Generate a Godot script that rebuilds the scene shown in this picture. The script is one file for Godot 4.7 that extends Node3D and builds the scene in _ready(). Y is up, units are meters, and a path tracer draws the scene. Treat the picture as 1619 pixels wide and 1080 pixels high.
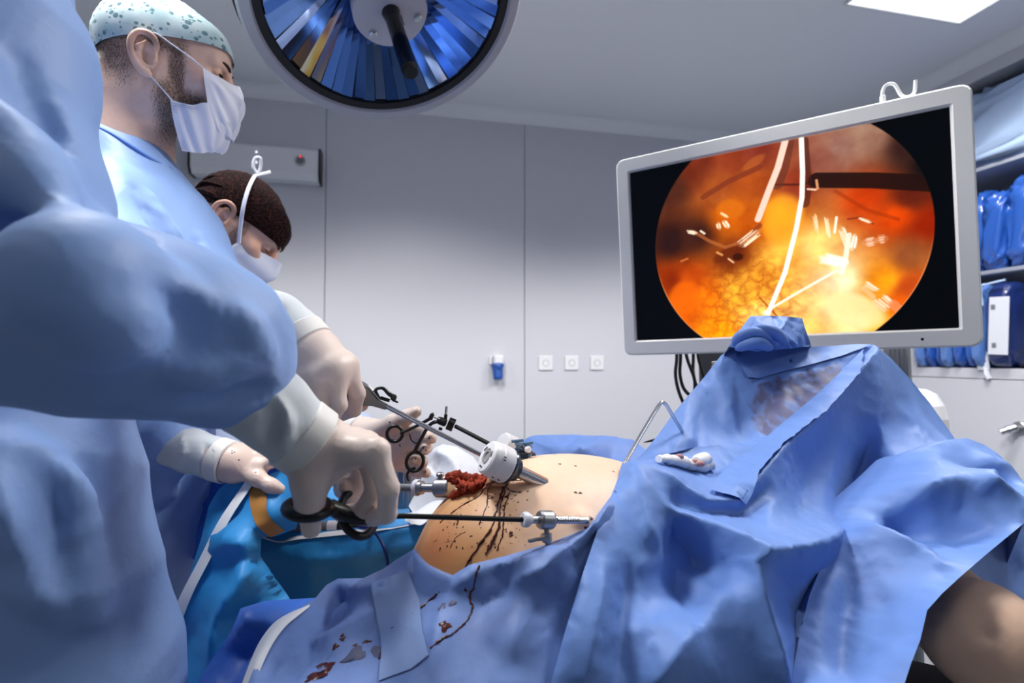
extends Node3D
# An operating theatre during keyhole surgery. Metres, y up; the camera stands at the near long side of the table.

const CEIL := 2.75
const CORNER := Vector3(2.053, 0, -3.711)      # far right corner of the room, on the floor
var room := Basis(Vector3.UP, deg_to_rad(12.6))
var M := {}                                    # materials
var rng := RandomNumberGenerator.new()
var names := {}


func V(x: float, y: float, z: float) -> Vector3:
	return Vector3(x, y, z)


func Rm(x: float, y: float, z: float) -> Vector3:
	return CORNER + room * Vector3(x, y, z)


# ---------------------------------------------------------------- mesh buffer
class Buf:
	var V := PackedVector3Array()
	var N := PackedVector3Array()
	var U := PackedVector2Array()
	var C := PackedColorArray()
	var I := PackedInt32Array()
	var tint := Color.WHITE

	func vert(p: Vector3, n: Vector3, uv := Vector2.ZERO) -> int:
		V.push_back(p); N.push_back(n); U.push_back(uv); C.push_back(tint)
		return V.size() - 1

	func tri(a: int, b: int, c: int) -> void:
		var g := (V[b] - V[a]).cross(V[c] - V[a])
		I.push_back(a)
		if g.dot(N[a] + N[b] + N[c]) > 0.0:
			I.push_back(c); I.push_back(b)
		else:
			I.push_back(b); I.push_back(c)

	func quad(a: int, b: int, c: int, d: int) -> void:
		tri(a, b, c); tri(a, c, d)

	func face(pts: Array, uvs := []) -> void:          # flat polygon, convex
		var n: Vector3 = (pts[1] - pts[0]).cross(pts[2] - pts[0]).normalized()
		var f := []
		for i in pts.size():
			f.append(vert(pts[i], n, uvs[i] if uvs else Vector2.ZERO))
		for i in range(1, pts.size() - 1):
			I.push_back(f[0]); I.push_back(f[i + 1]); I.push_back(f[i])

	func box(c: Vector3, s: Vector3, b := Basis.IDENTITY, bev := 0.0) -> void:
		var h := s * 0.5
		bev = minf(bev, minf(h.x, minf(h.y, h.z)) * 0.9)
		for ax in 3:
			var u := (ax + 1) % 3
			var w := (ax + 2) % 3
			for sg in [-1.0, 1.0]:
				var q := []
				for k in [[-1, -1], [1, -1], [1, 1], [-1, 1]]:
					var p := Vector3.ZERO
					p[ax] = sg * h[ax]
					p[u] = k[0] * (h[u] - bev)
					p[w] = k[1] * (h[w] - bev)
					q.append(c + b * p)
				if sg < 0: q.reverse()
				face(q)
		if bev <= 0.0: return
		for ax in 3:
			var u := (ax + 1) % 3
			var w := (ax + 2) % 3
			for su in [-1.0, 1.0]:
				for sw in [-1.0, 1.0]:
					var q := []
					for k in [[-1.0, 0], [1.0, 0], [1.0, 1], [-1.0, 1]]:
						var p := Vector3.ZERO
						p[ax] = k[0] * (h[ax] - bev)
						p[u] = su * (h[u] - (bev if k[1] else 0.0))
						p[w] = sw * (h[w] - (0.0 if k[1] else bev))
						q.append(c + b * p)
					if su * sw < 0: q.reverse()
					face(q)
		for sx in [-1.0, 1.0]:
			for sy in [-1.0, 1.0]:
				for sz in [-1.0, 1.0]:
					var s3 := Vector3(sx, sy, sz)
					var q := []
					for ax in 3:
						var p := s3 * (h - Vector3.ONE * bev)
						p[ax] = s3[ax] * h[ax]
						q.append(c + b * p)
					if sx * sy * sz < 0: q.reverse()
					face(q)

	# swept round tube through pts; r a number or one per point
	func tube(pts: Array, r, seg := 12, caps := true, squash := 1.0, up := Vector3.UP) -> void:
		var n := pts.size()
		var side := Vector3.ZERO
		var rows := []
		var run := 0.0
		for i in n:
			var t: Vector3 = (pts[mini(i + 1, n - 1)] - pts[maxi(i - 1, 0)]).normalized()
			if i == 0:
				side = t.cross(up)
				if side.length() < 0.05: side = t.cross(Vector3(0.3, 0.1, 1))
			else:
				run += (pts[i] - pts[i - 1]).length()
			side = (side - t * side.dot(t)).normalized()
			var oth := side.cross(t)
			var rad: float = r[i] if r is Array else r
			var row := []
			for k in seg + 1:
				var a := TAU * k / seg
				var nn := (side * cos(a) + oth * sin(a) / maxf(squash, 0.2)).normalized()
				row.append(vert(pts[i] + (side * cos(a) + oth * sin(a) * squash) * rad, nn, Vector2(float(k) / seg, run)))
			rows.append(row)
		for i in n - 1:
			for k in seg:
				quad(rows[i][k], rows[i][k + 1], rows[i + 1][k + 1], rows[i + 1][k])
		if caps:
			for e in [0, n - 1]:
				var t: Vector3 = (pts[e] - pts[1 if e == 0 else n - 2]).normalized()
				var m := vert(pts[e], t)
				var ring := []
				for k in seg + 1:
					ring.append(vert(V[rows[e][k]], t))
				for k in seg:
					tri(m, ring[k], ring[k + 1])

	# turned profile: prof is Vector2(distance along the axis, radius); repeated points make a sharp edge
	func lathe(p0: Vector3, dir: Vector3, prof: Array, seg := 24, squash := 1.0) -> void:
		var z := dir.normalized()
		var x := z.cross(Vector3.UP)
		if x.length() < 0.05: x = z.cross(Vector3.RIGHT)
		x = x.normalized()
		var y := x.cross(z)
		for i in prof.size() - 1:
			var a: Vector2 = prof[i]
			var b: Vector2 = prof[i + 1]
			if a.is_equal_approx(b): continue
			var sl := (b - a).normalized()
			var ra := []
			var rb := []
			for k in seg + 1:
				var an := TAU * k / seg
				var rd := x * cos(an) + y * sin(an) * squash
				var nn := (rd * sl.x - z * sl.y).normalized()
				ra.append(vert(p0 + z * a.x + rd * a.y, nn, Vector2(float(k) / seg, a.x)))
				rb.append(vert(p0 + z * b.x + rd * b.y, nn, Vector2(float(k) / seg, b.x)))
			for k in seg:
				quad(ra[k], ra[k + 1], rb[k + 1], rb[k])

	func torus(c: Vector3, nrm: Vector3, R: float, r: float, seg := 32, sec := 10, squash := 1.0, along := Vector3.ZERO, stretch := 1.0) -> void:
		var z := nrm.normalized()
		var x := along if along.length() > 0.1 else z.cross(Vector3.UP)
		x = (x - z * x.dot(z)).normalized()
		var y := z.cross(x)
		var rows := []
		for i in seg + 1:
			var a := TAU * i / seg
			var rd := x * cos(a) + y * sin(a)
			var cc := c + (x * cos(a) * stretch + y * sin(a)) * R
			var row := []
			for k in sec + 1:
				var t := TAU * k / sec
				row.append(vert(cc + rd * cos(t) * r + z * sin(t) * r * squash, rd * cos(t) + z * sin(t)))
			rows.append(row)
		for i in seg:
			for k in sec:
				quad(rows[i][k], rows[i + 1][k], rows[i + 1][k + 1], rows[i][k + 1])

	func ball(c: Vector3, r: Vector3, b := Basis.IDENTITY, seg := 16) -> void:
		var rows := []
		for i in seg / 2 + 1:
			var th := PI * i / (seg / 2)
			var row := []
			for k in seg + 1:
				var ph := TAU * k / seg
				var d := Vector3(sin(th) * cos(ph), cos(th), sin(th) * sin(ph))
				row.append(vert(c + b * (d * r), (b * (d / r)).normalized(), Vector2(float(k) / seg, float(i) / (seg / 2))))
			rows.append(row)
		for i in seg / 2:
			for k in seg:
				quad(rows[i][k], rows[i][k + 1], rows[i + 1][k + 1], rows[i + 1][k])

	# flat outline (Vector2, metres) extruded: lies in the plane of bx, by round c, thick along their cross product
	func prism(poly: Array, c: Vector3, bx: Vector3, by: Vector3, thick: float) -> void:
		var z := bx.cross(by).normalized()
		var pk := PackedVector2Array(poly)
		if Geometry2D.is_polygon_clockwise(pk):
			pk.reverse()
		var idx := Geometry2D.triangulate_polygon(pk)
		for s in [-0.5, 0.5]:
			var base := V.size()
			for p in pk:
				vert(c + bx * p.x + by * p.y + z * thick * s, z * signf(s), p)
			for i in range(0, idx.size(), 3):
				tri(base + idx[i], base + idx[i + 1], base + idx[i + 2])
		for i in pk.size():
			var a := pk[i]
			var b := pk[(i + 1) % pk.size()]
			var e := (b - a).normalized()
			var nn := bx * e.y - by * e.x
			var q := []
			for w in [[a, -0.5], [b, -0.5], [b, 0.5], [a, 0.5]]:
				q.append(vert(c + bx * w[0].x + by * w[0].y + z * thick * w[1], nn))
			quad(q[0], q[1], q[2], q[3])

	# smooth surface through a net of points: rows of equal length
	func net(rows: Array, su := 6, sv := 6, bump = null) -> void:
		var nr := rows.size()
		var nc: int = rows[0].size()
		var gr := (nr - 1) * sv + 1
		var gc := (nc - 1) * su + 1
		var base := V.size()
		var lines := []
		for r in nr:
			var ln := PackedVector3Array()
			for i in gc:
				var c := mini(i / su, nc - 2)
				var t := float(i - c * su) / su
				var p: Array = rows[r]
				ln.push_back(p[c].cubic_interpolate(p[c + 1], p[maxi(c - 1, 0)] if c > 0 else p[c] * 2.0 - p[c + 1], p[c + 2] if c + 2 < nc else p[c + 1] * 2.0 - p[c], t))
			lines.append(ln)
		for j in gr:
			var r := mini(j / sv, nr - 2)
			var t := float(j - r * sv) / sv
			for i in gc:
				var p1: Vector3 = lines[r][i]
				var p2: Vector3 = lines[r + 1][i]
				var p0: Vector3 = lines[r - 1][i] if r > 0 else p1 * 2.0 - p2
				var p3: Vector3 = lines[r + 2][i] if r + 2 < nr else p2 * 2.0 - p1
				vert(p1.cubic_interpolate(p2, p0, p3, t), Vector3.ZERO, Vector2(float(i) / (gc - 1), float(j) / (gr - 1)))
		if bump != null:
			renormal_grid(base, gr, gc)
			for k in gr * gc:
				V[base + k] += N[base + k] * float(bump.call(V[base + k], U[base + k]))
		renormal_grid(base, gr, gc)
		for j in gr - 1:
			for i in gc - 1:
				var a := base + j * gc + i
				quad(a, a + 1, a + gc + 1, a + gc)

	func renormal_grid(base: int, gr: int, gc: int) -> void:
		for j in gr:
			for i in gc:
				var du := V[base + j * gc + mini(i + 1, gc - 1)] - V[base + j * gc + maxi(i - 1, 0)]
				var dv := V[base + mini(j + 1, gr - 1) * gc + i] - V[base + maxi(j - 1, 0) * gc + i]
				N[base + j * gc + i] = du.cross(dv).normalized()

	func mesh(origin := Vector3.ZERO, turn := Basis.IDENTITY) -> ArrayMesh:
		var arr := []
		arr.resize(Mesh.ARRAY_MAX)
		var vv := V.duplicate()
		if origin != Vector3.ZERO:
			for i in vv.size(): vv[i] -= origin
		var nn := N
		if turn != Basis.IDENTITY:
			var back := turn.inverse()
			nn = N.duplicate()
			for i in vv.size():
				vv[i] = back * vv[i]
				nn[i] = back * nn[i]
		arr[Mesh.ARRAY_VERTEX] = vv
		arr[Mesh.ARRAY_NORMAL] = nn
		arr[Mesh.ARRAY_TEX_UV] = U
		arr[Mesh.ARRAY_COLOR] = C
		arr[Mesh.ARRAY_INDEX] = I
		var m := ArrayMesh.new()
		m.add_surface_from_arrays(Mesh.PRIMITIVE_TRIANGLES, arr)
		return m

	func base_point() -> Vector3:
		var b := AABB(V[0], Vector3.ZERO)
		for p in V: b = b.expand(p)
		return Vector3(b.get_center().x, b.position.y, b.get_center().z)


# ---------------------------------------------------------------- bodies: smooth union of tapered capsules and ellipsoids
class Sdf:
	var A := PackedVector3Array()
	var BA := PackedVector3Array()
	var BB := PackedFloat32Array()
	var RA := PackedFloat32Array()
	var RB := PackedFloat32Array()
	var K := PackedFloat32Array()
	var OP := PackedInt32Array()      # 0 capsule, 1 ellipsoid; +2 = carve away
	var IB: Array[Basis] = []
	var CEN := PackedVector3Array()
	var REACH := PackedFloat32Array()
	var ripple := 0.0
	var noise: FastNoiseLite
	var noise_stretch := Vector3.ONE

	func cone(a: Vector3, b: Vector3, ra: float, rb: float, k := 0.01, carve := false) -> void:
		A.push_back(a); BA.push_back(b - a); BB.push_back(maxf((b - a).length_squared(), 1e-9))
		RA.push_back(ra); RB.push_back(rb - ra); K.push_back(k); OP.push_back(2 if carve else 0)
		IB.append(Basis.IDENTITY)
		CEN.push_back((a + b) * 0.5); REACH.push_back((b - a).length() * 0.5 + maxf(ra, rb))

	func chain(pts: Array, rad: Array, k := 0.01, carve := false) -> void:
		for i in pts.size() - 1:
			cone(pts[i], pts[i + 1], rad[i], rad[i + 1], k, carve)

	func ell(c: Vector3, r: Vector3, b := Basis.IDENTITY, k := 0.01, carve := false) -> void:
		A.push_back(c); BA.push_back(r); BB.push_back(minf(r.x, minf(r.y, r.z)))
		RA.push_back(0); RB.push_back(0); K.push_back(k); OP.push_back(3 if carve else 1)
		IB.append(b.inverse())
		CEN.push_back(c); REACH.push_back(maxf(r.x, maxf(r.y, r.z)))

	func at(p: Vector3, which: PackedInt32Array) -> float:
		var d := 1.0
		for i in which:
			var e: float
			var op := OP[i]
			if op & 1:
				var q: Vector3 = IB[i] * (p - A[i])
				var s := q / BA[i]
				var k0 := s.length()
				var k1 := (s / BA[i]).length()
				e = k0 * (k0 - 1.0) / maxf(k1, 1e-6) if k0 > 1e-4 else -BB[i]
			else:
				var pa := p - A[i]
				var h := clampf(pa.dot(BA[i]) / BB[i], 0.0, 1.0)
				e = (pa - BA[i] * h).length() - RA[i] - RB[i] * h
			var k := K[i]
			if op & 2:
				var hh := maxf(k - absf(d + e), 0.0) / k
				d = maxf(d, -e) + hh * hh * k * 0.25
			else:
				var hh := maxf(k - absf(d - e), 0.0) / k
				d = minf(d, e) - hh * hh * k * 0.25
		return d

	var every := PackedInt32Array()

	func full(p: Vector3) -> float:
		if every.size() != A.size(): every = PackedInt32Array(range(A.size()))
		return at(p, every)

	func stick(p: Vector3, out := 0.0) -> Vector3:      # nearest point on the surface
		for n in 6:
			var d := full(p) - out
			var e := 0.002
			var g := Vector3(full(p + Vector3(e, 0, 0)) - d - out, full(p + Vector3(0, e, 0)) - d - out, full(p + Vector3(0, 0, e)) - d - out).normalized()
			p -= g * d
			if absf(d) < 0.0003: break
		return p

	func build(buf: Buf, cell: float, paint = null) -> void:
		var lo := Vector3.ONE * 1e9
		var hi := -lo
		for i in A.size():
			if OP[i] & 2: continue
			var rr := Vector3.ONE * (REACH[i] + K[i] + ripple)
			lo = lo.min(CEN[i] - rr); hi = hi.max(CEN[i] + rr)
		lo -= Vector3.ONE * cell * 2.0
		var BS := 6
		var nb := Vector3i(((hi - lo) / (cell * BS)).ceil())
		var n := nb * BS + Vector3i.ONE
		var sx := 1
		var sy := n.x
		var sz := n.x * n.y
		var F := PackedFloat32Array()
		F.resize(sz * n.z)
		F.fill(1.0)
		var half := cell * BS * 0.5
		var diag := half * 1.7321
		var live := []
		var all := PackedInt32Array(range(A.size()))
		for bz in nb.z:
			for by in nb.y:
				for bx in nb.x:
					var c := lo + (Vector3(bx, by, bz) * BS + Vector3.ONE * BS * 0.5) * cell
					var near := PackedInt32Array()
					for i in all:
						if (c - CEN[i]).length() < REACH[i] + diag + K[i] + ripple + 0.01: near.push_back(i)
					if near.is_empty(): continue
					var dc := at(c, near)
					var lim := diag * 1.25 + ripple * 1.5 + 0.006
					if dc > lim: continue
					var deep := dc < -lim
					for z in BS + 1:
						for y in BS + 1:
							var row := (bx * BS) + (by * BS + y) * sy + (bz * BS + z) * sz
							for x in BS + 1:
								if deep:
									F[row + x] = -1.0
								elif F[row + x] == 1.0:
									var p := lo + Vector3(bx * BS + x, by * BS + y, bz * BS + z) * cell
									var d := at(p, near)
									if ripple > 0.0:
										var w := p * noise_stretch
										d -= ripple * (noise.get_noise_3d(w.x, w.y, w.z) + 0.5)
									F[row + x] = d if d != 1.0 else 0.99
					if not deep: live.append(Vector3i(bx, by, bz))
		var base := buf.V.size()
		var at_cell := {}
		for b in live:
			for z in BS:
				for y in BS:
					for x in BS:
						var gx: int = b.x * BS + x
						var gy: int = b.y * BS + y
						var gz: int = b.z * BS + z
						var o := gx + gy * sy + gz * sz
						if gx + 1 >= n.x or gy + 1 >= n.y or gz + 1 >= n.z: continue
						var f0 := F[o]
						var f1 := F[o + 1]
						var f2 := F[o + sy]
						var f3 := F[o + sy + 1]
						var f4 := F[o + sz]
						var f5 := F[o + sz + 1]
						var f6 := F[o + sz + sy]
						var f7 := F[o + sz + sy + 1]
						var neg := int(f0 < 0) + int(f1 < 0) + int(f2 < 0) + int(f3 < 0) + int(f4 < 0) + int(f5 < 0) + int(f6 < 0) + int(f7 < 0)
						if neg == 0 or neg == 8: continue
						var s := Vector3.ZERO
						var m := 0
						if (f0 < 0) != (f1 < 0): s += Vector3(f0 / (f0 - f1), 0, 0); m += 1
						if (f2 < 0) != (f3 < 0): s += Vector3(f2 / (f2 - f3), 1, 0); m += 1
						if (f4 < 0) != (f5 < 0): s += Vector3(f4 / (f4 - f5), 0, 1); m += 1
						if (f6 < 0) != (f7 < 0): s += Vector3(f6 / (f6 - f7), 1, 1); m += 1
						if (f0 < 0) != (f2 < 0): s += Vector3(0, f0 / (f0 - f2), 0); m += 1
						if (f1 < 0) != (f3 < 0): s += Vector3(1, f1 / (f1 - f3), 0); m += 1
						if (f4 < 0) != (f6 < 0): s += Vector3(0, f4 / (f4 - f6), 1); m += 1
						if (f5 < 0) != (f7 < 0): s += Vector3(1, f5 / (f5 - f7), 1); m += 1
						if (f0 < 0) != (f4 < 0): s += Vector3(0, 0, f0 / (f0 - f4)); m += 1
						if (f1 < 0) != (f5 < 0): s += Vector3(1, 0, f1 / (f1 - f5)); m += 1
						if (f2 < 0) != (f6 < 0): s += Vector3(0, 1, f2 / (f2 - f6)); m += 1
						if (f3 < 0) != (f7 < 0): s += Vector3(1, 1, f3 / (f3 - f7)); m += 1
						if m == 0: continue
						s /= m
						var g := Vector3(f1 + f3 + f5 + f7 - f0 - f2 - f4 - f6, f2 + f3 + f6 + f7 - f0 - f1 - f4 - f5, f4 + f5 + f6 + f7 - f0 - f1 - f2 - f3)
						var p := lo + (Vector3(gx, gy, gz) + s) * cell
						if paint != null: buf.tint = paint.call(p, g)
						at_cell[o] = buf.vert(p, g.normalized(), Vector2(p.x, p.y))
		for o in at_cell:
			var f := F[o] < 0
			var v: int = at_cell[o]
			if f != (F[o + 1] < 0) and at_cell.has(o - sy) and at_cell.has(o - sz) and at_cell.has(o - sy - sz):
				buf.quad(v, at_cell[o - sy], at_cell[o - sy - sz], at_cell[o - sz])
			if f != (F[o + sy] < 0) and at_cell.has(o - 1) and at_cell.has(o - sz) and at_cell.has(o - 1 - sz):
				buf.quad(v, at_cell[o - 1], at_cell[o - 1 - sz], at_cell[o - sz])
			if f != (F[o + sz] < 0) and at_cell.has(o - 1) and at_cell.has(o - sy) and at_cell.has(o - 1 - sy):
				buf.quad(v, at_cell[o - 1], at_cell[o - 1 - sy], at_cell[o - sy])
		smooth_normals(buf, base)

	func smooth_normals(buf: Buf, base: int) -> void:
		var acc := PackedVector3Array()
		acc.resize(buf.V.size())
		for i in range(0, buf.I.size(), 3):
			var a := buf.I[i]
			if a < base: continue
			var b := buf.I[i + 1]
			var c := buf.I[i + 2]
			var g := (buf.V[c] - buf.V[a]).cross(buf.V[b] - buf.V[a])
			acc[a] += g; acc[b] += g; acc[c] += g
		for i in range(base, buf.V.size()):
			if acc[i].length() > 0.0: buf.N[i] = acc[i].normalized()


# ---------------------------------------------------------------- cloth: a sheet stretched between an outline and fold lines
class Sheet:
	var V := PackedVector3Array()
	var T := PackedInt32Array()
	var N := PackedVector3Array()
	var Q := PackedVector2Array()
	var bu: Vector3
	var bv: Vector3
	var bn: Vector3
	var edge_count := 0

	func flat(p: Vector3) -> Vector2:
		return Vector2(p.dot(bu), p.dot(bv))

	# outline: closed ring of points; creases: lines kept sharp; folds: lines that get rounded; facing: the side the sheet looks to
	func _init(outline: Array, creases: Array, folds: Array, facing: Vector3, step: float, rounds := 6, wave := 0.0, seed := 1, freq := 11.0) -> void:
		bn = facing.normalized()
		bu = Vector3.UP.cross(bn).normalized() if absf(bn.y) < 0.95 else Vector3.RIGHT
		bv = bn.cross(bu)
		var H := PackedFloat32Array()
		var fixed := PackedInt32Array()        # 2 outline, 3 crease, 1 fold, 0 free
		var used := {}
		var poly := PackedVector2Array()
		var groups := [[outline + [outline[0]], 2]]
		var lifts := []
		var side_rows := PackedVector2Array()
		for k in 2:
			for c in [creases, folds][k]:
				if c[0] is Array:                       # [line, height, reach]: also pulled up (or pushed in) along the line
					lifts.append(c)
					if c.size() < 4: groups.append([c[0], 3 - 2 * k])
				else:
					groups.append([c, 3 - 2 * k])
		for gi in groups.size():
			var pts: Array = groups[gi][0]
			for i in pts.size() - 1:
				var a: Vector3 = pts[i]
				var b: Vector3 = pts[i + 1]
				var n := maxi(1, int(round(flat(a).distance_to(flat(b)) / step)))
				for k in n + (1 if i == pts.size() - 2 and gi > 0 else 0):
					var p := a.lerp(b, float(k) / n)
					var q := flat(p)
					var key := Vector2i((q / (step * 0.45)).floor())
					if gi == 0: poly.push_back(q)
					var clash := false
					if gi > 0:
						for dx in [-1, 0, 1]:
							for dy in [-1, 0, 1]:
								var kk := key + Vector2i(dx, dy)
								if used.has(kk) and Q[used[kk]].distance_to(q) < step * 0.42: clash = true
					if clash: continue
					used[key] = Q.size()
					Q.push_back(q + Vector2(sin(Q.size() * 12.9) * 1e-5, cos(Q.size() * 7.7) * 1e-5)); H.push_back(p.dot(bn)); fixed.push_back(groups[gi][1])
					if gi == 0: continue
					# a row of loose points on either side keeps the crest of the fold even
					var across := (flat(b) - flat(a)).orthogonal().normalized()
					for off in [-0.75, 0.75, -1.6, 1.6]:
						side_rows.append(q + across * step * off)
			if gi == 0: edge_count = Q.size()
		for q in side_rows:
			var key := Vector2i((q / (step * 0.45)).floor())
			var clash := false
			for dx in [-2, -1, 0, 1, 2]:
				for dy in [-2, -1, 0, 1, 2]:
					var kk := key + Vector2i(dx, dy)
					if not clash and used.has(kk) and Q[used[kk]].distance_to(q) < step * 0.6: clash = true
			if clash or not Geometry2D.is_point_in_polygon(q, poly): continue
			used[key] = Q.size()
			Q.push_back(q); H.push_back(0.0); fixed.push_back(0)
		var lo := Q[0]
		var hi := Q[0]
		for q in Q: lo = lo.min(q); hi = hi.max(q)
		var rows := int((hi.y - lo.y) / (step * 0.866)) + 1
		var cols := int((hi.x - lo.x) / step) + 1
		for j in rows:
			for i in cols:
				var q := lo + Vector2((i + (0.5 if j % 2 else 0.0)) * step, j * step * 0.866)
				q += Vector2(sin(i * 3.1 + j * 7.3), cos(i * 5.7 + j * 2.9)) * step * 0.08
				var key := Vector2i((q / (step * 0.45)).floor())
				var clash := false
				for dx in [-2, -1, 0, 1, 2]:
					for dy in [-2, -1, 0, 1, 2]:
						var kk := key + Vector2i(dx, dy)
						if not clash and used.has(kk) and Q[used[kk]].distance_to(q) < step * 0.62: clash = true
				if clash or not Geometry2D.is_point_in_polygon(q, poly): continue
				Q.push_back(q); H.push_back(0.0); fixed.push_back(0)
		var d := Geometry2D.triangulate_delaunay(Q)
		if d.is_empty(): print('no triangles ', Q.size(), ' ', poly.size(), Q.slice(0,3))
		var near := []
		near.resize(Q.size())
		for i in Q.size(): near[i] = {}
		for i in range(0, d.size(), 3):
			var m := (Q[d[i]] + Q[d[i + 1]] + Q[d[i + 2]]) / 3.0
			if not Geometry2D.is_point_in_polygon(m, poly): continue
			for k in 3:
				T.push_back(d[i + k])
				near[d[i + k]][d[i + (k + 1) % 3]] = true
				near[d[i + k]][d[i + (k + 2) % 3]] = true
		var lists: Array[PackedInt32Array] = []
		var order := PackedInt32Array()
		var mean := 0.0
		var cnt := 0
		for i in Q.size():
			lists.append(PackedInt32Array(near[i].keys()))
			if fixed[i]: mean += H[i]; cnt += 1
			else: order.push_back(i)
		for i in order: H[i] = mean / cnt
		for it in 140:
			var w := 1.0 if it < 4 else 1.86
			for i in order:
				var s := 0.0
				for k in lists[i]: s += H[k]
				if lists[i].size(): H[i] += w * (s / lists[i].size() - H[i])
		for it in rounds:
			var H2 := H.duplicate()
			for i in Q.size():
				if fixed[i] >= 2: continue
				var s := 0.0
				for k in lists[i]: s += H[k]
				if lists[i].size(): H2[i] = lerpf(H[i], s / lists[i].size(), 0.6)
			H = H2
		for lf in lifts:
			var ln := PackedVector2Array()
			var total := 0.0
			for p in lf[0]: ln.push_back(flat(p))
			for k in ln.size() - 1: total += ln[k].distance_to(ln[k + 1])
			var reach: float = lf[2]
			for i in range(edge_count, Q.size()):
				var bd := reach * 3.0
				var bt := 0.0
				var run := 0.0
				for k in ln.size() - 1:
					var cp := Geometry2D.get_closest_point_to_segment(Q[i], ln[k], ln[k + 1])
					var dd := cp.distance_to(Q[i])
					if dd < bd: bd = dd; bt = (run + cp.distance_to(ln[k])) / total
					run += ln[k].distance_to(ln[k + 1])
				if bd < reach * 3.0:
					H[i] += 2.2 * lf[1] * (exp(-(sqrt(bd * bd + 1.2e-5) - 0.0035) / reach) - 0.05) * pow(maxf(sin(PI * clampf(bt * 0.9 + 0.05, 0.0, 1.0)), 0.0), 0.6)
		for it in 2:
			var H2 := H.duplicate()
			for i in range(edge_count, Q.size()):
				var sm := 0.0
				for k in lists[i]: sm += H[k]
				if lists[i].size(): H2[i] = lerpf(H[i], sm / lists[i].size(), 0.45)
			H = H2
		if wave > 0.0:
			var nz := FastNoiseLite.new()
			nz.seed = seed
			nz.frequency = freq
			nz.noise_type = FastNoiseLite.TYPE_CELLULAR
			nz.cellular_return_type = FastNoiseLite.RETURN_DISTANCE
			nz.fractal_type = FastNoiseLite.FRACTAL_NONE
			nz.domain_warp_enabled = true
			nz.domain_warp_amplitude = 0.05
			nz.domain_warp_frequency = 6.0
			for i in range(edge_count, Q.size()):
				if fixed[i] < 2: H[i] += wave * 5.0 * (nz.get_noise_2d(Q[i].x, Q[i].y * 0.6) + 0.5)
		for i in Q.size():
			V.push_back(bu * Q[i].x + bv * Q[i].y + bn * H[i])
		N.resize(V.size())
		for i in range(0, T.size(), 3):
			var g := (V[T[i + 1]] - V[T[i]]).cross(V[T[i + 2]] - V[T[i]])
			if g.dot(bn) < 0.0: g = -g
			for k in 3: N[T[i + k]] += g
		for i in N.size(): N[i] = N[i].normalized()

	# keeps the cloth outside a body
	func keep_off(body: Sdf, gap: float) -> void:
		for i in V.size():
			var g := gap * (0.4 if i < edge_count else 1.0)
			if body.full(V[i]) < g: V[i] = body.stick(V[i], g)
		N.fill(Vector3.ZERO)
		for i in range(0, T.size(), 3):
			var g := (V[T[i + 1]] - V[T[i]]).cross(V[T[i + 2]] - V[T[i]])
			if g.dot(bn) < 0.0: g = -g
			for k in 3: N[T[i + k]] += g
		for i in N.size(): N[i] = N[i].normalized()

	func put(buf: Buf, paint = null) -> void:
		var base := buf.V.size()
		for i in V.size():
			if paint != null: buf.tint = paint.call(V[i])
			buf.vert(V[i], N[i], Q[i])
		for i in range(0, T.size(), 3):
			buf.tri(base + T[i], base + T[i + 1], base + T[i + 2])

	# lets the rim fall away from outline point a to point b (counted in sampled rim points near those positions)
	func skirt(buf: Buf, from: Vector3, to: Vector3, fall: Vector3, steps := 4) -> void:
		var a := near_edge(from)
		var b := near_edge(to)
		var n := (b - a + edge_count) % edge_count
		var prev := []
		var side := fall.cross(V[b] - V[a]).normalized()
		for i in n + 1:
			var v := V[(a + i) % edge_count]
			var row := []
			for s in steps + 1:
				var t := float(s) / steps
				row.append(buf.vert(v + fall * t + bn * -0.012 * sin(t * PI * 0.5), side.lerp(N[(a + i) % edge_count], 1.0 - t).normalized()))
			if prev:
				for s in steps:
					buf.quad(prev[s], row[s], row[s + 1], prev[s + 1])
			prev = row

	func near_edge(p: Vector3) -> int:
		var best := 0
		var bd := 1e9
		for i in edge_count:
			var d := V[i].distance_to(p)
			if d < bd: bd = d; best = i
		return best

	func stick(p: Vector3, out := 0.0) -> Vector3:
		var q := flat(p)
		var best := [1e9, 1e9, 1e9]
		var who := [0, 0, 0]
		for i in Q.size():
			var d := Q[i].distance_squared_to(q)
			if d < best[2]:
				if d < best[0]: best = [d, best[0], best[1]]; who = [i, who[0], who[1]]
				elif d < best[1]: best = [best[0], d, best[1]]; who = [who[0], i, who[1]]
				else: best[2] = d; who[2] = i
		var h := 0.0
		var w := 0.0
		var nn := Vector3.ZERO
		for k in 3:
			var g: float = 1.0 / (sqrt(best[k]) + 1e-5)
			h += g * V[who[k]].dot(bn); w += g; nn += N[who[k]] * g
		return bu * q.x + bv * q.y + bn * (h / w) + nn.normalized() * out


# ---------------------------------------------------------------- naming
func numbered(called: String) -> String:
	names[called] = names.get(called, -1) + 1
	return called if names[called] == 0 else "%s_%03d" % [called, names[called]]


func tag(o: Node, label := "", category := "", group := "", kind := "") -> Node:
	if label: o.set_meta("label", label)
	if category: o.set_meta("category", category)
	if group: o.set_meta("group", group)
	if kind: o.set_meta("kind", kind)
	return o


func thing(called: String, at: Vector3, label: String, category: String, group := "", turn := Basis.IDENTITY) -> Node3D:
	var o := Node3D.new()
	o.name = numbered(called)
	add_child(o)
	o.transform = Transform3D(turn, at)
	tag(o, label, category, group)
	return o


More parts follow.
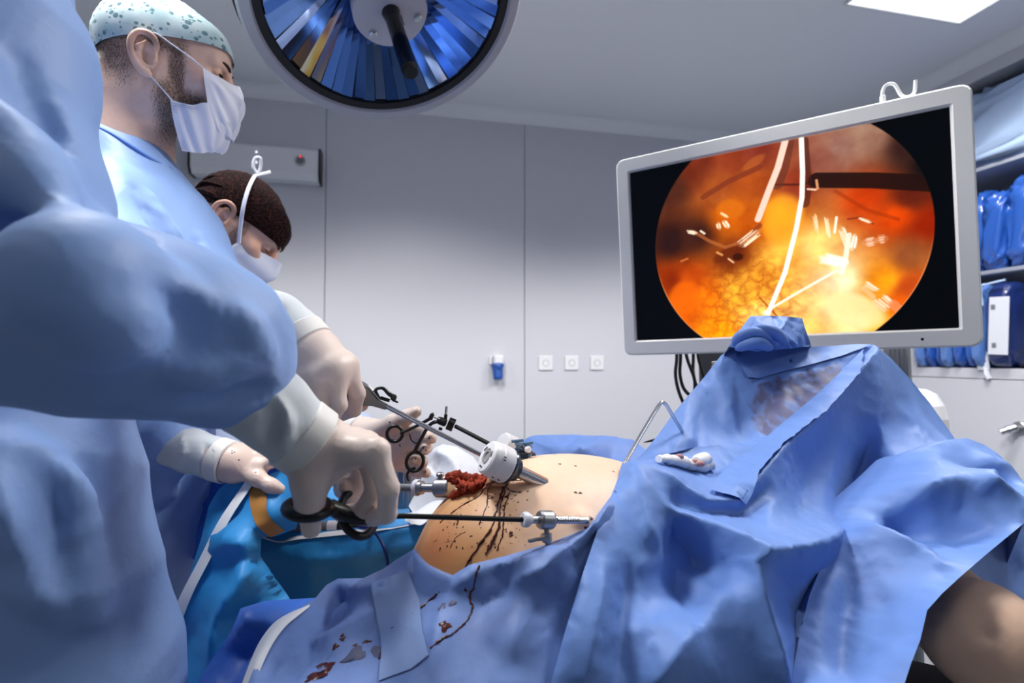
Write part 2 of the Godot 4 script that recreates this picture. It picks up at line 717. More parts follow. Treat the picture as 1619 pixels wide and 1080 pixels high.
func part(called: String, b: Buf, m: Material, parent: Node3D, label := "") -> MeshInstance3D:
	var o := MeshInstance3D.new()
	o.name = called
	parent.add_child(o, true)
	o.mesh = b.mesh(parent.global_position, parent.global_basis)
	o.material_override = m
	if label: o.set_meta("label", label)
	return o


func single(called: String, b: Buf, m: Material, label: String, category: String, group := "") -> MeshInstance3D:
	var o := MeshInstance3D.new()
	o.name = numbered(called)
	add_child(o)
	o.position = b.base_point()
	o.mesh = b.mesh(o.position)
	o.material_override = m
	tag(o, label, category, group)
	return o


func struct(called: String, b: Buf, m: Material, parent: Node3D = null) -> MeshInstance3D:
	var o := MeshInstance3D.new()
	if parent:
		o.name = called
		parent.add_child(o, true)
		o.mesh = b.mesh(parent.global_position)
	else:
		o.name = called
		add_child(o)
		o.position = b.base_point()
		o.mesh = b.mesh(o.position)
		o.set_meta("kind", "structure")
	o.material_override = m
	return o


# ---------------------------------------------------------------- materials
func mat(c: Color, rough := 0.6, metal := 0.0) -> StandardMaterial3D:
	var m := StandardMaterial3D.new()
	m.albedo_color = c
	m.roughness = rough
	m.metallic = metal
	m.vertex_color_use_as_albedo = true
	return m


func noise_tex(freq: float, seed: int, octaves := 4, ridged := false, size := 512, kind := FastNoiseLite.TYPE_SIMPLEX_SMOOTH) -> NoiseTexture2D:
	var n := FastNoiseLite.new()
	n.seed = seed
	n.frequency = freq
	n.noise_type = kind
	n.fractal_type = FastNoiseLite.FRACTAL_RIDGED if ridged else FastNoiseLite.FRACTAL_FBM
	n.fractal_octaves = octaves
	var t := NoiseTexture2D.new()
	t.width = size
	t.height = size
	t.seamless = true
	t.noise = n
	return t


func relief(m: StandardMaterial3D, tex: Texture2D, per_metre: float, cm: float) -> StandardMaterial3D:
	m.heightmap_enabled = true
	m.heightmap_texture = tex
	m.heightmap_scale = cm
	m.uv1_triplanar = true
	m.uv1_world_triplanar = true
	m.uv1_scale = Vector3.ONE * per_metre
	return m


func col(r: int, g: int, b: int) -> Color:
	return Color8(r, g, b)


func lin(r: int, g: int, b: int) -> Color:       # a vertex colour
	return Color8(r, g, b).srgb_to_linear()


func smooth_path(pts: Array, sub := 6) -> Array:
	var out := []
	for i in pts.size() - 1:
		var p0: Vector3 = pts[i - 1] if i > 0 else pts[i] * 2.0 - pts[i + 1]
		var p3: Vector3 = pts[i + 2] if i + 2 < pts.size() else pts[i + 1] * 2.0 - pts[i]
		for k in sub:
			out.append(pts[i].cubic_interpolate(pts[i + 1], p0, p3, float(k) / sub))
	out.append(pts[-1])
	return out



func _ready() -> void:
	rng.seed = 7
	# camera: wide lens, eye height of a person bending a little over the table
	var cam := Camera3D.new()
	cam.name = "camera"
	add_child(cam)
	cam.position = Vector3(0, 1.25, 0)
	cam.rotation = Vector3(deg_to_rad(1.75), 0, 0)
	var lens := CameraAttributesPhysical.new()
	lens.frustum_focal_length = 18.9
	lens.frustum_focus_distance = 0.72
	lens.exposure_aperture = 4.8
	lens.frustum_near = 0.02
	lens.frustum_far = 60.0
	cam.attributes = lens
	cam.fov = rad_to_deg(2.0 * atan(540.0 / 850.0))
	cam.near = 0.02
	cam.far = 60.0
	cam.current = true

	var we := WorldEnvironment.new()
	we.name = "world_environment"
	var env := Environment.new()
	env.background_mode = Environment.BG_COLOR
	env.background_color = Color(0.02, 0.021, 0.024)
	env.tonemap_mode = Environment.TONE_MAPPER_LINEAR
	env.tonemap_exposure = 1.27
	env.sdfgi_enabled = true
	env.ssao_enabled = true
	env.ssil_enabled = true
	we.environment = env
	add_child(we)

	# recessed ceiling panels: room x, room z
	make_materials()
	for p in [[-0.65, 1.61, 2.9, "above the shelf niche, right of the monitor"], [-2.75, 1.61, 2.8, "hidden from the camera above the surgical lamp"], [-4.6, 1.61, 2.9, "out of frame above the far left corner"], [-1.5, 2.25, 3.0, "out of frame above the tent of drapes"], [-3.3, 2.25, 3.0, "out of frame above the surgeons"], [-0.65, 4.0, 0.7, "out of frame by the right wall"], [-4.2, 4.0, 0.6, "out of frame behind the foreground surgeon"]]:
		ceiling_panel(p[0], p[1], p[2], p[3])

	build_room()
	build_wall_fittings()
	build_monitor()
	build_drapes()
	build_patient()
	build_people()
	build_instruments()
	build_lamp()


func ceiling_panel(x: float, z: float, power: float, where: String) -> void:
	var t := thing("ceiling_light", Rm(x, CEIL - 0.03, z), "square white glowing ceiling panel " + where, "ceiling light", "ceiling panels", room)
	var f := Buf.new()
	for s in [[0, 1], [0, -1], [1, 1], [1, -1]]:
		var off := Vector3.ZERO
		var size := Vector3(0.62, 0.012, 0.012)
		if s[0] == 0: off = Vector3(0, 0, s[1] * 0.304)
		else:
			off = Vector3(s[1] * 0.304, 0, 0)
			size = Vector3(0.012, 0.012, 0.596)
		f.box(Rm(x, CEIL - 0.005, z) + room * off, size, room, 0.003)
	part("frame", f, M.white_metal, t)
	var g := Buf.new()
	g.box(Rm(x, CEIL - 0.004, z), Vector3(0.596, 0.006, 0.596), room)
	part("light_diffuser", g, M.panel_glow, t)
	# the louvred fitting throws its light down, not along the ceiling
	var l := SpotLight3D.new()
	l.name = "light"
	t.add_child(l)
	l.global_position = Rm(x, CEIL - 0.03, z)
	l.rotation = Vector3(-PI / 2, 0, 0)
	l.spot_angle = 72.0
	l.spot_angle_attenuation = 0.35
	l.spot_range = 9.0
	l.spot_attenuation = 2.0
	l.light_size = 0.22
	l.light_energy = power
	l.light_color = Color(1.0, 0.99, 0.975)
	l.shadow_enabled = true


func make_materials() -> void:
	var crepe := noise_tex(0.014, 3, 3, true)
	var weave := noise_tex(0.11, 5, 3)
	M.wall = mat(col(205, 206, 214), 0.45)
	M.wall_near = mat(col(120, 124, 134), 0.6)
	M.wall_joint = mat(col(184, 184, 190), 0.7)
	M.ceiling = mat(col(238, 239, 243), 0.7)
	M.floor = mat(col(112, 122, 134), 0.3)
	M.white_metal = mat(col(226, 227, 230), 0.4)
	M.white_plastic = mat(col(232, 232, 236), 0.35)
	M.grey_plastic = mat(col(120, 122, 128), 0.45)
	M.black_plastic = mat(col(14, 14, 16), 0.35)
	M.black_rubber = mat(col(16, 16, 18), 0.6)
	M.blue_plastic = mat(col(24, 78, 160), 0.3)
	M.steel = mat(col(205, 206, 210), 0.22, 1.0)
	M.dull_steel = mat(col(170, 171, 174), 0.38, 1.0)
	M.panel_glow = mat(Color.BLACK)
	M.panel_glow.emission_enabled = true
	M.panel_glow.emission = Color(0.95, 0.96, 1.0)
	M.panel_glow.emission_energy_multiplier = 1.1
	M.red_glow = mat(Color.BLACK)
	M.red_glow.emission_enabled = true
	M.red_glow.emission = Color(1.0, 0.25, 0.18)
	M.red_glow.emission_energy_multiplier = 1.0
	M.niche = mat(col(150, 156, 170), 0.5)
	M.socket_grey = mat(col(180, 181, 184), 0.5)
	M.monitor_white = mat(col(234, 235, 234), 0.28)
	M.grey_dark = mat(col(52, 54, 62), 0.5)
	M.card = mat(col(222, 226, 236), 0.6)
	M.film_white = film(col(176, 200, 236))
	M.film_blue = film(col(40, 90, 180))
	M.film_pale = film(col(90, 130, 200))
	M.film_dark = film(col(20, 44, 110))
	M.gown = cloth(col(132, 165, 219), weave, crepe)
	M.drape = cloth(col(106, 144, 214), weave, crepe)
	M.deep_drape = cloth(col(34, 138, 208), weave, crepe)
	M.drape_soiled = cloth(col(108, 138, 200), weave, crepe)
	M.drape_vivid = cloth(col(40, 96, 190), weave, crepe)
	M.wet_drape = cloth(col(84, 86, 128), weave, crepe)
	M.wet_drape.roughness = 0.35
	M.strip = cloth(col(134, 162, 214), weave, crepe)
	M.white_strip = mat(col(238, 242, 248), 0.5)
	M.white_strip.cull_mode = BaseMaterial3D.CULL_DISABLED
	M.ochre = mat(col(176, 122, 58), 0.5)
	M.ochre.cull_mode = BaseMaterial3D.CULL_DISABLED
	M.old_stain = mat(col(92, 96, 128), 0.6)
	M.clot = mat(col(92, 40, 30), 0.35)
	M.grey_steel = mat(col(120, 122, 124), 0.42, 0.9)
	M.seal_grey = mat(col(150, 148, 150), 0.6)
	M.seal_white = mat(col(214, 218, 228), 0.35)
	M.smoke_plastic = mat(col(34, 48, 66), 0.18)
	M.clear_blue = mat(col(96, 128, 156), 0.12)
	M.rust_gauze = mat(col(150, 48, 18), 0.85)
	M.gauze_cloth = mat(col(226, 230, 238), 0.85)
	M.gauze_cloth.cull_mode = BaseMaterial3D.CULL_DISABLED
	M.pink_stain = mat(col(206, 150, 146), 0.8)
	M.navy = mat(col(16, 30, 110), 0.4)
	M.lamp_white = mat(col(176, 176, 184), 0.35)
	M.lamp_hub = mat(col(188, 188, 196), 0.4)
	M.gloss_black = mat(col(8, 8, 9), 0.12)
	M.mirror = [mat(col(112, 150, 214), 0.06, 1.0), mat(col(84, 126, 204), 0.1, 1.0), mat(col(140, 160, 206), 0.05, 1.0)]
	M.gown_pale = cloth(col(176, 190, 220), weave, crepe)
	M.glove_shade = mat(col(222, 198, 186), 0.42)
	M.cuff_band = mat(col(226, 224, 220), 0.5)
	M.mask_white = mat(col(222, 226, 240), 0.75)
	M.mask_white.cull_mode = BaseMaterial3D.CULL_DISABLED
	M.weld = mat(col(140, 150, 180), 0.7)
	M.eye_white = mat(col(216, 208, 204), 0.2)
	M.iris = mat(col(40, 28, 22), 0.1)
	M.hair = mat(col(52, 38, 30), 0.6)
	M.brow = mat(col(48, 34, 28), 0.9)
	M.teal_cap = mat(Color.WHITE, 0.85)
	M.teal_cap.albedo_texture = ImageTexture.create_from_image(bubble_print())
	M.teal_cap.cull_mode = BaseMaterial3D.CULL_DISABLED
	M.dark_cap = mat(Color.WHITE, 0.85)
	M.dark_cap.metallic_specular = 0.2
	M.dark_cap.albedo_texture = blossom_print()
	M.dark_cap.uv1_triplanar = true
	M.dark_cap.uv1_scale = Vector3.ONE * 5.0
	M.dark_cap.cull_mode = BaseMaterial3D.CULL_DISABLED
	M.skin = mat(Color.WHITE, 0.5)
	M.skin.subsurf_scatter_enabled = true
	M.skin.subsurf_scatter_strength = 0.12
	M.collar = cloth(col(92, 134, 206), weave, crepe)
	M.glove = mat(col(226, 208, 198), 0.42)
	M.cuff = mat(col(205, 212, 216), 0.6)
	M.gauze = mat(col(235, 235, 238), 0.9)
	M.blood = mat(col(70, 18, 12), 0.3)


func cloth(c: Color, weave: Texture2D, crepe: Texture2D) -> StandardMaterial3D:
	var m := mat(c, 0.55)
	m.cull_mode = BaseMaterial3D.CULL_DISABLED
	m.rim_enabled = true
	m.rim = 0.15
	m.rim_tint = 0.3
	relief(m, crepe, 3.0, 0.07)
	return m


func film(c: Color) -> StandardMaterial3D:
	var m := mat(c, 0.35)
	m.clearcoat_enabled = true
	m.clearcoat = 1.0
	m.clearcoat_roughness = 0.08
	return m


# teal cotton printed with clusters of dark round cells
func bubble_print() -> Image:
	var im := Image.create_empty(512, 512, false, Image.FORMAT_RGB8)
	var n := FastNoiseLite.new()
	n.frequency = 0.008
	n.fractal_octaves = 5
	for y in 512:
		for x in 512:
			var v := n.get_noise_2d(x, y)
			im.set_pixel(x, y, Color8(168, 198, 204).lerp(Color8(206, 222, 226), clampf(0.5 + v, 0.0, 1.0)))
	var put := []
	for k in 1500:
		var c := Vector2(rng.randf() * 512, rng.randf() * 512)
		var clump := n.get_noise_2d(c.x * 2.2 + 900, c.y * 2.2)
		if clump < 0.0: continue
		var r := rng.randf_range(1.5, 4.0) if rng.randf() < 0.55 else rng.randf_range(5.0, 11.0) * (0.6 + clump)
		var ok := true
		for q in put:
			if (q[0] as Vector2).distance_to(c) < q[1] + r + 1.5: ok = false; break
		if not ok: continue
		put.append([c, r])
		dab(im, c, r * 1.25, r * 1.25, 0.0, Color8(64, 108, 120), 0.85 if r > 4 else 0.7)
		if r > 5: dab(im, c + Vector2(r, r) * 0.2, r * 0.7, r * 0.7, 0.0, Color8(118, 158, 168), 0.5)
	return im


func blossom_print() -> NoiseTexture2D:
	var t := noise_tex(0.03, 21, 4, true)
	var g := Gradient.new()
	g.offsets = PackedFloat32Array([0.0, 0.55, 0.74, 0.88, 1.0])
	g.colors = PackedColorArray([Color8(7, 5, 8), Color8(11, 7, 10), Color8(34, 16, 16), Color8(96, 50, 42), Color8(150, 112, 98)])
	t.color_ramp = g
	return t



func build_room() -> void:
	var X0 := -6.2
	var Z1 := 6.0
	var b := Buf.new()
	b.box(Rm(X0 / 2, -0.05, Z1 / 2), Vector3(-X0 + 0.2, 0.1, Z1 + 0.2), room)
	struct("floor", b, M.floor)
	b = Buf.new()
	b.box(Rm(X0 / 2, CEIL + 0.05, Z1 / 2), Vector3(-X0 + 0.2, 0.1, Z1 + 0.2), room)
	struct("ceiling", b, M.ceiling)
	# far wall of tall metal panels with narrow joints
	b = Buf.new()
	b.box(Rm(X0 / 2, CEIL / 2, -0.06), Vector3(-X0 + 0.2, CEIL, 0.1), room)
	var w := struct("wall_back", b, M.wall_joint)
	var cuts := [X0, -4.35, -3.184, -2.026, -0.849, 0.0]
	for i in cuts.size() - 1:
		var pb := Buf.new()
		var x0: float = cuts[i] + 0.002
		var x1: float = cuts[i + 1] - 0.002
		pb.box(Rm((x0 + x1) / 2, CEIL / 2, -0.003), Vector3(x1 - x0, CEIL, 0.014), room, 0.002)
		struct("wall_panel", pb, M.wall, w)
	# right wall, with an open shelf niche let into it
	var NZ0 := 0.78
	var NZ1 := 2.35
	var NY0 := 1.2
	var NY1 := 2.62
	b = Buf.new()
	for q in [[0.0, CEIL, -0.1, NZ0], [0.0, CEIL, NZ1, Z1 + 0.1], [0.0, NY0, NZ0, NZ1], [NY1, CEIL, NZ0, NZ1]]:
		b.box(Rm(0.06, (q[0] + q[1]) / 2, (q[2] + q[3]) / 2), Vector3(0.1, q[1] - q[0], q[3] - q[2]), room)
	var wr := struct("wall_right", b, M.wall_joint)
	for q in [[0.0, 1.145, 0.0, 1.9], [0.0, 1.145, 1.904, 3.9], [0.0, 1.145, 3.904, Z1], [1.149, CEIL, 0.0, NZ0], [1.149, NY0, NZ0, NZ1], [NY1, CEIL, NZ0, NZ1], [1.149, CEIL, NZ1, 3.9], [1.149, CEIL, 3.904, Z1]]:
		var pb := Buf.new()
		pb.box(Rm(0.004, (q[0] + q[1]) / 2, (q[2] + q[3]) / 2), Vector3(0.014, q[1] - q[0], q[3] - q[2]), room, 0.002)
		struct("wall_panel", pb, M.wall, wr)
	b = Buf.new()
	var zc := (NZ0 + NZ1) / 2
	b.box(Rm(0.44, (NY0 + NY1) / 2, zc), Vector3(0.02, NY1 - NY0 + 0.04, NZ1 - NZ0 + 0.04), room)
	b.box(Rm(0.22, NY1 + 0.01, zc), Vector3(0.44, 0.02, NZ1 - NZ0), room)
	b.box(Rm(0.22, (NY0 + NY1) / 2, NZ0 - 0.01), Vector3(0.44, NY1 - NY0, 0.02), room)
	b.box(Rm(0.22, (NY0 + NY1) / 2, NZ1 + 0.01), Vector3(0.44, NY1 - NY0, 0.02), room)
	struct("niche_lining", b, M.niche, wr)
	for y in [NY0 - 0.01, 1.665, 2.18]:
		b = Buf.new()
		b.box(Rm(0.22, y, zc), Vector3(0.42, 0.02, NZ1 - NZ0), room, 0.003)
		struct("shelf", b, M.niche, wr)
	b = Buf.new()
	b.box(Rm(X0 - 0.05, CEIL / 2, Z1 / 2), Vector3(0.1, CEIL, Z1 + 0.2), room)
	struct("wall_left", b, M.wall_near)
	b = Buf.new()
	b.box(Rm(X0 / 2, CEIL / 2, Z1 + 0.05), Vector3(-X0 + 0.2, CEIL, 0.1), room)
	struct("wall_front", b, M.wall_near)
	# hollow coving where wall meets ceiling
	var n := 1
	for s in [[Rm(X0, CEIL, 0.0), Rm(0, CEIL, 0.0), room.z], [Rm(0, CEIL, 0), Rm(0, CEIL, Z1), -room.x]]:
		b = Buf.new()
		var rows := []
		for e in [s[0], s[1]]:
			var row := []
			for k in 7:
				var a := PI / 2 * k / 6.0
				row.append(e + s[2] * (0.065 * (1.0 - sin(a)) + 0.005) + Vector3.DOWN * (0.065 * (1.0 - cos(a)) + 0.001))
			rows.append(row)
		b.net(rows, 2, 1)
		struct("trim_%d" % n, b, M.ceiling)
		n += 1



func build_wall_fittings() -> void:
	# white boxed unit high on the far wall
	var t := thing("air_cleaner", Rm(-3.53, 2.22, 0.05), "long white wall box with black end caps, high behind the two capped heads", "wall unit", "", room)
	var b := Buf.new()
	b.prism([Vector2(0, 0), Vector2(0.075, 0.0), Vector2(0.1, 0.035), Vector2(0.1, 0.16), Vector2(0.085, 0.175), Vector2(0, 0.175)], Rm(-3.53, 2.221, 0.0), room.z, Vector3.UP, 0.634)
	part("housing", b, M.white_plastic, t)
	for s in [-1, 1]:
		b = Buf.new()
		b.prism([Vector2(0, -0.004), Vector2(0.077, -0.004), Vector2(0.104, 0.033), Vector2(0.104, 0.162), Vector2(0.087, 0.179), Vector2(0, 0.179)], Rm(-3.53 + s * 0.323, 2.221, 0.0), room.z, Vector3.UP, 0.012)
		part("end_cap", b, M.black_plastic, t, "black end cap")
	b = Buf.new()
	b.lathe(Rm(-3.304, 2.322, 0.098), room.z, [Vector2(0, 0.026), Vector2(0.01, 0.026), Vector2(0.014, 0.022), Vector2(0.014, 0.019)], 28)
	var g := part("gauge", b, M.dull_steel, t)
	b = Buf.new()
	b.lathe(Rm(-3.304, 2.322, 0.098), room.z, [Vector2(0.0, 0.019), Vector2(0.011, 0.019), Vector2(0.011, 0.0)], 28)
	b.box(Rm(-3.304, 2.314, 0.111), Vector3(0.02, 0.008, 0.004), room, 0.001)
	part("gauge_face", b, M.grey_plastic, g)
	b = Buf.new()
	b.ball(Rm(-3.304, 2.342, 0.11), Vector3(0.006, 0.006, 0.004))
	part("red_indicator_light", b, M.red_glow, t, "small red indicator light")
	for q in [[410, 250], [412, 268]]:
		b = Buf.new()
		var p := Rm(-3.527, 2.352 if q[1] == 250 else 2.296, 0.1)
		b.ball(p, Vector3(0.006, 0.006, 0.004))
		part("indicator_light", b, M.panel_glow, t)
	# blue-capped power connector
	t = thing("power_connector", Rm(-2.2, 1.1, 0.02), "white and blue industrial power connector on the far wall, left of the sockets", "connector", "", room)
	b = Buf.new()
	b.box(Rm(-2.195, 1.235, 0.03), Vector3(0.058, 0.062, 0.06), room, 0.008)
	part("mounting_box", b, M.white_plastic, t)
	b = Buf.new()
	b.box(Rm(-2.237, 1.235, 0.012), Vector3(0.016, 0.05, 0.01), room, 0.003)
	part("bracket", b, M.white_plastic, t)
	b = Buf.new()
	var dn := (Vector3.DOWN + room.z * 0.25).normalized()
	b.lathe(Rm(-2.2, 1.215, 0.035), dn, [Vector2(0, 0.03), Vector2(0.004, 0.038), Vector2(0.02, 0.038), Vector2(0.024, 0.032), Vector2(0.085, 0.029), Vector2(0.095, 0.024), Vector2(0.095, 0)], 28)
	part("plug_body", b, M.blue_plastic, t, "blue plug body")
	b = Buf.new()
	b.box(Rm(-2.2, 1.195, 0.078), Vector3(0.024, 0.02, 0.012), room, 0.003)
	part("lid_hinge", b, M.blue_plastic, t)
	# three earthed sockets
	var k := 0
	for x in [-1.895, -1.728, -1.5617]:
		var where: String = ["nearest the wall joint, leftmost of the row", "in the middle of the row of three", "rightmost of the row, nearest the monitor"][k]
		t = thing("wall_socket", Rm(x, 1.176, 0.01), "white earthed wall socket " + where, "socket", "wall sockets in a row", room)
		b = Buf.new()
		b.box(Rm(x, 1.2185, 0.009), Vector3(0.088, 0.088, 0.012), room, 0.003)
		part("cover_plate", b, M.white_plastic, t)
		b = Buf.new()
		b.lathe(Rm(x, 1.2185, 0.014), room.z, [Vector2(0, 0.0), Vector2(0.0, 0.0175), Vector2(0.0025, 0.0175), Vector2(0.0025, 0.021), Vector2(-0.001, 0.022)], 32)
		part("socket_well", b, M.socket_grey, t)
		b = Buf.new()
		for s in [-1, 1]:
			b.lathe(Rm(x + s * 0.0095, 1.2185, 0.0143), room.z, [Vector2(0.0006, 0.003), Vector2(0.0006, 0.0)], 12)
		part("contact_hole", b, M.black_plastic, t)
		k += 1
	# gas outlet with a metal coupling at the right edge
	t = thing("gas_coupling", Rm(-0.02, 0.9, 1.25), "chrome hose coupling on the right wall under the shelf niche", "coupling", "", room)
	b = Buf.new()
	b.lathe(Rm(-0.001, 0.93, 1.27), -room.x, [Vector2(0, 0.03), Vector2(0.012, 0.03), Vector2(0.016, 0.026), Vector2(0.016, 0.014), Vector2(0.04, 0.014)], 24)
	part("outlet", b, M.dull_steel, t)
	b = Buf.new()
	var cd := (-room.x * 0.6 - room.z * 0.5 + Vector3.DOWN * 0.35).normalized()
	b.lathe(Rm(-0.03, 0.932, 1.27), cd, [Vector2(0, 0), Vector2(0, 0.017), Vector2(0.02, 0.017), Vector2(0.022, 0.02), Vector2(0.034, 0.02), Vector2(0.036, 0.015), Vector2(0.06, 0.015), Vector2(0.06, 0)], 24)
	part("coupling", b, M.steel, t)
	build_shelf_packs()


# crumpled film-wrapped pack: a rounded box blown up by noise
func pack(called: String, c: Vector3, size: Vector3, tilt: float, m: Material, label: String, crumple := 0.1, seed := 1, group := "") -> Node3D:
	var bs := room * Basis(Vector3.RIGHT, 0.0) * Basis(Vector3(1, 0, 0), tilt)
	var nz := FastNoiseLite.new()
	nz.seed = seed
	nz.frequency = 22.0
	nz.fractal_type = FastNoiseLite.FRACTAL_RIDGED
	nz.fractal_octaves = 3
	var h := size * 0.5
	var b := Buf.new()
	var seg := 40
	for i in 29:
		for k in seg + 1:
			var th := PI * i / 28.0
			var ph := TAU * k / seg
			var d := Vector3(sin(th) * cos(ph), cos(th), sin(th) * sin(ph))
			var e := Vector3(signf(d.x) * pow(absf(d.x), 0.55), signf(d.y) * pow(absf(d.y), 0.4), signf(d.z) * pow(absf(d.z), 0.45))
			var p := e * h
			var n3 := nz.get_noise_3d(p.x + seed, p.y * 0.7, p.z)
			p += d * n3 * crumple * minf(size.x, minf(size.y, size.z))
			p.y = maxf(p.y, -h.y)
			b.vert(c + bs * p, d)
	for i in 28:
		for k in seg:
			var a := i * (seg + 1) + k
			b.I.append_array(PackedInt32Array([a, a + 1, a + seg + 2, a, a + seg + 2, a + seg + 1]))
	var acc := PackedVector3Array()
	acc.resize(b.V.size())
	for i in range(0, b.I.size(), 3):
		var g := (b.V[b.I[i + 2]] - b.V[b.I[i]]).cross(b.V[b.I[i + 1]] - b.V[b.I[i]])
		for q in 3: acc[b.I[i + q]] += g
	for i in 29:
		acc[i * (seg + 1)] += acc[i * (seg + 1) + seg]
		acc[i * (seg + 1) + seg] = acc[i * (seg + 1)]
	for i in acc.size(): b.N[i] = acc[i].normalized() if acc[i].length() > 0 else b.N[i]
	var t := thing(called, c - bs.y * h.y, label, "package", group, bs)
	part("wrapping", b, m, t)
	return t


func build_shelf_packs() -> void:
	pack("gown_bag", Rm(0.17, 2.365, 1.22), Vector3(0.3, 0.345, 0.62), 0.0, M.film_white, "big crumpled clear bag of blue linen on the top shelf of the niche", 0.3, 3)
	var z := 0.92
	var k := 0
	for w in [0.1, 0.075, 0.085, 0.09, 0.07, 0.08, 0.09]:
		var hh: float = [0.34, 0.4, 0.37, 0.43, 0.4, 0.45, 0.42][k]
		pack("drape_pack", Rm(0.14 + 0.02 * (k % 2), 1.677 + hh / 2, z + w / 2), Vector3(0.26, hh, w), 0.09, M.film_blue, "tall blue film-wrapped pack on the middle niche shelf, %s" % ["furthest left", "second from the left", "third from the left", "fourth from the left", "fifth from the left", "sixth from the left", "furthest right"][k], 0.3, 11 + k, "blue packs on the middle shelf")
		z += w + 0.012
		k += 1
	z = 0.8
	k = 0
	for w in [0.045, 0.04, 0.035, 0.05, 0.05, 0.04, 0.05]:
		var hh: float = [0.38, 0.4, 0.36, 0.4, 0.4, 0.37, 0.4][k]
		pack("glove_pack", Rm(0.06 + 0.012 * (k % 3), 1.202 + hh / 2, z + w / 2), Vector3(0.22, hh, w), 0.03, M.film_blue if k % 3 else M.film_pale, "slim %s pack upright on the bottom niche shelf, %s" % ["blue" if k % 3 else "pale blue", ["furthest left", "second from the left", "third from the left", "fourth from the left", "fifth from the left", "sixth from the left", "beside the printed card"][k]], 0.2, 31 + k, "slim packs on the bottom shelf")
		z += w + 0.006
		k += 1
	# clear sleeve with a printed card, at the right edge
	var t := pack("sleeve_pack", Rm(0.075, 1.205 + 0.2, 1.205), Vector3(0.24, 0.4, 0.11), 0.02, M.film_dark, "dark blue pack with a pale printed card, right end of the bottom shelf", 0.08, 51)
	var b := Buf.new()
	b.box(Rm(-0.052, 1.4, 1.225), Vector3(0.004, 0.27, 0.085), room * Basis(Vector3.RIGHT, 0.05), 0.001)
	part("printed_card", b, M.card, t, "pale printed card")
	for y in [1.31, 1.49]:
		b = Buf.new()
		b.box(Rm(-0.055, y, 1.205), Vector3(0.003, 0.022, 0.018), room, 0.0005)
		part("card_mark", b, M.grey_plastic, t)
	b = Buf.new()
	b.tube(smooth_path([Rm(-0.055, 1.5, 1.16), Rm(-0.06, 1.59, 1.158), Rm(-0.06, 1.6, 1.19), Rm(-0.055, 1.61, 1.26)]), 0.007, 8, true, 0.6)
	part("sleeve_edge", b, M.film_white, t)
	var tg := thing("paper_tag", Rm(-0.015, 1.14, 1.14), "small white paper tag hanging from the bottom shelf of the niche", "tag")
	b = Buf.new()
	b.box(Rm(-0.015, 1.235, 1.125), Vector3(0.004, 0.085, 0.055), room * Basis(Vector3.RIGHT, -0.08), 0.001)
	part("tag_sheet", b, M.card, tg)
	b = Buf.new()
	b.tube(smooth_path([Rm(-0.014, 1.2, 1.14), Rm(-0.018, 1.17, 1.145), Rm(-0.014, 1.15, 1.152)]), 0.012, 8, true, 0.5)
	part("tag_tail", b, M.card, tg)


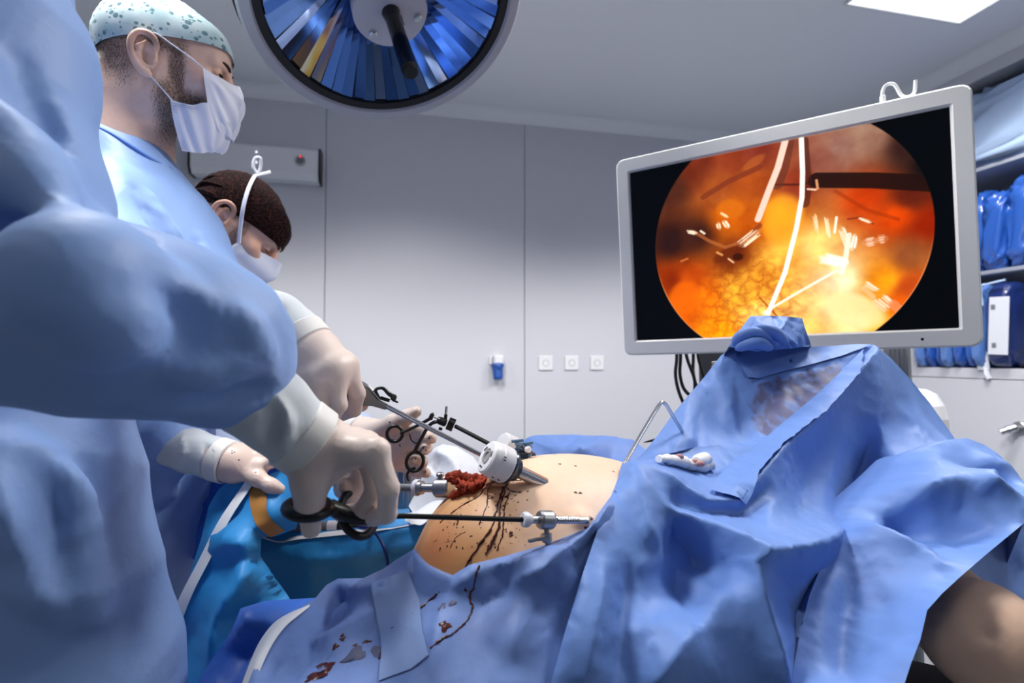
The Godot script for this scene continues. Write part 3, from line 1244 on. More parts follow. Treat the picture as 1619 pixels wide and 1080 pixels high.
func build_monitor() -> void:
	var cen := Vector3(0.5945, 1.5218, -1.2241)
	var rx := Vector3(0.85408, 0.02176, 0.51969)
	var uy := Vector3(-0.04279, 0.99868, 0.02854)
	var nz := rx.cross(uy).normalized()
	var bs := Basis(rx, uy, nz)
	var t := thing("monitor", cen + bs * Vector3(0, -0.26, 0), "large white-framed flat monitor showing an orange view from inside the belly", "monitor")
	# bevelled frame round the opening
	var b := Buf.new()
	var ow := 0.364
	var oh := 0.258
	var iw := 0.3285
	var ih := 0.22
	var loops := [[ow, oh, -0.05, 0.02], [ow, oh, -0.006, 0.02], [ow - 0.004, oh - 0.004, 0.0, 0.018], [iw + 0.004, ih + 0.004, 0.0, 0.004], [iw, ih, -0.004, 0.002], [iw, ih, -0.012, 0.002]]
	var rings := []
	for lp in loops:
		var ring := []
		for c in [[1, 1, 0], [-1, 1, 1], [-1, -1, 2], [1, -1, 3]]:
			for k in 5:
				var a: float = PI / 2 * c[2] + PI / 2 * k / 4.0
				ring.append(cen + bs * Vector3(c[0] * (lp[0] - lp[3]) + cos(a) * lp[3], c[1] * (lp[1] - lp[3]) + sin(a) * lp[3], lp[2]))
		rings.append(ring)
	for i in loops.size() - 1:
		for k in 20:
			var q := [rings[i][k], rings[i][(k + 1) % 20], rings[i + 1][(k + 1) % 20], rings[i + 1][k]]
			b.face(q)
	part("frame", b, M.monitor_white, t)
	b = Buf.new()
	b.box(cen + bs * Vector3(0, 0, -0.04), Vector3(ow * 2 - 0.008, oh * 2 - 0.008, 0.02), bs, 0.004)
	b.box(cen + bs * Vector3(0, 0, -0.065), Vector3(0.4, 0.3, 0.04), bs, 0.012)
	part("back_cover", b, M.monitor_white, t)
	b = Buf.new()
	b.face([cen + bs * Vector3(-iw, -ih, -0.01), cen + bs * Vector3(iw, -ih, -0.01), cen + bs * Vector3(iw, ih, -0.01), cen + bs * Vector3(-iw, ih, -0.01)], [Vector2(0, 1), Vector2(1, 1), Vector2(1, 0), Vector2(0, 0)])
	var sm := mat(col(4, 5, 7), 0.25)
	sm.metallic_specular = 0.15
	sm.emission_enabled = true
	sm.emission = Color.WHITE
	sm.emission_operator = BaseMaterial3D.EMISSION_OP_MULTIPLY
	sm.emission_texture = ImageTexture.create_from_image(screen_picture())
	sm.emission_energy_multiplier = 1.0
	part("screen", b, sm, t, "screen with a round orange camera view on black")
	b = Buf.new()
	b.ball(cen + bs * Vector3(0.268, -0.24, 0.0), Vector3(0.003, 0.003, 0.001), bs)
	part("power_button", b, M.black_plastic, t)
	var l := AreaLight3D.new()
	l.name = "screen_light"
	t.add_child(l)
	l.area_size = Vector2(0.55, 0.4)
	l.global_transform = Transform3D(bs, cen + bs * Vector3(0, 0, 0.004))
	l.rotate_object_local(Vector3.UP, PI)
	l.light_energy = 0.02
	l.light_color = Color(1.0, 0.6, 0.3)
	l.shadow_enabled = true
	# hook on the top edge
	t = thing("bag_hook", cen + bs * Vector3(0.235, 0.258, -0.03), "white wire double hook hung over the monitor's top edge", "hook")
	b = Buf.new()
	b.tube(smooth_path([cen + bs * Vector3(0.222, 0.25, -0.03), cen + bs * Vector3(0.222, 0.285, -0.03), cen + bs * Vector3(0.229, 0.3, -0.03), cen + bs * Vector3(0.243, 0.297, -0.03), cen + bs * Vector3(0.254, 0.272, -0.03), cen + bs * Vector3(0.265, 0.265, -0.03), cen + bs * Vector3(0.276, 0.272, -0.03), cen + bs * Vector3(0.279, 0.296, -0.03)]), 0.0035, 10)
	part("wire", b, M.white_metal, t)
	b = Buf.new()
	b.lathe(cen + bs * Vector3(0.222, 0.258, -0.03), uy, [Vector2(0, 0.0055), Vector2(0.02, 0.0055), Vector2(0.022, 0.0036)], 12)
	part("sleeve", b, M.white_plastic, t)
	# stand behind the drapes
	var foot := V(0.9832, 1.1956, -1.3623)
	t = thing("monitor_stand", Vector3(foot.x, 0, foot.z), "grey ribbed metal column carrying the monitor, seen under its lower right edge", "stand")
	b = Buf.new()
	b.box(Vector3(foot.x, 0.83, foot.z), Vector3(0.055, 1.6, 0.05), bs, 0.004)
	for k in 3:
		b.box(Vector3(foot.x, 0.83, foot.z) + Vector3(bs.x.x, 0, bs.x.z) * (-0.018 + 0.018 * k) + nz * 0.026, Vector3(0.009, 1.6, 0.008), bs, 0.002)
	part("column", b, M.dull_steel, t)
	b = Buf.new()
	b.box(Vector3(foot.x, 0.035, foot.z), Vector3(0.5, 0.05, 0.5), bs, 0.02)
	part("base", b, M.white_metal, t)
	b = Buf.new()
	b.tube([Vector3(foot.x, 1.52, foot.z), Vector3(foot.x - 0.1, 1.52, foot.z - 0.08), cen - nz * 0.09], 0.022, 14)
	part("arm", b, M.white_metal, t)
	# dark device with a label, and the looped cables, left of the stand
	t = thing("signal_box", V(0.5762, 1.2076, -1.502), "dark grey box with a white label under the monitor, left of the blue drape knot", "device")
	b = Buf.new()
	b.box(V(0.6017, 1.1999, -1.5222), Vector3(0.13, 0.16, 0.06), bs, 0.006)
	part("case", b, M.grey_dark, t)
	b = Buf.new()
	b.box(V(0.5694, 1.2208, -1.4616), Vector3(0.05, 0.04, 0.004), bs, 0.001)
	var lb := part("label_plate", b, M.white_plastic, t)
	b = Buf.new()
	b.torus(V(0.5507, 1.2328, -1.4572), nz, 0.0055, 0.0012, 20, 6, 1.0, rx, 1.5)
	b.box(V(0.5507, 1.2328, -1.4572), Vector3(0.008, 0.002, 0.001), bs)
	part("label_mark", b, M.black_plastic, lb)
	var loops2 := [[V(0.4352, 1.26, -1.4204), V(0.4318, 1.2099, -1.4219), V(0.4385, 1.1681, -1.4232), V(0.4552, 1.1264, -1.4244), V(0.4853, 1.0796, -1.4259)], [V(0.4452, 1.2666, -1.4202), V(0.4435, 1.2099, -1.4219), V(0.4519, 1.1731, -1.423), V(0.4686, 1.1531, -1.4236), V(0.4803, 1.1564, -1.4235), V(0.482, 1.1932, -1.4224), V(0.4653, 1.2399, -1.421), V(0.4586, 1.2666, -1.4202)], [V(0.4854, 1.2669, -1.4402), V(0.4854, 1.2093, -1.4419), V(0.4989, 1.1619, -1.4434), V(0.5192, 1.1246, -1.4445)], [V(0.4972, 1.2669, -1.4402), V(0.5057, 1.2262, -1.4414), V(0.5192, 1.1839, -1.4427), V(0.5362, 1.1416, -1.444)]]
	for lp in loops2:
		b = Buf.new()
		b.tube(smooth_path([Vector3(lp[0].x, lp[0].y + 0.12, lp[0].z - 0.02)] + lp), 0.0045, 8)
		single("cable", b, M.black_rubber, "black cable %s below the monitor's lower left corner" % ["hanging furthest left", "in a closed loop", "hanging straight beside the loop", "slanting into the grey box"][names.get("cable", -1) + 1], "cable", "cables below the monitor")


# what the belly camera sees, painted as on a screen: colour spots blended, then strokes
func screen_picture() -> Image:
	var W := 512
	var H := 343
	var spots := [Vector2(82.0, 50.8), Vector2(131.6, 11.7), Vector2(188.6, 6.0), Vector2(242.2, 6.3), Vector2(163.8, 65.9), Vector2(229.3, 66.5), Vector2(77.8, 149.3), Vector2(126.1, 143.7), Vector2(184.1, 116.7), Vector2(226.6, 135.0), Vector2(110.7, 226.9), Vector2(74.6, 223.4), Vector2(132.6, 265.3), Vector2(96.2, 286.9), Vector2(200.2, 259.1), Vector2(230.2, 307.5), Vector2(153.0, 326.6), Vector2(268.1, 130.1), Vector2(275.4, 198.4), Vector2(324.3, 193.6), Vector2(359.3, 251.5), Vector2(348.1, 304.1), Vector2(374.5, 327.1), Vector2(309.4, 334.4), Vector2(417.5, 339.8), Vector2(444.0, 300.5), Vector2(420.5, 257.5), Vector2(455.0, 220.6), Vector2(480.7, 174.1), Vector2(440.9, 157.7), Vector2(399.8, 119.9), Vector2(458.3, 130.3), Vector2(339.4, 44.3), Vector2(403.6, 16.4), Vector2(367.6, 29.1), Vector2(461.1, 50.3), Vector2(483.9, 85.2), Vector2(299.8, 79.9), Vector2(453.2, 270.9), Vector2(192.2, 188.2), Vector2(238.1, 239.5)]
	var cols := [[75, 35, 25], [112, 42, 24], [140, 55, 30], [130, 50, 35], [165, 78, 32], [170, 74, 25], [45, 22, 22], [60, 28, 22], [205, 92, 10], [190, 80, 10], [190, 70, 10], [140, 42, 5], [240, 112, 10], [235, 100, 5], [240, 165, 45], [250, 190, 90], [255, 150, 10], [250, 150, 20], [252, 180, 65], [252, 200, 110], [255, 235, 180], [255, 215, 140], [255, 225, 150], [250, 195, 100], [255, 170, 20], [230, 90, 10], [245, 150, 20], [150, 80, 40], [140, 30, 5], [215, 65, 5], [200, 60, 10], [90, 28, 15], [135, 75, 60], [155, 115, 95], [150, 105, 90], [50, 28, 25], [18, 14, 14], [140, 50, 30], [190, 70, 20], [120, 45, 15], [235, 150, 40]]
	var low := Image.create_empty(W / 4, H / 4, false, Image.FORMAT_RGBF)
	for y in H / 4:
		for x in W / 4:
			var c := Vector3.ZERO
			var w := 0.0
			for i in spots.size():
				var d: float = 1.0 / (pow(spots[i].distance_squared_to(Vector2(x * 4 + 2, y * 4 + 2)), 1.6) + 400.0)
				c += Vector3(cols[i][0], cols[i][1], cols[i][2]) * d
				w += d
			c /= w * 255.0
			low.set_pixel(x, y, Color(c.x, c.y, c.z))
	low.resize(W, H, Image.INTERPOLATE_CUBIC)
	var im := low
	var fat := FastNoiseLite.new()
	fat.noise_type = FastNoiseLite.TYPE_CELLULAR
	fat.cellular_return_type = FastNoiseLite.RETURN_DISTANCE2_SUB
	fat.frequency = 0.05
	fat.domain_warp_enabled = true
	fat.domain_warp_amplitude = 30.0
	fat.domain_warp_frequency = 0.03
	fat.seed = 4
	var veil := FastNoiseLite.new()
	veil.frequency = 0.018
	veil.fractal_octaves = 4
	var fc: Vector2 = [Vector2(210.0, 283.1)][0]
	for y in H:
		for x in W:
			var c := im.get_pixel(x, y)
			var n := veil.get_noise_2d(x, y) * 0.13
			var f := clampf(1.0 - Vector2(x, y).distance_to(fc) / 120.0, 0.0, 1.0)
			f = minf(1.0, f * 2.0)
			if f > 0.0:
				var e := fat.get_noise_2d(x, y * 1.1) + 1.0
				n += f * (clampf(e * 2.2, 0.0, 1.0) - 0.72) * 0.26
			im.set_pixel(x, y, Color(c.r * (1.0 + n), c.g * (1.0 + n * 1.7), c.b * (1.0 + n * 1.7)))
	dab(im, [Vector2(187.9, 105.5)][0], 30, 22, 0.2, Color8(214, 108, 20), 0.75)
	dab(im, [Vector2(226.8, 129.2)][0], 24, 16, 0.6, Color8(196, 88, 16), 0.6)
	dab(im, [Vector2(272.9, 136.5)][0], 40, 52, 0.1, Color8(252, 166, 40), 0.7)
	dab(im, [Vector2(230.9, 26.7)][0], 26, 10, -0.5, Color8(190, 100, 40), 0.5)
	dab(im, [Vector2(97.3, 262.4)][0], 34, 40, 0.5, Color8(240, 104, 8), 0.75)
	dab(im, [Vector2(375.3, 306.0)][0], 56, 32, 0.5, Color8(255, 226, 160), 0.8)
	dab(im, [Vector2(181.2, 186.8)][0], 34, 14, -0.4, Color8(92, 34, 14), 0.6)
	dab(im, [Vector2(197.3, 194.7)][0], 11, 8, 0.0, Color8(46, 18, 12), 0.8)
	for s in [[[Vector2(140.7, 73.7), Vector2(186.7, 52.5), Vector2(241.0, 36.8)], 5.0, [120, 48, 30], 0.7], [[Vector2(260.2, 72.4), Vector2(299.8, 79.9), Vector2(328.7, 80.0)], 2.0, [70, 25, 20], 0.7], [[Vector2(231.5, 273.2), Vector2(259.0, 309.3), Vector2(270.2, 332.4)], 1.5, [150, 40, 10], 0.6], [[Vector2(328.8, 77.8), Vector2(409.4, 93.6), Vector2(490.7, 114.3)], 13.0, [32, 15, 13], 0.92],
			[[Vector2(355.8, 101.3), Vector2(399.0, 140.6), Vector2(440.7, 162.8)], 3.0, [150, 45, 10], 0.5], [[Vector2(192.9, 170.7), Vector2(220.4, 157.1), Vector2(236.8, 142.2)], 4.0, [140, 60, 30], 0.8], [[Vector2(120.5, 136.9), Vector2(148.6, 158.9), Vector2(176.2, 174.4), Vector2(214.7, 165.5)], 3.0, [180, 100, 50], 0.7], [[Vector2(289.2, 0.1), Vector2(279.5, 44.8), Vector2(268.3, 73.9)], 9.0, [90, 45, 38], 0.6], [[Vector2(312.4, 5.5), Vector2(315.2, 82.9), Vector2(310.1, 114.9)], 7.0, [60, 25, 22], 0.6],
			[[Vector2(285.5, -7.4), Vector2(270.5, 42.9), Vector2(253.7, 82.5), Vector2(234.1, 130.4)], 5.5, [248, 205, 186], 1.0], [[Vector2(308.8, -1.9), Vector2(308.4, 59.6), Vector2(305.8, 103.1), Vector2(294.9, 156.5), Vector2(274.1, 231.9), Vector2(242.7, 306.0)], 4.0, [255, 246, 232], 1.0], [[Vector2(236.7, 301.1), Vector2(292.5, 269.3), Vector2(352.5, 236.9)], 2.2, [255, 240, 215], 1.0],
			[[Vector2(207.1, 352.5), Vector2(234.3, 334.1), Vector2(255.3, 326.0)], 4.0, [255, 220, 190], 0.8], [[Vector2(333.0, 213.1), Vector2(364.8, 225.4)], 9.0, [255, 250, 240], 0.95], [[Vector2(372.8, 178.7), Vector2(365.9, 220.2), Vector2(359.7, 240.8)], 4.0, [255, 245, 230], 0.8],
			[[Vector2(205.9, 171.3), Vector2(231.1, 154.0)], 8.0, [250, 225, 190], 0.9], [[Vector2(324.5, 139.1), Vector2(327.2, 166.8)], 3.0, [255, 225, 180], 0.7], [[Vector2(341.1, 147.2), Vector2(343.7, 176.7)], 3.0, [255, 235, 200], 0.7], [[Vector2(355.9, 146.3), Vector2(352.2, 171.4)], 2.0, [255, 250, 235], 0.9], [[Vector2(362.5, 166.5), Vector2(372.0, 201.9)], 5.0, [255, 235, 205], 0.7], [[Vector2(381.6, 182.0), Vector2(377.3, 202.5)], 4.0, [255, 252, 240], 0.95],
			[[Vector2(397.0, 194.6), Vector2(405.7, 193.7)], 8.0, [240, 190, 160], 0.7], [[Vector2(414.4, 192.8), Vector2(421.2, 191.7)], 7.0, [240, 195, 165], 0.6], [[Vector2(372.0, 152.0), Vector2(389.8, 151.7), Vector2(406.8, 164.8)], 1.5, [120, 40, 20], 0.7], [[Vector2(389.8, 152.7), Vector2(403.5, 161.1)], 2.5, [255, 225, 195], 0.9],
			[[Vector2(394.5, 263.3), Vector2(407.1, 274.9)], 4.0, [255, 220, 190], 0.8], [[Vector2(417.8, 286.2), Vector2(425.9, 296.1)], 4.0, [255, 225, 200], 0.8], [[Vector2(406.4, 292.5), Vector2(420.4, 307.0)], 6.0, [255, 215, 180], 0.8], [[Vector2(429.1, 299.4), Vector2(439.4, 312.4)], 7.0, [245, 150, 110], 0.6], [[Vector2(390.7, 270.3), Vector2(402.4, 284.9)], 4.0, [255, 200, 150], 0.6],
			[[Vector2(109.9, 134.1), Vector2(123.9, 139.8)], 4.0, [255, 235, 205], 0.95], [[Vector2(133.3, 137.5), Vector2(140.0, 143.3)], 2.0, [255, 235, 205], 0.9], [[Vector2(165.8, 128.0), Vector2(167.6, 137.7)], 4.0, [255, 230, 195], 0.95], [[Vector2(175.9, 126.0), Vector2(182.1, 137.5)], 4.0, [255, 240, 215], 0.95], [[Vector2(171.0, 109.8), Vector2(181.8, 118.7)], 2.5, [255, 220, 170], 0.9],
			[[Vector2(328.8, 77.8), Vector2(330.1, 92.2)], 2.0, [230, 160, 110], 0.9], [[Vector2(314.9, 90.5), Vector2(327.2, 93.9)], 1.5, [255, 220, 190], 0.9], [[Vector2(161.3, 182.0), Vector2(170.0, 187.8)], 2.0, [240, 170, 100], 0.8], [[Vector2(180.8, 196.2), Vector2(189.3, 204.2)], 1.5, [255, 220, 170], 0.8], [[Vector2(94.3, 190.9), Vector2(106.5, 187.4)], 2.0, [220, 120, 60], 0.7]]:
		var cc2 := Color8(s[2][0], s[2][1], s[2][2])
		if s[2][2] > 150 and s[1] >= 2.5 and s[0].size() < 3 and s[1] != 5.5:
			# a glint: a handful of thin streaks side by side
			var dir: Vector2 = (s[0][1] - s[0][0])
			var across := dir.orthogonal().normalized() * float(s[1])
			dab(im, (s[0][0] + s[0][1]) / 2.0, s[1] + dir.length() * 0.6, s[1] * 1.1, dir.angle(), cc2, s[3] * 0.35)
			for k in int(s[1] * 1.6) + 2:
				var off := across * rng.randf_range(-1.0, 1.0)
				stroke(im, [s[0][0] + off + dir * rng.randf_range(-0.15, 0.3), s[0][1] + off + dir * rng.randf_range(-0.3, 0.15)], rng.randf_range(0.35, 1.1), cc2, s[3])
		else:
			stroke(im, s[0], s[1], cc2, s[3])
	# the round mask of the camera: everything beyond it is black
	var cc := Vector2(256 + 0.013 / 0.657 * 512, 171.5 - 0.004 / 0.44 * 343)
	var rr := 0.284 / 0.657 * 512
	for y in H:
		for x in W:
			var d := Vector2((x - cc.x), (y - cc.y)).length() - rr
			if d > -2.0:
				var c := im.get_pixel(x, y)
				var low_rim := clampf((y - 190.0) / 60.0, 0.0, 1.0)
				c = c.lerp(Color8(240, 150, 90), 0.8 * low_rim * clampf((d + 2.0) / 1.0, 0.0, 1.0))
				im.set_pixel(x, y, c.lerp(Color8(6, 8, 12), clampf(d + 0.5, 0.0, 1.0)))
	im.convert(Image.FORMAT_RGB8)
	return im


func dab(im: Image, c: Vector2, rx: float, ry: float, turn: float, colr: Color, a: float) -> void:
	var r := int(maxf(rx, ry)) + 2
	for y in range(maxi(0, int(c.y) - r), mini(im.get_height(), int(c.y) + r)):
		for x in range(maxi(0, int(c.x) - r), mini(im.get_width(), int(c.x) + r)):
			var q := (Vector2(x, y) - c).rotated(-turn) / Vector2(rx, ry)
			var w := 1.0 - q.length_squared()
			if w > 0.0: im.set_pixel(x, y, im.get_pixel(x, y).lerp(colr, a * smoothstep(0.0, 0.6, w)))


func stroke(im: Image, pts: Array, r: float, colr: Color, a: float) -> void:
	var lo: Vector2 = pts[0]
	var hi: Vector2 = pts[0]
	for p in pts: lo = lo.min(p); hi = hi.max(p)
	for y in range(maxi(0, int(lo.y - r - 2)), mini(im.get_height(), int(hi.y + r + 3))):
		for x in range(maxi(0, int(lo.x - r - 2)), mini(im.get_width(), int(hi.x + r + 3))):
			var d := 1e9
			for i in pts.size() - 1:
				d = minf(d, Geometry2D.get_closest_point_to_segment(Vector2(x, y), pts[i], pts[i + 1]).distance_to(Vector2(x, y)))
			if d < r + 0.7: im.set_pixel(x, y, im.get_pixel(x, y).lerp(colr, a * clampf(r + 0.5 - d, 0.0, 1.0)))



func paint_sheet(called: String, outline: Array, creases: Array, folds: Array, facing: Vector3, step: float, m: Material, label: String, rounds := 6, wave := 0.0, seed := 1, skirts := [], freq := 11.0, paint = null) -> Array:
	var s := Sheet.new(outline, creases, folds, facing, step, rounds, wave, seed, freq)
	if called in ["front_drape", "side_drape", "arm_drape", "screen_drape", "far_drape"]: s.keep_off(patient, 0.006)
	var b := Buf.new()
	s.put(b, paint)
	b.tint = Color.WHITE
	for k in skirts: s.skirt(b, k[0], k[1], k[2])
	var t := thing(called, b.base_point(), label, "drape")
	part("sheet", b, m, t)
	return [s, t]


func build_drapes() -> void:
	shape_patient()
	# ---- the tent over the head end: back panel under the monitor
	var ridge := [V(0.6196, 1.2727, -0.9197), V(0.5607, 1.2353, -0.8909), V(0.4934, 1.1957, -0.8571), V(0.4379, 1.1612, -0.8331), V(0.3921, 1.1347, -0.8139), V(0.3506, 1.1249, -0.8042), V(0.2691, 1.119, -0.7944), V(0.2118, 1.1132, -0.7595), V(0.1647, 1.1056, -0.7398)]
	var r2 := ridge.duplicate()
	r2.reverse()
	var top := [V(0.1652, 1.1052, -0.7418), V(0.1889, 1.1151, -0.7745), V(0.2197, 1.1338, -0.8139), V(0.2525, 1.159, -0.8532), V(0.2863, 1.1858, -0.8824), V(0.3239, 1.2157, -0.9115), V(0.3655, 1.2544, -0.9403), V(0.3897, 1.27, -0.9448), V(0.4341, 1.2711, -0.9448), V(0.4871, 1.2688, -0.9399), V(0.5367, 1.2697, -0.9298), V(0.5827, 1.2728, -0.9247)]
	# a damp patch has soaked into the cloth below the folded hem
	var damp := PackedVector2Array()
	for q in [V(0.4135, 1.2055, -0.9018), V(0.4558, 1.2172, -0.9014), V(0.5088, 1.2299, -0.901), V(0.5426, 1.2394, -0.9007), V(0.5511, 1.2225, -0.9013), V(0.5194, 1.1992, -0.902), V(0.4791, 1.1642, -0.903), V(0.4474, 1.1357, -0.9039), V(0.4294, 1.123, -0.9043), V(0.3923, 1.1124, -0.9046), V(0.3775, 1.1124, -0.9046), V(0.3817, 1.1505, -0.9035), V(0.3881, 1.1717, -0.9028), V(0.4008, 1.1907, -0.9022)]: damp.push_back(Vector2(q.x, q.y))
	var edge := FastNoiseLite.new()
	edge.frequency = 45.0
	edge.fractal_octaves = 4
	var soak := func(p: Vector3) -> Color:
		var q := Vector2(p.x, p.y)
		var n := edge.get_noise_2d(q.x, q.y)
		var w := q + Vector2(n, edge.get_noise_2d(q.y, q.x)) * 0.008
		if not Geometry2D.is_point_in_polygon(w, damp): return Color.WHITE
		return Color(0.8, 0.42, 0.36) if n < 0.22 + (q.y - 1.24) * 3.0 + (q.x - 0.55) * -0.5 else Color(0.95, 0.72, 0.68)
	var t := paint_sheet("screen_drape", top + ridge.slice(0, 8),
		[[[V(0.4206, 1.213, -0.9266), V(0.467, 1.225, -0.9232), V(0.5189, 1.2392, -0.9188), V(0.5603, 1.25, -0.9154), V(0.6132, 1.2684, -0.9199)], 0.007, 0.010], [[V(0.3558, 1.2241, -0.9162), V(0.3433, 1.1738, -0.8777), V(0.3286, 1.1289, -0.8341)], 0.008, 0.02], [[V(0.389, 1.262, -0.9301), V(0.371, 1.2244, -0.9062), V(0.3639, 1.1743, -0.8727), V(0.3547, 1.1297, -0.8291)], -0.006, 0.015]],
		[[V(0.4156, 1.207, -0.9157), V(0.4614, 1.2189, -0.9124), V(0.5133, 1.2329, -0.9089), V(0.5548, 1.2436, -0.9066), V(0.5991, 1.2607, -0.9151)], [[V(0.2888, 1.1738, -0.8777), V(0.2546, 1.1311, -0.819), V(0.2299, 1.1161, -0.7845)], 0.01, 0.025], [[V(0.3251, 1.2039, -0.8918), V(0.3007, 1.1566, -0.8482), V(0.2781, 1.1239, -0.8042)], -0.008, 0.02], [[V(0.3637, 1.214, -0.9015), V(0.3344, 1.1297, -0.8291)], 0.006, 0.015], [V(0.4452, 1.2034, -0.9018), V(0.415, 1.164, -0.873), V(0.3885, 1.1331, -0.839)], [V(0.5031, 1.2144, -0.8915), V(0.4569, 1.175, -0.8647)]],
		Vector3(-0.15, 0.1, 1), 0.006, M.drape, "blue drape hung as a tent below the monitor, wet dark patch under its hem", 3, 0.0008, 3,
		[[top[0], top[11], Vector3(0.02, -0.22, -0.16)]], 11.0, soak)
	part("folded_hem", sheet_patch(t[0], [V(0.3857, 1.2456, -0.9306), V(0.4032, 1.2609, -0.9301), V(0.4273, 1.2664, -0.9299), V(0.482, 1.2653, -0.93), V(0.5367, 1.2664, -0.9299), V(0.5796, 1.2684, -0.9199), V(0.611, 1.2684, -0.9199), V(0.5572, 1.2489, -0.9105), V(0.5144, 1.2371, -0.9108), V(0.466, 1.2229, -0.9213), V(0.4194, 1.211, -0.9216), V(0.3967, 1.2132, -0.9216)], 0.0035), M.drape, t[1])
	# bunched cloth gathered at the top of the tent
	var kn := thing("drape_knot", V(0.4484, 1.2621, -0.9401), "gathered bunch of blue drape topping the tent, in front of the monitor", "drape")
	var flap := Sheet.new([V(0.3687, 1.2693, -0.9148), V(0.3848, 1.2911, -0.9192), V(0.4119, 1.3221, -0.9282), V(0.4327, 1.3232, -0.9282), V(0.471, 1.3221, -0.9282), V(0.5017, 1.3189, -0.9283), V(0.5055, 1.2978, -0.924), V(0.5125, 1.2705, -0.9198), V(0.4584, 1.2649, -0.905), V(0.4082, 1.2606, -0.9001)],
		[[V(0.4119, 1.3221, -0.9282), V(0.3923, 1.2904, -0.9042), V(0.3796, 1.2722, -0.8997)], [V(0.4188, 1.3071, -0.8987), V(0.4414, 1.2959, -0.887), V(0.4765, 1.2721, -0.8947)], [V(0.4414, 1.2959, -0.887), V(0.4699, 1.3145, -0.9135)], [V(0.4188, 1.3071, -0.8987), V(0.3962, 1.2822, -0.8844), V(0.39, 1.2688, -0.8898)]],
		[[V(0.4294, 1.2881, -0.8993), V(0.4505, 1.2722, -0.8997)], [V(0.4763, 1.2995, -0.9139), V(0.4957, 1.2833, -0.9144)], [V(0.4118, 1.3048, -0.9138), V(0.3953, 1.2775, -0.9016)]], Vector3(-0.1, 0.15, 1), 0.0045, 2, 0.003, 5, 30.0)
	var b := Buf.new()
	flap.put(b)
	flap.skirt(b, V(0.3687, 1.2693, -0.9148), V(0.5125, 1.2705, -0.9198), Vector3(0, -0.06, -0.08))
	part("fold", b, M.drape, kn)
	b = Buf.new()
	for f in [[V(0.3711, 1.2722, -0.8997), V(0.3774, 1.2854, -0.8843), V(0.3942, 1.2912, -0.8752), V(0.4148, 1.284, -0.8754), V(0.4382, 1.2688, -0.8898)], [V(0.3764, 1.2648, -0.9), V(0.3836, 1.2717, -0.8797), V(0.4006, 1.2746, -0.8717), V(0.4232, 1.2666, -0.8849)], [V(0.3899, 1.2874, -0.8843), V(0.4034, 1.2975, -0.877), V(0.4251, 1.2932, -0.8751), V(0.4508, 1.2772, -0.8896), V(0.4664, 1.2669, -0.8999)]]:
		b.tube(smooth_path(f), [0.004, 0.007, 0.009, 0.010, 0.011, 0.011, 0.012, 0.012, 0.012, 0.012, 0.012, 0.012, 0.012, 0.012, 0.012, 0.011, 0.010, 0.009, 0.008, 0.006, 0.004, 0.003, 0.003, 0.003, 0.003], 14, true, 0.8)
	part("rolled_folds", b, M.drape, kn)

	# ---- the big front sheet
	var lobe_edge := [V(0.6319, 1.1341, -0.7739), V(0.553, 1.1177, -0.7394), V(0.5102, 1.0936, -0.7201), V(0.4681, 1.0726, -0.7007), V(0.4253, 1.0459, -0.6765), V(0.3702, 1.0155, -0.6425), V(0.3321, 0.9854, -0.6084), V(0.3014, 0.9563, -0.5742), V(0.2747, 0.9172, -0.5404)]
	var left := [V(0.0322, 0.9454, -0.4945), V(0.0501, 0.9897, -0.5182), V(0.0721, 1.0327, -0.5519), V(0.0939, 1.0649, -0.5909), V(0.1148, 1.0814, -0.6454), V(0.1314, 1.096, -0.68), V(0.1439, 1.1115, -0.7096)]
	var outline := [V(0.1439, 1.1115, -0.7096), V(0.1614, 1.1094, -0.7246)] + [ridge[6] + Vector3(-0.03, -0.004, 0.01), ridge[6], ridge[5], ridge[4], ridge[3], ridge[2], ridge[1], ridge[0]] + [V(0.6513, 1.25, -0.9254), V(0.6787, 1.2134, -0.9165), V(0.6976, 1.1721, -0.8978), V(0.6986, 1.1347, -0.8639), V(0.686, 1.1221, -0.8343)] + [V(0.6418, 1.1143, -0.7945), V(0.5809, 1.0979, -0.77), V(0.5395, 1.073, -0.7508), V(0.496, 1.0519, -0.7264), V(0.4517, 1.0244, -0.7022), V(0.3934, 0.9927, -0.6632), V(0.3769, 0.9618, -0.6391), V(0.3547, 0.9332, -0.61), V(0.334, 0.8952, -0.5761)] + left.slice(0, 6)
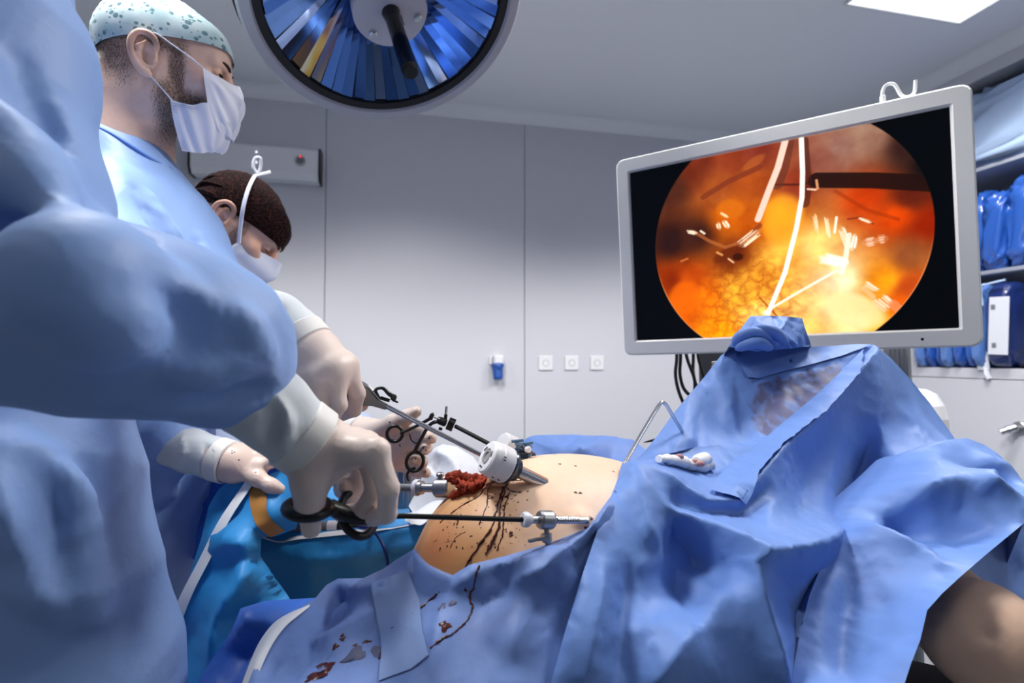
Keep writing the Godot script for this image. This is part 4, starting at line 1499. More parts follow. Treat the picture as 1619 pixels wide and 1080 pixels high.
	var main := paint_sheet("front_drape", outline,
		[
			# corner at the wound edge, along the gauze shelf
			[[V(0.1486, 1.1092, -0.7046), V(0.179, 1.1047, -0.6948), V(0.1998, 1.0969, -0.683), V(0.2165, 1.0819, -0.6734), V(0.234, 1.0702, -0.6678), V(0.2807, 1.0674, -0.6809), V(0.3217, 1.0911, -0.7202), V(0.374, 1.1159, -0.7695), V(0.4635, 1.1593, -0.8232), V(0.5481, 1.2152, -0.8715), V(0.6078, 1.2607, -0.9121)], 0.013, 0.02],
			[[V(0.1478, 1.1076, -0.7047), V(0.1654, 1.0834, -0.6734), V(0.1901, 1.0634, -0.651), V(0.2335, 1.0515, -0.6314), V(0.2536, 1.0388, -0.6217), V(0.273, 1.0287, -0.612), V(0.3014, 1.028, -0.6221), V(0.3339, 1.0255, -0.6372), V(0.3686, 1.0275, -0.6551), V(0.4115, 1.035, -0.6789)], 0.024, 0.035],
			[[V(0.2721, 1.0295, -0.61), V(0.2518, 1.0216, -0.5993), V(0.2555, 1.008, -0.5907), V(0.2629, 0.9749, -0.5737), V(0.2696, 0.9462, -0.5545), V(0.274, 0.9203, -0.5403)], 0.012, 0.022],
			[[V(0.6141, 1.2618, -0.9151), V(0.5987, 1.2143, -0.8935), V(0.5839, 1.1732, -0.8728), V(0.5769, 1.1535, -0.8583), V(0.5697, 1.1208, -0.8243), V(0.563, 1.0941, -0.7801)], 0.012, 0.025],
			[[V(0.1478, 1.1051, -0.7048), V(0.1468, 1.0774, -0.6606), V(0.1567, 1.0545, -0.6243), V(0.1648, 1.0411, -0.6067)], 0.01, 0.02],
		],
		[
			[[V(0.1811, 1.0662, -0.6739), V(0.2249, 1.0573, -0.6642), V(0.2833, 1.0567, -0.6742), V(0.3411, 1.0785, -0.7206)], -0.014, 0.02],
			[[V(0.2426, 1.0953, -0.7401), V(0.2897, 1.0932, -0.7501), V(0.3469, 1.1051, -0.7798)], -0.006, 0.03],
			[[V(0.5806, 1.1446, -0.8656), V(0.5604, 1.0988, -0.84), V(0.5209, 1.0605, -0.7962), V(0.4691, 1.0434, -0.7417), V(0.4266, 1.0341, -0.6969)], -0.017, 0.03],
			[[V(0.6252, 1.173, -0.8878), V(0.6379, 1.1347, -0.8639), V(0.6218, 1.1109, -0.8146)], 0.008, 0.02],
			[[V(0.4674, 1.1223, -0.8143), V(0.409, 1.0689, -0.7609), V(0.3628, 1.0409, -0.7067)], -0.006, 0.05],
			[[V(0.4068, 1.1078, -0.7897), V(0.3387, 1.063, -0.716), V(0.291, 1.0405, -0.6567)], 0.012, 0.05],
			[[V(0.176, 1.024, -0.6192), V(0.1849, 0.9966, -0.6), V(0.1865, 0.9683, -0.5739)], -0.014, 0.03],
			[[V(0.1901, 1.0497, -0.6514), V(0.2048, 1.0255, -0.6392), V(0.2192, 1.0101, -0.6276), V(0.2452, 1.0096, -0.6196)], -0.02, 0.03],
			[[V(0.2303, 1.0039, -0.5828), V(0.1863, 0.9815, -0.5535), V(0.1532, 0.9663, -0.5289), V(0.1284, 0.945, -0.5046)], 0.014, 0.035],
			[[V(0.3079, 1.0084, -0.6227), V(0.3083, 0.9743, -0.6037), V(0.3034, 0.9524, -0.5794)], -0.005, 0.03],
			[[V(0.3646, 1.0042, -0.6528), V(0.3332, 0.9795, -0.6236)], -0.003, 0.03],
			[[V(0.097, 1.0347, -0.5548), V(0.0791, 0.9872, -0.5233), V(0.0666, 0.9481, -0.4995)], 0.01, 0.02],
			[[V(0.1261, 1.0366, -0.5848), V(0.1131, 0.9961, -0.556), V(0.0983, 0.9388, -0.5147)], -0.01, 0.022],
			[[V(0.1466, 0.9882, -0.5733), V(0.125, 0.9546, -0.5393), V(0.1154, 0.9326, -0.5249)], 0.006, 0.04],
			[V(0.1936, 0.9483, -0.5395), V(0.2083, 0.9296, -0.53)],
			[[V(0.3578, 1.1009, -0.7549), V(0.3257, 1.0574, -0.7062), V(0.2745, 1.0305, -0.617)], 0.0022, 0.005, 0], [[V(0.5266, 1.1751, -0.8627), V(0.4786, 1.0863, -0.8054), V(0.3809, 1.0296, -0.667)], 0.0018, 0.005, 0], [[V(0.1535, 1.0575, -0.6262), V(0.1321, 1.0103, -0.5676), V(0.1091, 0.9478, -0.5095)], 0.0018, 0.005, 0],
			[[V(0.1277, 1.0261, -0.5771), V(0.1768, 1.0214, -0.6073), V(0.2155, 0.9974, -0.598), V(0.2485, 0.9859, -0.5783)], 0.004, 0.010, 0], [[V(0.0903, 0.9837, -0.5184), V(0.1464, 0.9839, -0.5484), V(0.198, 0.9905, -0.5682)], 0.003, 0.008, 0], [[V(0.6676, 1.2034, -0.9018), V(0.6607, 1.1538, -0.8733), V(0.6645, 1.1192, -0.8344)], 0.003, 0.006, 0],
		],
		Vector3(0.0, 0.45, 0.9), 0.005, M.drape, "largest blue drape, sloping from the tent ridge over the chest towards the camera", 5, 0.001, 9,
		[[ridge[0], outline[14], Vector3(0.03, -0.2, -0.14)], [left[0], left[5], Vector3(0.01, -0.012, -0.025)], [outline[14], outline[22], Vector3(0.05, -0.06, -0.02)]])
	front = main[0]
	part("overlapping_fold", sheet_patch(front, [V(0.6041, 1.2658, -0.8999), V(0.5367, 1.2237, -0.8612), V(0.479, 1.1875, -0.8323), V(0.4221, 1.1559, -0.8032), V(0.3728, 1.1314, -0.774), V(0.3243, 1.1125, -0.7445), V(0.2761, 1.0863, -0.7153), V(0.242, 1.0709, -0.6858), V(0.2828, 1.0653, -0.686), V(0.3195, 1.0905, -0.7152), V(0.3742, 1.1168, -0.7644), V(0.4635, 1.1593, -0.8232), V(0.5481, 1.2152, -0.8715)], 0.005), M.drape, main[1])

	# ---- the sheet over the patient's arm, right
	var arm_out := lobe_edge.slice(0, 8) + [V(0.2708, 0.9203, -0.5353), V(0.2885, 0.936, -0.5098), V(0.3141, 0.9454, -0.4945), V(0.3506, 0.9454, -0.4945), V(0.3672, 0.9683, -0.5038), V(0.3835, 0.9851, -0.5133), V(0.4055, 1.0037, -0.5328), V(0.4283, 1.0159, -0.5424), V(0.4571, 1.0249, -0.5571), V(0.5077, 1.0404, -0.5817), V(0.596, 1.075, -0.6156), V(0.6644, 1.0829, -0.6854), V(0.6857, 1.084, -0.7254), V(0.698, 1.1114, -0.7746), V(0.6894, 1.1235, -0.7892), V(0.6654, 1.1327, -0.7889)]
	main = paint_sheet("arm_drape", arm_out,
		[
			[[V(0.5444, 1.0805, -0.6605), V(0.5614, 1.0882, -0.6602), V(0.5798, 1.0793, -0.6535), V(0.6019, 1.0664, -0.6379), V(0.6077, 1.0642, -0.628)], 0.014, 0.02],
			[[V(0.5461, 1.0816, -0.6625), V(0.5615, 1.0929, -0.6731), V(0.5827, 1.0977, -0.683), V(0.6092, 1.0877, -0.6953)], 0.012, 0.012],
			[[V(0.4157, 1.0497, -0.6614), V(0.4296, 1.0453, -0.6466), V(0.4424, 1.0356, -0.6268), V(0.454, 1.0283, -0.6191), V(0.4654, 1.0204, -0.6173)], 0.014, 0.018],
			[[V(0.4717, 1.0439, -0.6346), V(0.4585, 1.0294, -0.597), V(0.451, 1.0148, -0.5725)], 0.006, 0.018],
			[[V(0.4006, 1.0174, -0.6374), V(0.4193, 1.0422, -0.6517)], 0.004, 0.02],
		],
		[
			[[V(0.4797, 1.0736, -0.6607), V(0.505, 1.0905, -0.6702), V(0.5364, 1.0932, -0.6751), V(0.548, 1.0842, -0.6704)], 0.012, 0.04],
			[[V(0.6195, 1.0936, -0.7201), V(0.6349, 1.0767, -0.7106), V(0.651, 1.0656, -0.706)], -0.014, 0.02],
			[[V(0.6489, 1.1177, -0.7594), V(0.6576, 1.1039, -0.7398), V(0.6882, 1.0968, -0.745)], 0.008, 0.02],
			[[V(0.455, 1.0428, -0.6616), V(0.476, 1.0322, -0.659), V(0.4898, 1.0237, -0.6572)], -0.014, 0.022],
			[[V(0.5798, 1.1169, -0.7394), V(0.5312, 1.1016, -0.7099), V(0.496, 1.0816, -0.6905)], 0.008, 0.03],
			[[V(0.4972, 1.0456, -0.6185), V(0.5128, 1.0479, -0.6115), V(0.5413, 1.0515, -0.6113)], -0.012, 0.04],
			[[V(0.4094, 1.0247, -0.6172), V(0.3756, 0.9881, -0.5883), V(0.3466, 0.959, -0.5541), V(0.3245, 0.9326, -0.5249)], -0.014, 0.04],
			[V(0.3686, 1.0135, -0.6095), V(0.3368, 0.985, -0.5804), V(0.3084, 0.9553, -0.5493)],
			[[V(0.4027, 0.9859, -0.5783), V(0.3678, 0.9635, -0.534), V(0.3439, 0.945, -0.5046)], 0.01, 0.03],
		],
		Vector3(0.05, 0.55, 0.83), 0.0055, M.drape, "blue drape bunched over the patient's bent arm at the right edge", 4, 0.001, 21,
		[[lobe_edge[0], lobe_edge[7], Vector3(-0.004, -0.015, -0.065)], [V(0.6644, 1.0829, -0.6854), V(0.6654, 1.1327, -0.7889), Vector3(0.03, -0.2, -0.1)]])
	# far half of that sheet, seen from inside behind the arm
	paint_sheet("arm_drape_lining", [V(0.5129, 0.9481, -0.6695), V(0.5818, 0.9709, -0.7089), V(0.6621, 0.9898, -0.7483), V(0.7713, 1.0353, -0.7869), V(0.6922, 0.8927, -0.7112), V(0.6571, 0.9076, -0.7008), V(0.6209, 0.9205, -0.6954), V(0.5722, 0.9412, -0.6847)], [], [[V(0.6933, 0.9712, -0.7639), V(0.6696, 0.9418, -0.7298), V(0.6666, 0.9051, -0.7109)]], Vector3(0, 0.1, 1), 0.01, M.drape, "shaded inside of the blue drape behind the patient's bare arm", 4, 0.004, 5)

	# ---- near left sheet with the blood
	var skin_edge := [V(-0.1141, 1.027, -0.6351), V(-0.0841, 1.02, -0.6053), V(-0.0616, 1.0193, -0.5793), V(-0.0433, 1.0308, -0.577), V(-0.0063, 1.0403, -0.5747), V(0.0355, 1.0502, -0.5804), V(0.0661, 1.0564, -0.5942), V(0.0886, 1.0672, -0.6059), V(0.1157, 1.0801, -0.6505), V(0.1445, 1.1067, -0.7047)]
	var near_out := skin_edge + [V(0.1513, 1.0801, -0.6805), V(0.1259, 1.0463, -0.6165), V(0.1052, 1.0174, -0.5824), V(0.0814, 0.9795, -0.5385), V(0.0621, 0.936, -0.5098), V(-0.0053, 0.9517, -0.4843), V(-0.1171, 0.9517, -0.4843), V(-0.1899, 0.9423, -0.4996), V(-0.2597, 0.9235, -0.5302), V(-0.2602, 0.9363, -0.5498), V(-0.2602, 0.947, -0.5745), V(-0.2565, 0.9558, -0.5993), V(-0.2456, 0.9614, -0.6241), V(-0.2312, 0.9677, -0.6439), V(-0.2244, 0.9756, -0.6587), V(-0.2123, 0.9812, -0.6635), V(-0.1779, 0.986, -0.6534), V(-0.154, 0.9986, -0.648), V(-0.1356, 1.0125, -0.6426)]
	main = paint_sheet("side_drape", near_out,
		[
			[[V(-0.1131, 1.0262, -0.6291), V(-0.0827, 1.0156, -0.5954), V(-0.0616, 1.0136, -0.5675), V(-0.0324, 1.0283, -0.563), V(0.0134, 1.0434, -0.5626), V(0.0469, 1.0507, -0.5714)], 0.008, 0.012],
			[[V(0.1429, 1.1019, -0.6968), V(0.1065, 1.0752, -0.6276), V(0.0864, 1.0615, -0.591), V(0.0596, 1.0498, -0.5664), V(0.0337, 1.0327, -0.5519), V(0.0067, 1.0244, -0.5521)], 0.014, 0.015],
			[[V(-0.2075, 0.9807, -0.6535), V(-0.182, 0.981, -0.6285), V(-0.142, 0.9946, -0.6131), V(-0.1235, 1.0088, -0.6127)], 0.01, 0.015],
			[[V(-0.1442, 0.9776, -0.5936), V(-0.1688, 0.9667, -0.5839), V(-0.1941, 0.9591, -0.5792), V(-0.2315, 0.9374, -0.5648), V(-0.2391, 0.9305, -0.56)], 0.012, 0.025],
			[[V(-0.2053, 0.9769, -0.6466), V(-0.2039, 0.9664, -0.629), V(-0.1945, 0.9544, -0.6093), V(-0.1992, 0.9514, -0.5944)], -0.01, 0.015],
		],
		[
			[[V(-0.0996, 1.0116, -0.6146), V(-0.0754, 1.0051, -0.5928), V(-0.0616, 1.0038, -0.5798)], -0.01, 0.014],
			[[V(0.0609, 1.0307, -0.579), V(0.0839, 1.0453, -0.5985), V(0.0964, 1.0515, -0.6113)], -0.012, 0.015],
			[[V(-0.0063, 1.0247, -0.5721), V(-0.0258, 1.0124, -0.5625), V(-0.0317, 0.9975, -0.553)], -0.012, 0.02],
			[[V(-0.1967, 0.9683, -0.6409), V(-0.1861, 0.9519, -0.6144)], -0.008, 0.012],
			[[V(-0.2268, 0.9617, -0.5941), V(-0.2003, 0.9434, -0.5596)], -0.01, 0.02],
			[[V(-0.1393, 0.955, -0.5743), V(-0.1776, 0.9444, -0.5696), V(-0.2137, 0.9235, -0.5452)], 0.008, 0.02],
			[[V(-0.0706, 0.9961, -0.556), V(-0.0728, 0.9673, -0.5269), V(-0.075, 0.9468, -0.5015)], 0.006, 0.02],
			[[V(0.019, 1.0044, -0.5378), V(-0.0056, 0.9713, -0.5087)], 0.006, 0.03],
			[V(0.0487, 0.9961, -0.556), V(0.0304, 0.9646, -0.521)],
			[V(-0.1655, 0.979, -0.6086), V(-0.1459, 0.9896, -0.6002), V(-0.1167, 0.9996, -0.5929)],
		],
		Vector3(-0.1, 0.5, 0.86), 0.0055, M.drape_soiled, "blood-spotted blue drape over the patient's near hip, with a pale adhesive strip", 4, 0.001, 33,
		[[skin_edge[0], skin_edge[9], Vector3(0.004, -0.02, -0.03)], [V(-0.2597, 0.9235, -0.5302), V(-0.1141, 1.027, -0.6351), Vector3(-0.01, -0.08, -0.05)]])
	side = main[0]
	var tape := sheet_patch(side, [V(-0.1528, 0.9953, -0.6081), V(-0.1352, 1.0016, -0.6079), V(-0.1161, 1.0115, -0.6076), V(-0.0982, 0.9919, -0.5782), V(-0.0851, 0.9693, -0.5588), V(-0.0745, 0.9552, -0.5393), V(-0.0915, 0.9467, -0.5295), V(-0.1178, 0.9357, -0.5298), V(-0.1267, 0.9553, -0.5493), V(-0.1391, 0.9691, -0.5788)], 0.0016)
	part("adhesive_strip", tape, M.strip, main[1], "pale adhesive strip")
	var belly_tape := sheet_patch(side, [V(-0.1127, 1.0269, -0.6271), V(-0.1196, 1.0214, -0.6073), V(-0.1161, 1.0115, -0.6076), V(-0.1091, 1.0073, -0.6077), V(-0.1027, 1.0214, -0.6073)], 0.001)
	part("edge_tape", belly_tape, M.strip, main[1])
	# dried and wet blood on the cloth
	for tr in [[V(-0.0346, 1.0346, -0.5668), V(-0.0398, 1.0178, -0.5574), V(-0.0437, 1.0081, -0.5576), V(-0.041, 0.9985, -0.5479), V(-0.0446, 0.992, -0.5381), V(-0.0546, 0.9795, -0.5385)], [V(-0.0714, 1.0073, -0.5777), V(-0.0853, 1.0004, -0.5679), V(-0.1032, 0.9887, -0.5582), V(-0.1194, 0.9758, -0.5586), V(-0.1278, 0.968, -0.5589)], [V(-0.0546, 0.9782, -0.5386), V(-0.0652, 0.972, -0.5387), V(-0.0768, 0.9681, -0.5289)]]:
		var bb := Buf.new()
		trickle(bb, tr, 0.0013, side)
		part("blood_trickle", bb, M.blood, main[1])
	var stain_at := [V(-0.1018, 1.0221, -0.5672), V(-0.0919, 1.0103, -0.5676), V(-0.0965, 1.0267, -0.5671), V(-0.1268, 1.0162, -0.5674), V(-0.1301, 1.009, -0.5676), V(-0.1123, 1.009, -0.5676), V(-0.1354, 0.9938, -0.5681), V(-0.1295, 0.9971, -0.568), V(-0.1446, 0.953, -0.5693), V(-0.171, 0.9602, -0.5691), V(-0.1743, 0.9484, -0.5695), V(-0.1696, 0.9563, -0.5692), V(-0.0609, 0.9668, -0.5689), V(-0.0642, 0.9695, -0.5688), V(-0.1202, 0.9392, -0.5698), V(-0.111, 0.9346, -0.5699), V(-0.113, 0.9299, -0.57), V(-0.1789, 0.9273, -0.5701), V(-0.1808, 0.9181, -0.5704), V(-0.1743, 0.9234, -0.5702), V(-0.1104, 0.9688, -0.5689), V(-0.1018, 0.9655, -0.569), V(-0.0471, 1.0076, -0.5677), V(-0.0326, 0.9971, -0.568), V(-0.1545, 0.9497, -0.5694)]
	var stain_size := [2.0, 1.8, 1.2, 1.3, 1.0, 1.5, 1.2, 1.0, 1.4, 1.0, 1.6, 1.1, 2.6, 1.8, 2.2, 1.5, 1.2, 3.0, 3.0, 1.8, 0.8, 0.7, 0.7, 0.6, 0.8]
	var bb := Buf.new()
	for i in stain_at.size(): blot(bb, side, stain_at[i], 0.0019 * stain_size[i])
	tag(part("blood_spots", bb, M.blood, main[1]), "", "", "", "stuff")
	bb = Buf.new()
	var old_at := [V(-0.1517, 0.946, -0.5595), V(-0.1304, 0.9499, -0.5594), V(-0.1, 0.9706, -0.5588), V(-0.1032, 0.9654, -0.559), V(-0.1064, 0.9965, -0.558), V(-0.0709, 0.9952, -0.558), V(-0.0611, 0.9984, -0.5579)]
	for i in old_at.size(): blot(bb, side, old_at[i], 0.0021 * [3.4, 3.2, 2.2, 1.6, 1.8, 2.0, 1.4][i])
	tag(part("old_stains", bb, M.old_stain, main[1], "greyish washed-out stains"), "", "", "", "stuff")

	# ---- far side: drape over the far arm board, behind the belly
	paint_sheet("far_drape", [V(0.003, 1.082, -1.0256), V(0.0349, 1.0983, -1.0451), V(0.0505, 1.0979, -1.0651), V(0.1213, 1.0963, -1.0852), V(0.1912, 1.0925, -1.0853), V(0.2376, 1.0892, -1.0654), V(0.2653, 1.0665, -1.0061), V(0.28, 1.0332, -0.9571), V(0.1276, 1.0341, -0.907), V(0.0217, 1.0341, -0.907), V(-0.0428, 1.0293, -0.9272), V(-0.034, 1.0552, -0.9864)], [[[V(0.0345, 1.0974, -1.0351), V(0.0813, 1.0817, -0.9856), V(0.1361, 1.0818, -0.9656)], 0.012, 0.02], [[V(0.1895, 1.0889, -1.0754), V(0.1345, 1.08, -0.9957), V(0.1011, 1.0668, -0.956)], 0.015, 0.02], [[V(0.1895, 1.0889, -1.0754), V(0.2286, 1.0748, -1.0258)], 0.008, 0.02]], [[[V(0.0733, 1.0816, -1.0356), V(0.1365, 1.0845, -1.0555)], -0.012, 0.02], [V(0.1964, 1.0714, -1.0459), V(0.1735, 1.0552, -0.9864)]], Vector3(0, 0.5, 0.86), 0.012, M.drape, "blue drape lying behind the bare belly on the far side of the table", 4, 0.004, 8, [[V(0.003, 1.082, -1.0256), V(0.28, 1.0332, -0.9571), Vector3(0, -0.25, -0.05)]])
	build_left_drapes()


var front: Sheet
var side: Sheet
var patient: Sdf


# a patch of sheet lying on another sheet
func sheet_patch(on: Sheet, ring: Array, lift: float) -> Buf:
	var r := []
	for p in ring: r.append(on.stick(p, lift))
	var s := Sheet.new(r, [], [], on.bn, 0.008, 1)
	for i in s.V.size(): s.V[i] = on.stick(s.V[i], lift)
	for i in s.N.size(): s.N[i] = Vector3.ZERO
	for i in range(0, s.T.size(), 3):
		var g := (s.V[s.T[i + 1]] - s.V[s.T[i]]).cross(s.V[s.T[i + 2]] - s.V[s.T[i]])
		if g.dot(s.bn) < 0.0: g = -g
		for k in 3: s.N[s.T[i + k]] += g
	for i in s.N.size(): s.N[i] = s.N[i].normalized()
	var b := Buf.new()
	s.put(b)
	return b


# a run of blood: a low bead following the surface under it
func trickle(b: Buf, pts: Array, r: float, on) -> void:
	var path := smooth_path(pts, 7)
	var rad := []
	for i in path.size():
		path[i] = on.stick(path[i] + Vector3(rng.randf_range(-1, 1), rng.randf_range(-1, 1), 0) * 0.0008, r * 0.1)
		rad.append(r * rng.randf_range(0.45, 1.25))
	b.tube(path, rad, 7, true)


func blot(b: Buf, on, p: Vector3, r: float) -> void:
	var c: Vector3 = on.stick(p, 0.0)
	var up: Vector3 = (on.stick(p, 0.004) - c).normalized()
	var x := up.cross(Vector3(0.3, 0.2, 1)).normalized()
	var y := up.cross(x)
	var mid := b.vert(c + up * minf(r * 0.25, 0.0009), up)
	var n := 14
	var ph := rng.randf() * TAU
	var st := rng.randf_range(1.0, 1.7)
	var ring := []
	for k in n:
		var a := TAU * k / n
		var rr := r * (1.0 + 0.28 * sin(a * 3.0 + ph) + rng.randf_range(-0.2, 0.2))
		var q := c + (x * cos(a) * st + y * sin(a)) * rr
		var dir := (Vector3(0.35, 0.85, 0.2))
		q += dir * 0.0
		ring.append(b.vert(on.stick(q, 0.00025), (up + (q - c).normalized() * 0.4).normalized()))
	for k in n: b.tri(mid, ring[k], ring[(k + 1) % n])


func build_left_drapes() -> void:
	# turquoise cover of the instrument table behind the surgeons' hands
	var tt := thing("instrument_table", V(-0.3229, 0.8179, -1.1137) * Vector3(1, 0, 1), "instrument table under a turquoise cover behind the gloved hands", "table")
	var s := Sheet.new([V(-0.4664, 0.9319, -0.9902), V(-0.3934, 0.9291, -0.9953), V(-0.3139, 0.9333, -1.0001), V(-0.2335, 0.9434, -1.0048), V(-0.1524, 0.9536, -1.0095), V(-0.0582, 0.9607, -1.0093), V(-0.0559, 0.76, -0.9754), V(-0.2341, 0.7428, -0.9659), V(-0.4577, 0.7204, -0.9666)], [[[V(-0.4592, 0.9016, -0.9761), V(-0.3741, 0.8891, -0.9765), V(-0.3009, 0.8906, -0.9784), V(-0.2288, 0.8991, -0.9862), V(-0.1378, 0.9135, -0.9907)], 0.008, 0.012], [V(-0.4479, 0.9288, -0.9753), V(-0.3854, 0.9186, -0.9756), V(-0.3075, 0.9237, -0.9804), V(-0.2288, 0.9358, -0.9851), V(-0.1385, 0.9488, -0.9947)]], [[[V(-0.365, 0.913, -0.9787), V(-0.3616, 0.8902, -0.9734), V(-0.353, 0.8232, -0.9585)], 0.004, 0.01], [V(-0.2739, 0.8911, -0.9834), V(-0.2635, 0.8187, -0.9686)], [V(-0.4199, 0.8933, -0.9773), V(-0.4074, 0.8098, -0.9639)]], Vector3(0, 0.25, 1), 0.012, 2, 0.0025, 4)
	var b := Buf.new()
	s.put(b)
	s.skirt(b, V(-0.4664, 0.9319, -0.9902), V(-0.0582, 0.9607, -1.0093), Vector3(0.0, 0.002, -0.35))
	part("table_cover", b, M.deep_drape, tt, "turquoise cover")
	b = Buf.new()
	var c := V(-0.3522, 0.7786, -1.215)
	c.x += 0.06
	b.box(Vector3(c.x, 0.885, c.z), Vector3(0.46, 0.03, 0.36), Basis.IDENTITY, 0.01)
	part("table_top", b, M.dull_steel, tt)
	for k in [[-1, -1], [1, -1], [-1, 1], [1, 1]]:
		b = Buf.new()
		b.tube([Vector3(c.x + k[0] * 0.2, 0.87, c.z + k[1] * 0.15), Vector3(c.x + k[0] * 0.2, 0.0, c.z + k[1] * 0.15)], 0.016, 12)
		part("leg", b, M.dull_steel, tt)
	# white liner edge on top of the table
	b = Buf.new()
	b.net([[V(-0.4581, 0.93, -0.9752), V(-0.4182, 0.9196, -0.9725), V(-0.3854, 0.9243, -0.9754), V(-0.3075, 0.9306, -0.9802), V(-0.2185, 0.9388, -0.99), V(-0.1392, 0.9519, -0.9996)], [V(-0.4747, 0.9301, -1.0102), V(-0.4347, 0.9242, -1.0104), V(-0.3994, 0.9254, -1.0104), V(-0.3171, 0.9325, -1.0102), V(-0.2274, 0.9381, -1.03), V(-0.1448, 0.952, -1.0396)], [V(-0.5222, 0.9085, -1.1109), V(-0.4782, 0.9059, -1.111), V(-0.4394, 0.9085, -1.1109), V(-0.3488, 0.9136, -1.1108), V(-0.2497, 0.9181, -1.1307), V(-0.1603, 0.9282, -1.1504)]], 4, 4)
	single("table_liner", b, M.gauze, "thin white paper liner along the top of the turquoise instrument table", "liner")
	# blue leg drape with its white strip, rising to the assistant's hand
	var lt := paint_sheet("leg_drape", [V(-0.5435, 0.7476, -0.8157), V(-0.5282, 0.8315, -0.8332), V(-0.5134, 0.8805, -0.8517), V(-0.5031, 0.9574, -0.8793), V(-0.5021, 1.0051, -0.8979), V(-0.4918, 1.0288, -0.9072), V(-0.4658, 1.0542, -0.9114), V(-0.4421, 1.0478, -0.9066), V(-0.4145, 1.0531, -0.9064), V(-0.3764, 1.0647, -0.9011), V(-0.3515, 1.0492, -0.8865), V(-0.3373, 1.0106, -0.8777), V(-0.3475, 0.9753, -0.8738), V(-0.3779, 0.9648, -0.8691), V(-0.4012, 0.9628, -0.8692), V(-0.3975, 0.9361, -0.86), V(-0.3673, 0.8982, -0.8561), V(-0.3393, 0.8732, -0.8419), V(-0.3478, 0.8652, -0.8121), V(-0.3661, 0.8353, -0.773), V(-0.3739, 0.7853, -0.7545)],
		[[V(-0.4396, 1.049, -0.9016), V(-0.459, 0.9907, -0.8763), V(-0.4767, 0.9479, -0.8546), V(-0.4945, 0.8968, -0.8362), V(-0.5153, 0.8323, -0.8131)], [[V(-0.4851, 0.9506, -0.8695), V(-0.4324, 0.9645, -0.8491), V(-0.3965, 0.9661, -0.8591)], 0.012, 0.015], [[V(-0.3965, 0.9661, -0.8591), V(-0.3926, 0.9405, -0.8348), V(-0.4118, 0.9075, -0.8108), V(-0.4336, 0.8632, -0.7972), V(-0.4344, 0.8117, -0.7837)], 0.012, 0.02], [[V(-0.4056, 0.9618, -0.8512), V(-0.3728, 0.9171, -0.8456), V(-0.3462, 0.8752, -0.8418)], 0.01, 0.015], [V(-0.4992, 1.0064, -0.8929), V(-0.4851, 0.9628, -0.8692), V(-0.4807, 0.9181, -0.8555)]],
		[[[V(-0.4891, 1.0037, -0.9029), V(-0.4865, 1.0235, -0.9073)], -0.01, 0.02], [V(-0.4335, 0.9369, -0.858), V(-0.4487, 0.9045, -0.8409)], [[V(-0.3996, 1.0203, -0.8794), V(-0.3773, 0.9805, -0.8766)], 0.01, 0.02], [V(-0.5065, 0.8585, -0.8574), V(-0.5219, 0.7873, -0.8445)], [[V(-0.3948, 0.8793, -0.8117), V(-0.4015, 0.8427, -0.7928)], -0.01, 0.03]],
		Vector3(0.15, 0.25, 1), 0.011, M.deep_drape, "turquoise blue drape over the raised leg, crossed by a white strip", 3, 0.0015, 12,
		[[V(-0.5031, 0.9574, -0.8793), V(-0.3515, 1.0492, -0.8865), Vector3(0.0, -0.1, -0.12)]])
	var leg: Sheet = lt[0]
	b = Buf.new()
	var pth := [V(-0.4294, 1.0531, -0.9064), V(-0.433, 1.0417, -0.8968), V(-0.4574, 0.9865, -0.8735), V(-0.4739, 0.9398, -0.8499), V(-0.4915, 0.8893, -0.8314), V(-0.5096, 0.8417, -0.8128)]
	var rows := [[], []]
	for i in pth.size():
		var q := leg.stick(pth[i], 0.007)
		rows[0].append(q + Vector3(-0.010, -0.003, 0))
		rows[1].append(q + Vector3(0.010, 0.003, 0))
	b.net(rows, 6, 2)
	part("white_strip", b, M.white_strip, lt[1], "white adhesive strip")
	b = Buf.new()
	var rr := [[], []]
	for q in [V(-0.4357, 1.0362, -0.907), V(-0.4304, 1.0129, -0.9077), V(-0.4209, 0.9896, -0.9084), V(-0.4082, 0.9706, -0.909), V(-0.3912, 0.9547, -0.9094)]: rr[0].append(leg.stick(q, 0.002))
	for q in [V(-0.4209, 1.0362, -0.907), V(-0.4018, 1.0182, -0.9075), V(-0.3955, 0.997, -0.9081), V(-0.3849, 0.979, -0.9087), V(-0.3701, 0.9642, -0.9092)]: rr[1].append(leg.stick(q, 0.002))
	b.net(rr, 6, 5)
	part("ochre_tape", b, M.ochre, lt[1], "ochre tape")
	# dark blue sheet between the legs and its pale edge, bottom left of centre
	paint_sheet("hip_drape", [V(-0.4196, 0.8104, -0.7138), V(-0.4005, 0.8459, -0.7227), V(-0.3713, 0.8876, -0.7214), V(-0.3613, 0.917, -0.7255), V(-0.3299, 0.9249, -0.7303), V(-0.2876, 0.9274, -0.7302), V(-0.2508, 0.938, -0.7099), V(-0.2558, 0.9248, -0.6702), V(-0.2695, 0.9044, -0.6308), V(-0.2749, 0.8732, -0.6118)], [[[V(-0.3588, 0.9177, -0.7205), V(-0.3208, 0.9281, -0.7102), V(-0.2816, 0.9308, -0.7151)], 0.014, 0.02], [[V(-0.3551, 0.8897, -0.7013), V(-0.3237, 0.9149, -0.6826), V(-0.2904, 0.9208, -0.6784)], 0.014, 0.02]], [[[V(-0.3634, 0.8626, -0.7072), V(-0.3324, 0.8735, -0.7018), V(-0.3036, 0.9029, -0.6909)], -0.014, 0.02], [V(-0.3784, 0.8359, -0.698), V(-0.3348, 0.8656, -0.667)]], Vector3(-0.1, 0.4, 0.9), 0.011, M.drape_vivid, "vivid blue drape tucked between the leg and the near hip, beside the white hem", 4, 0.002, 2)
	b = Buf.new()
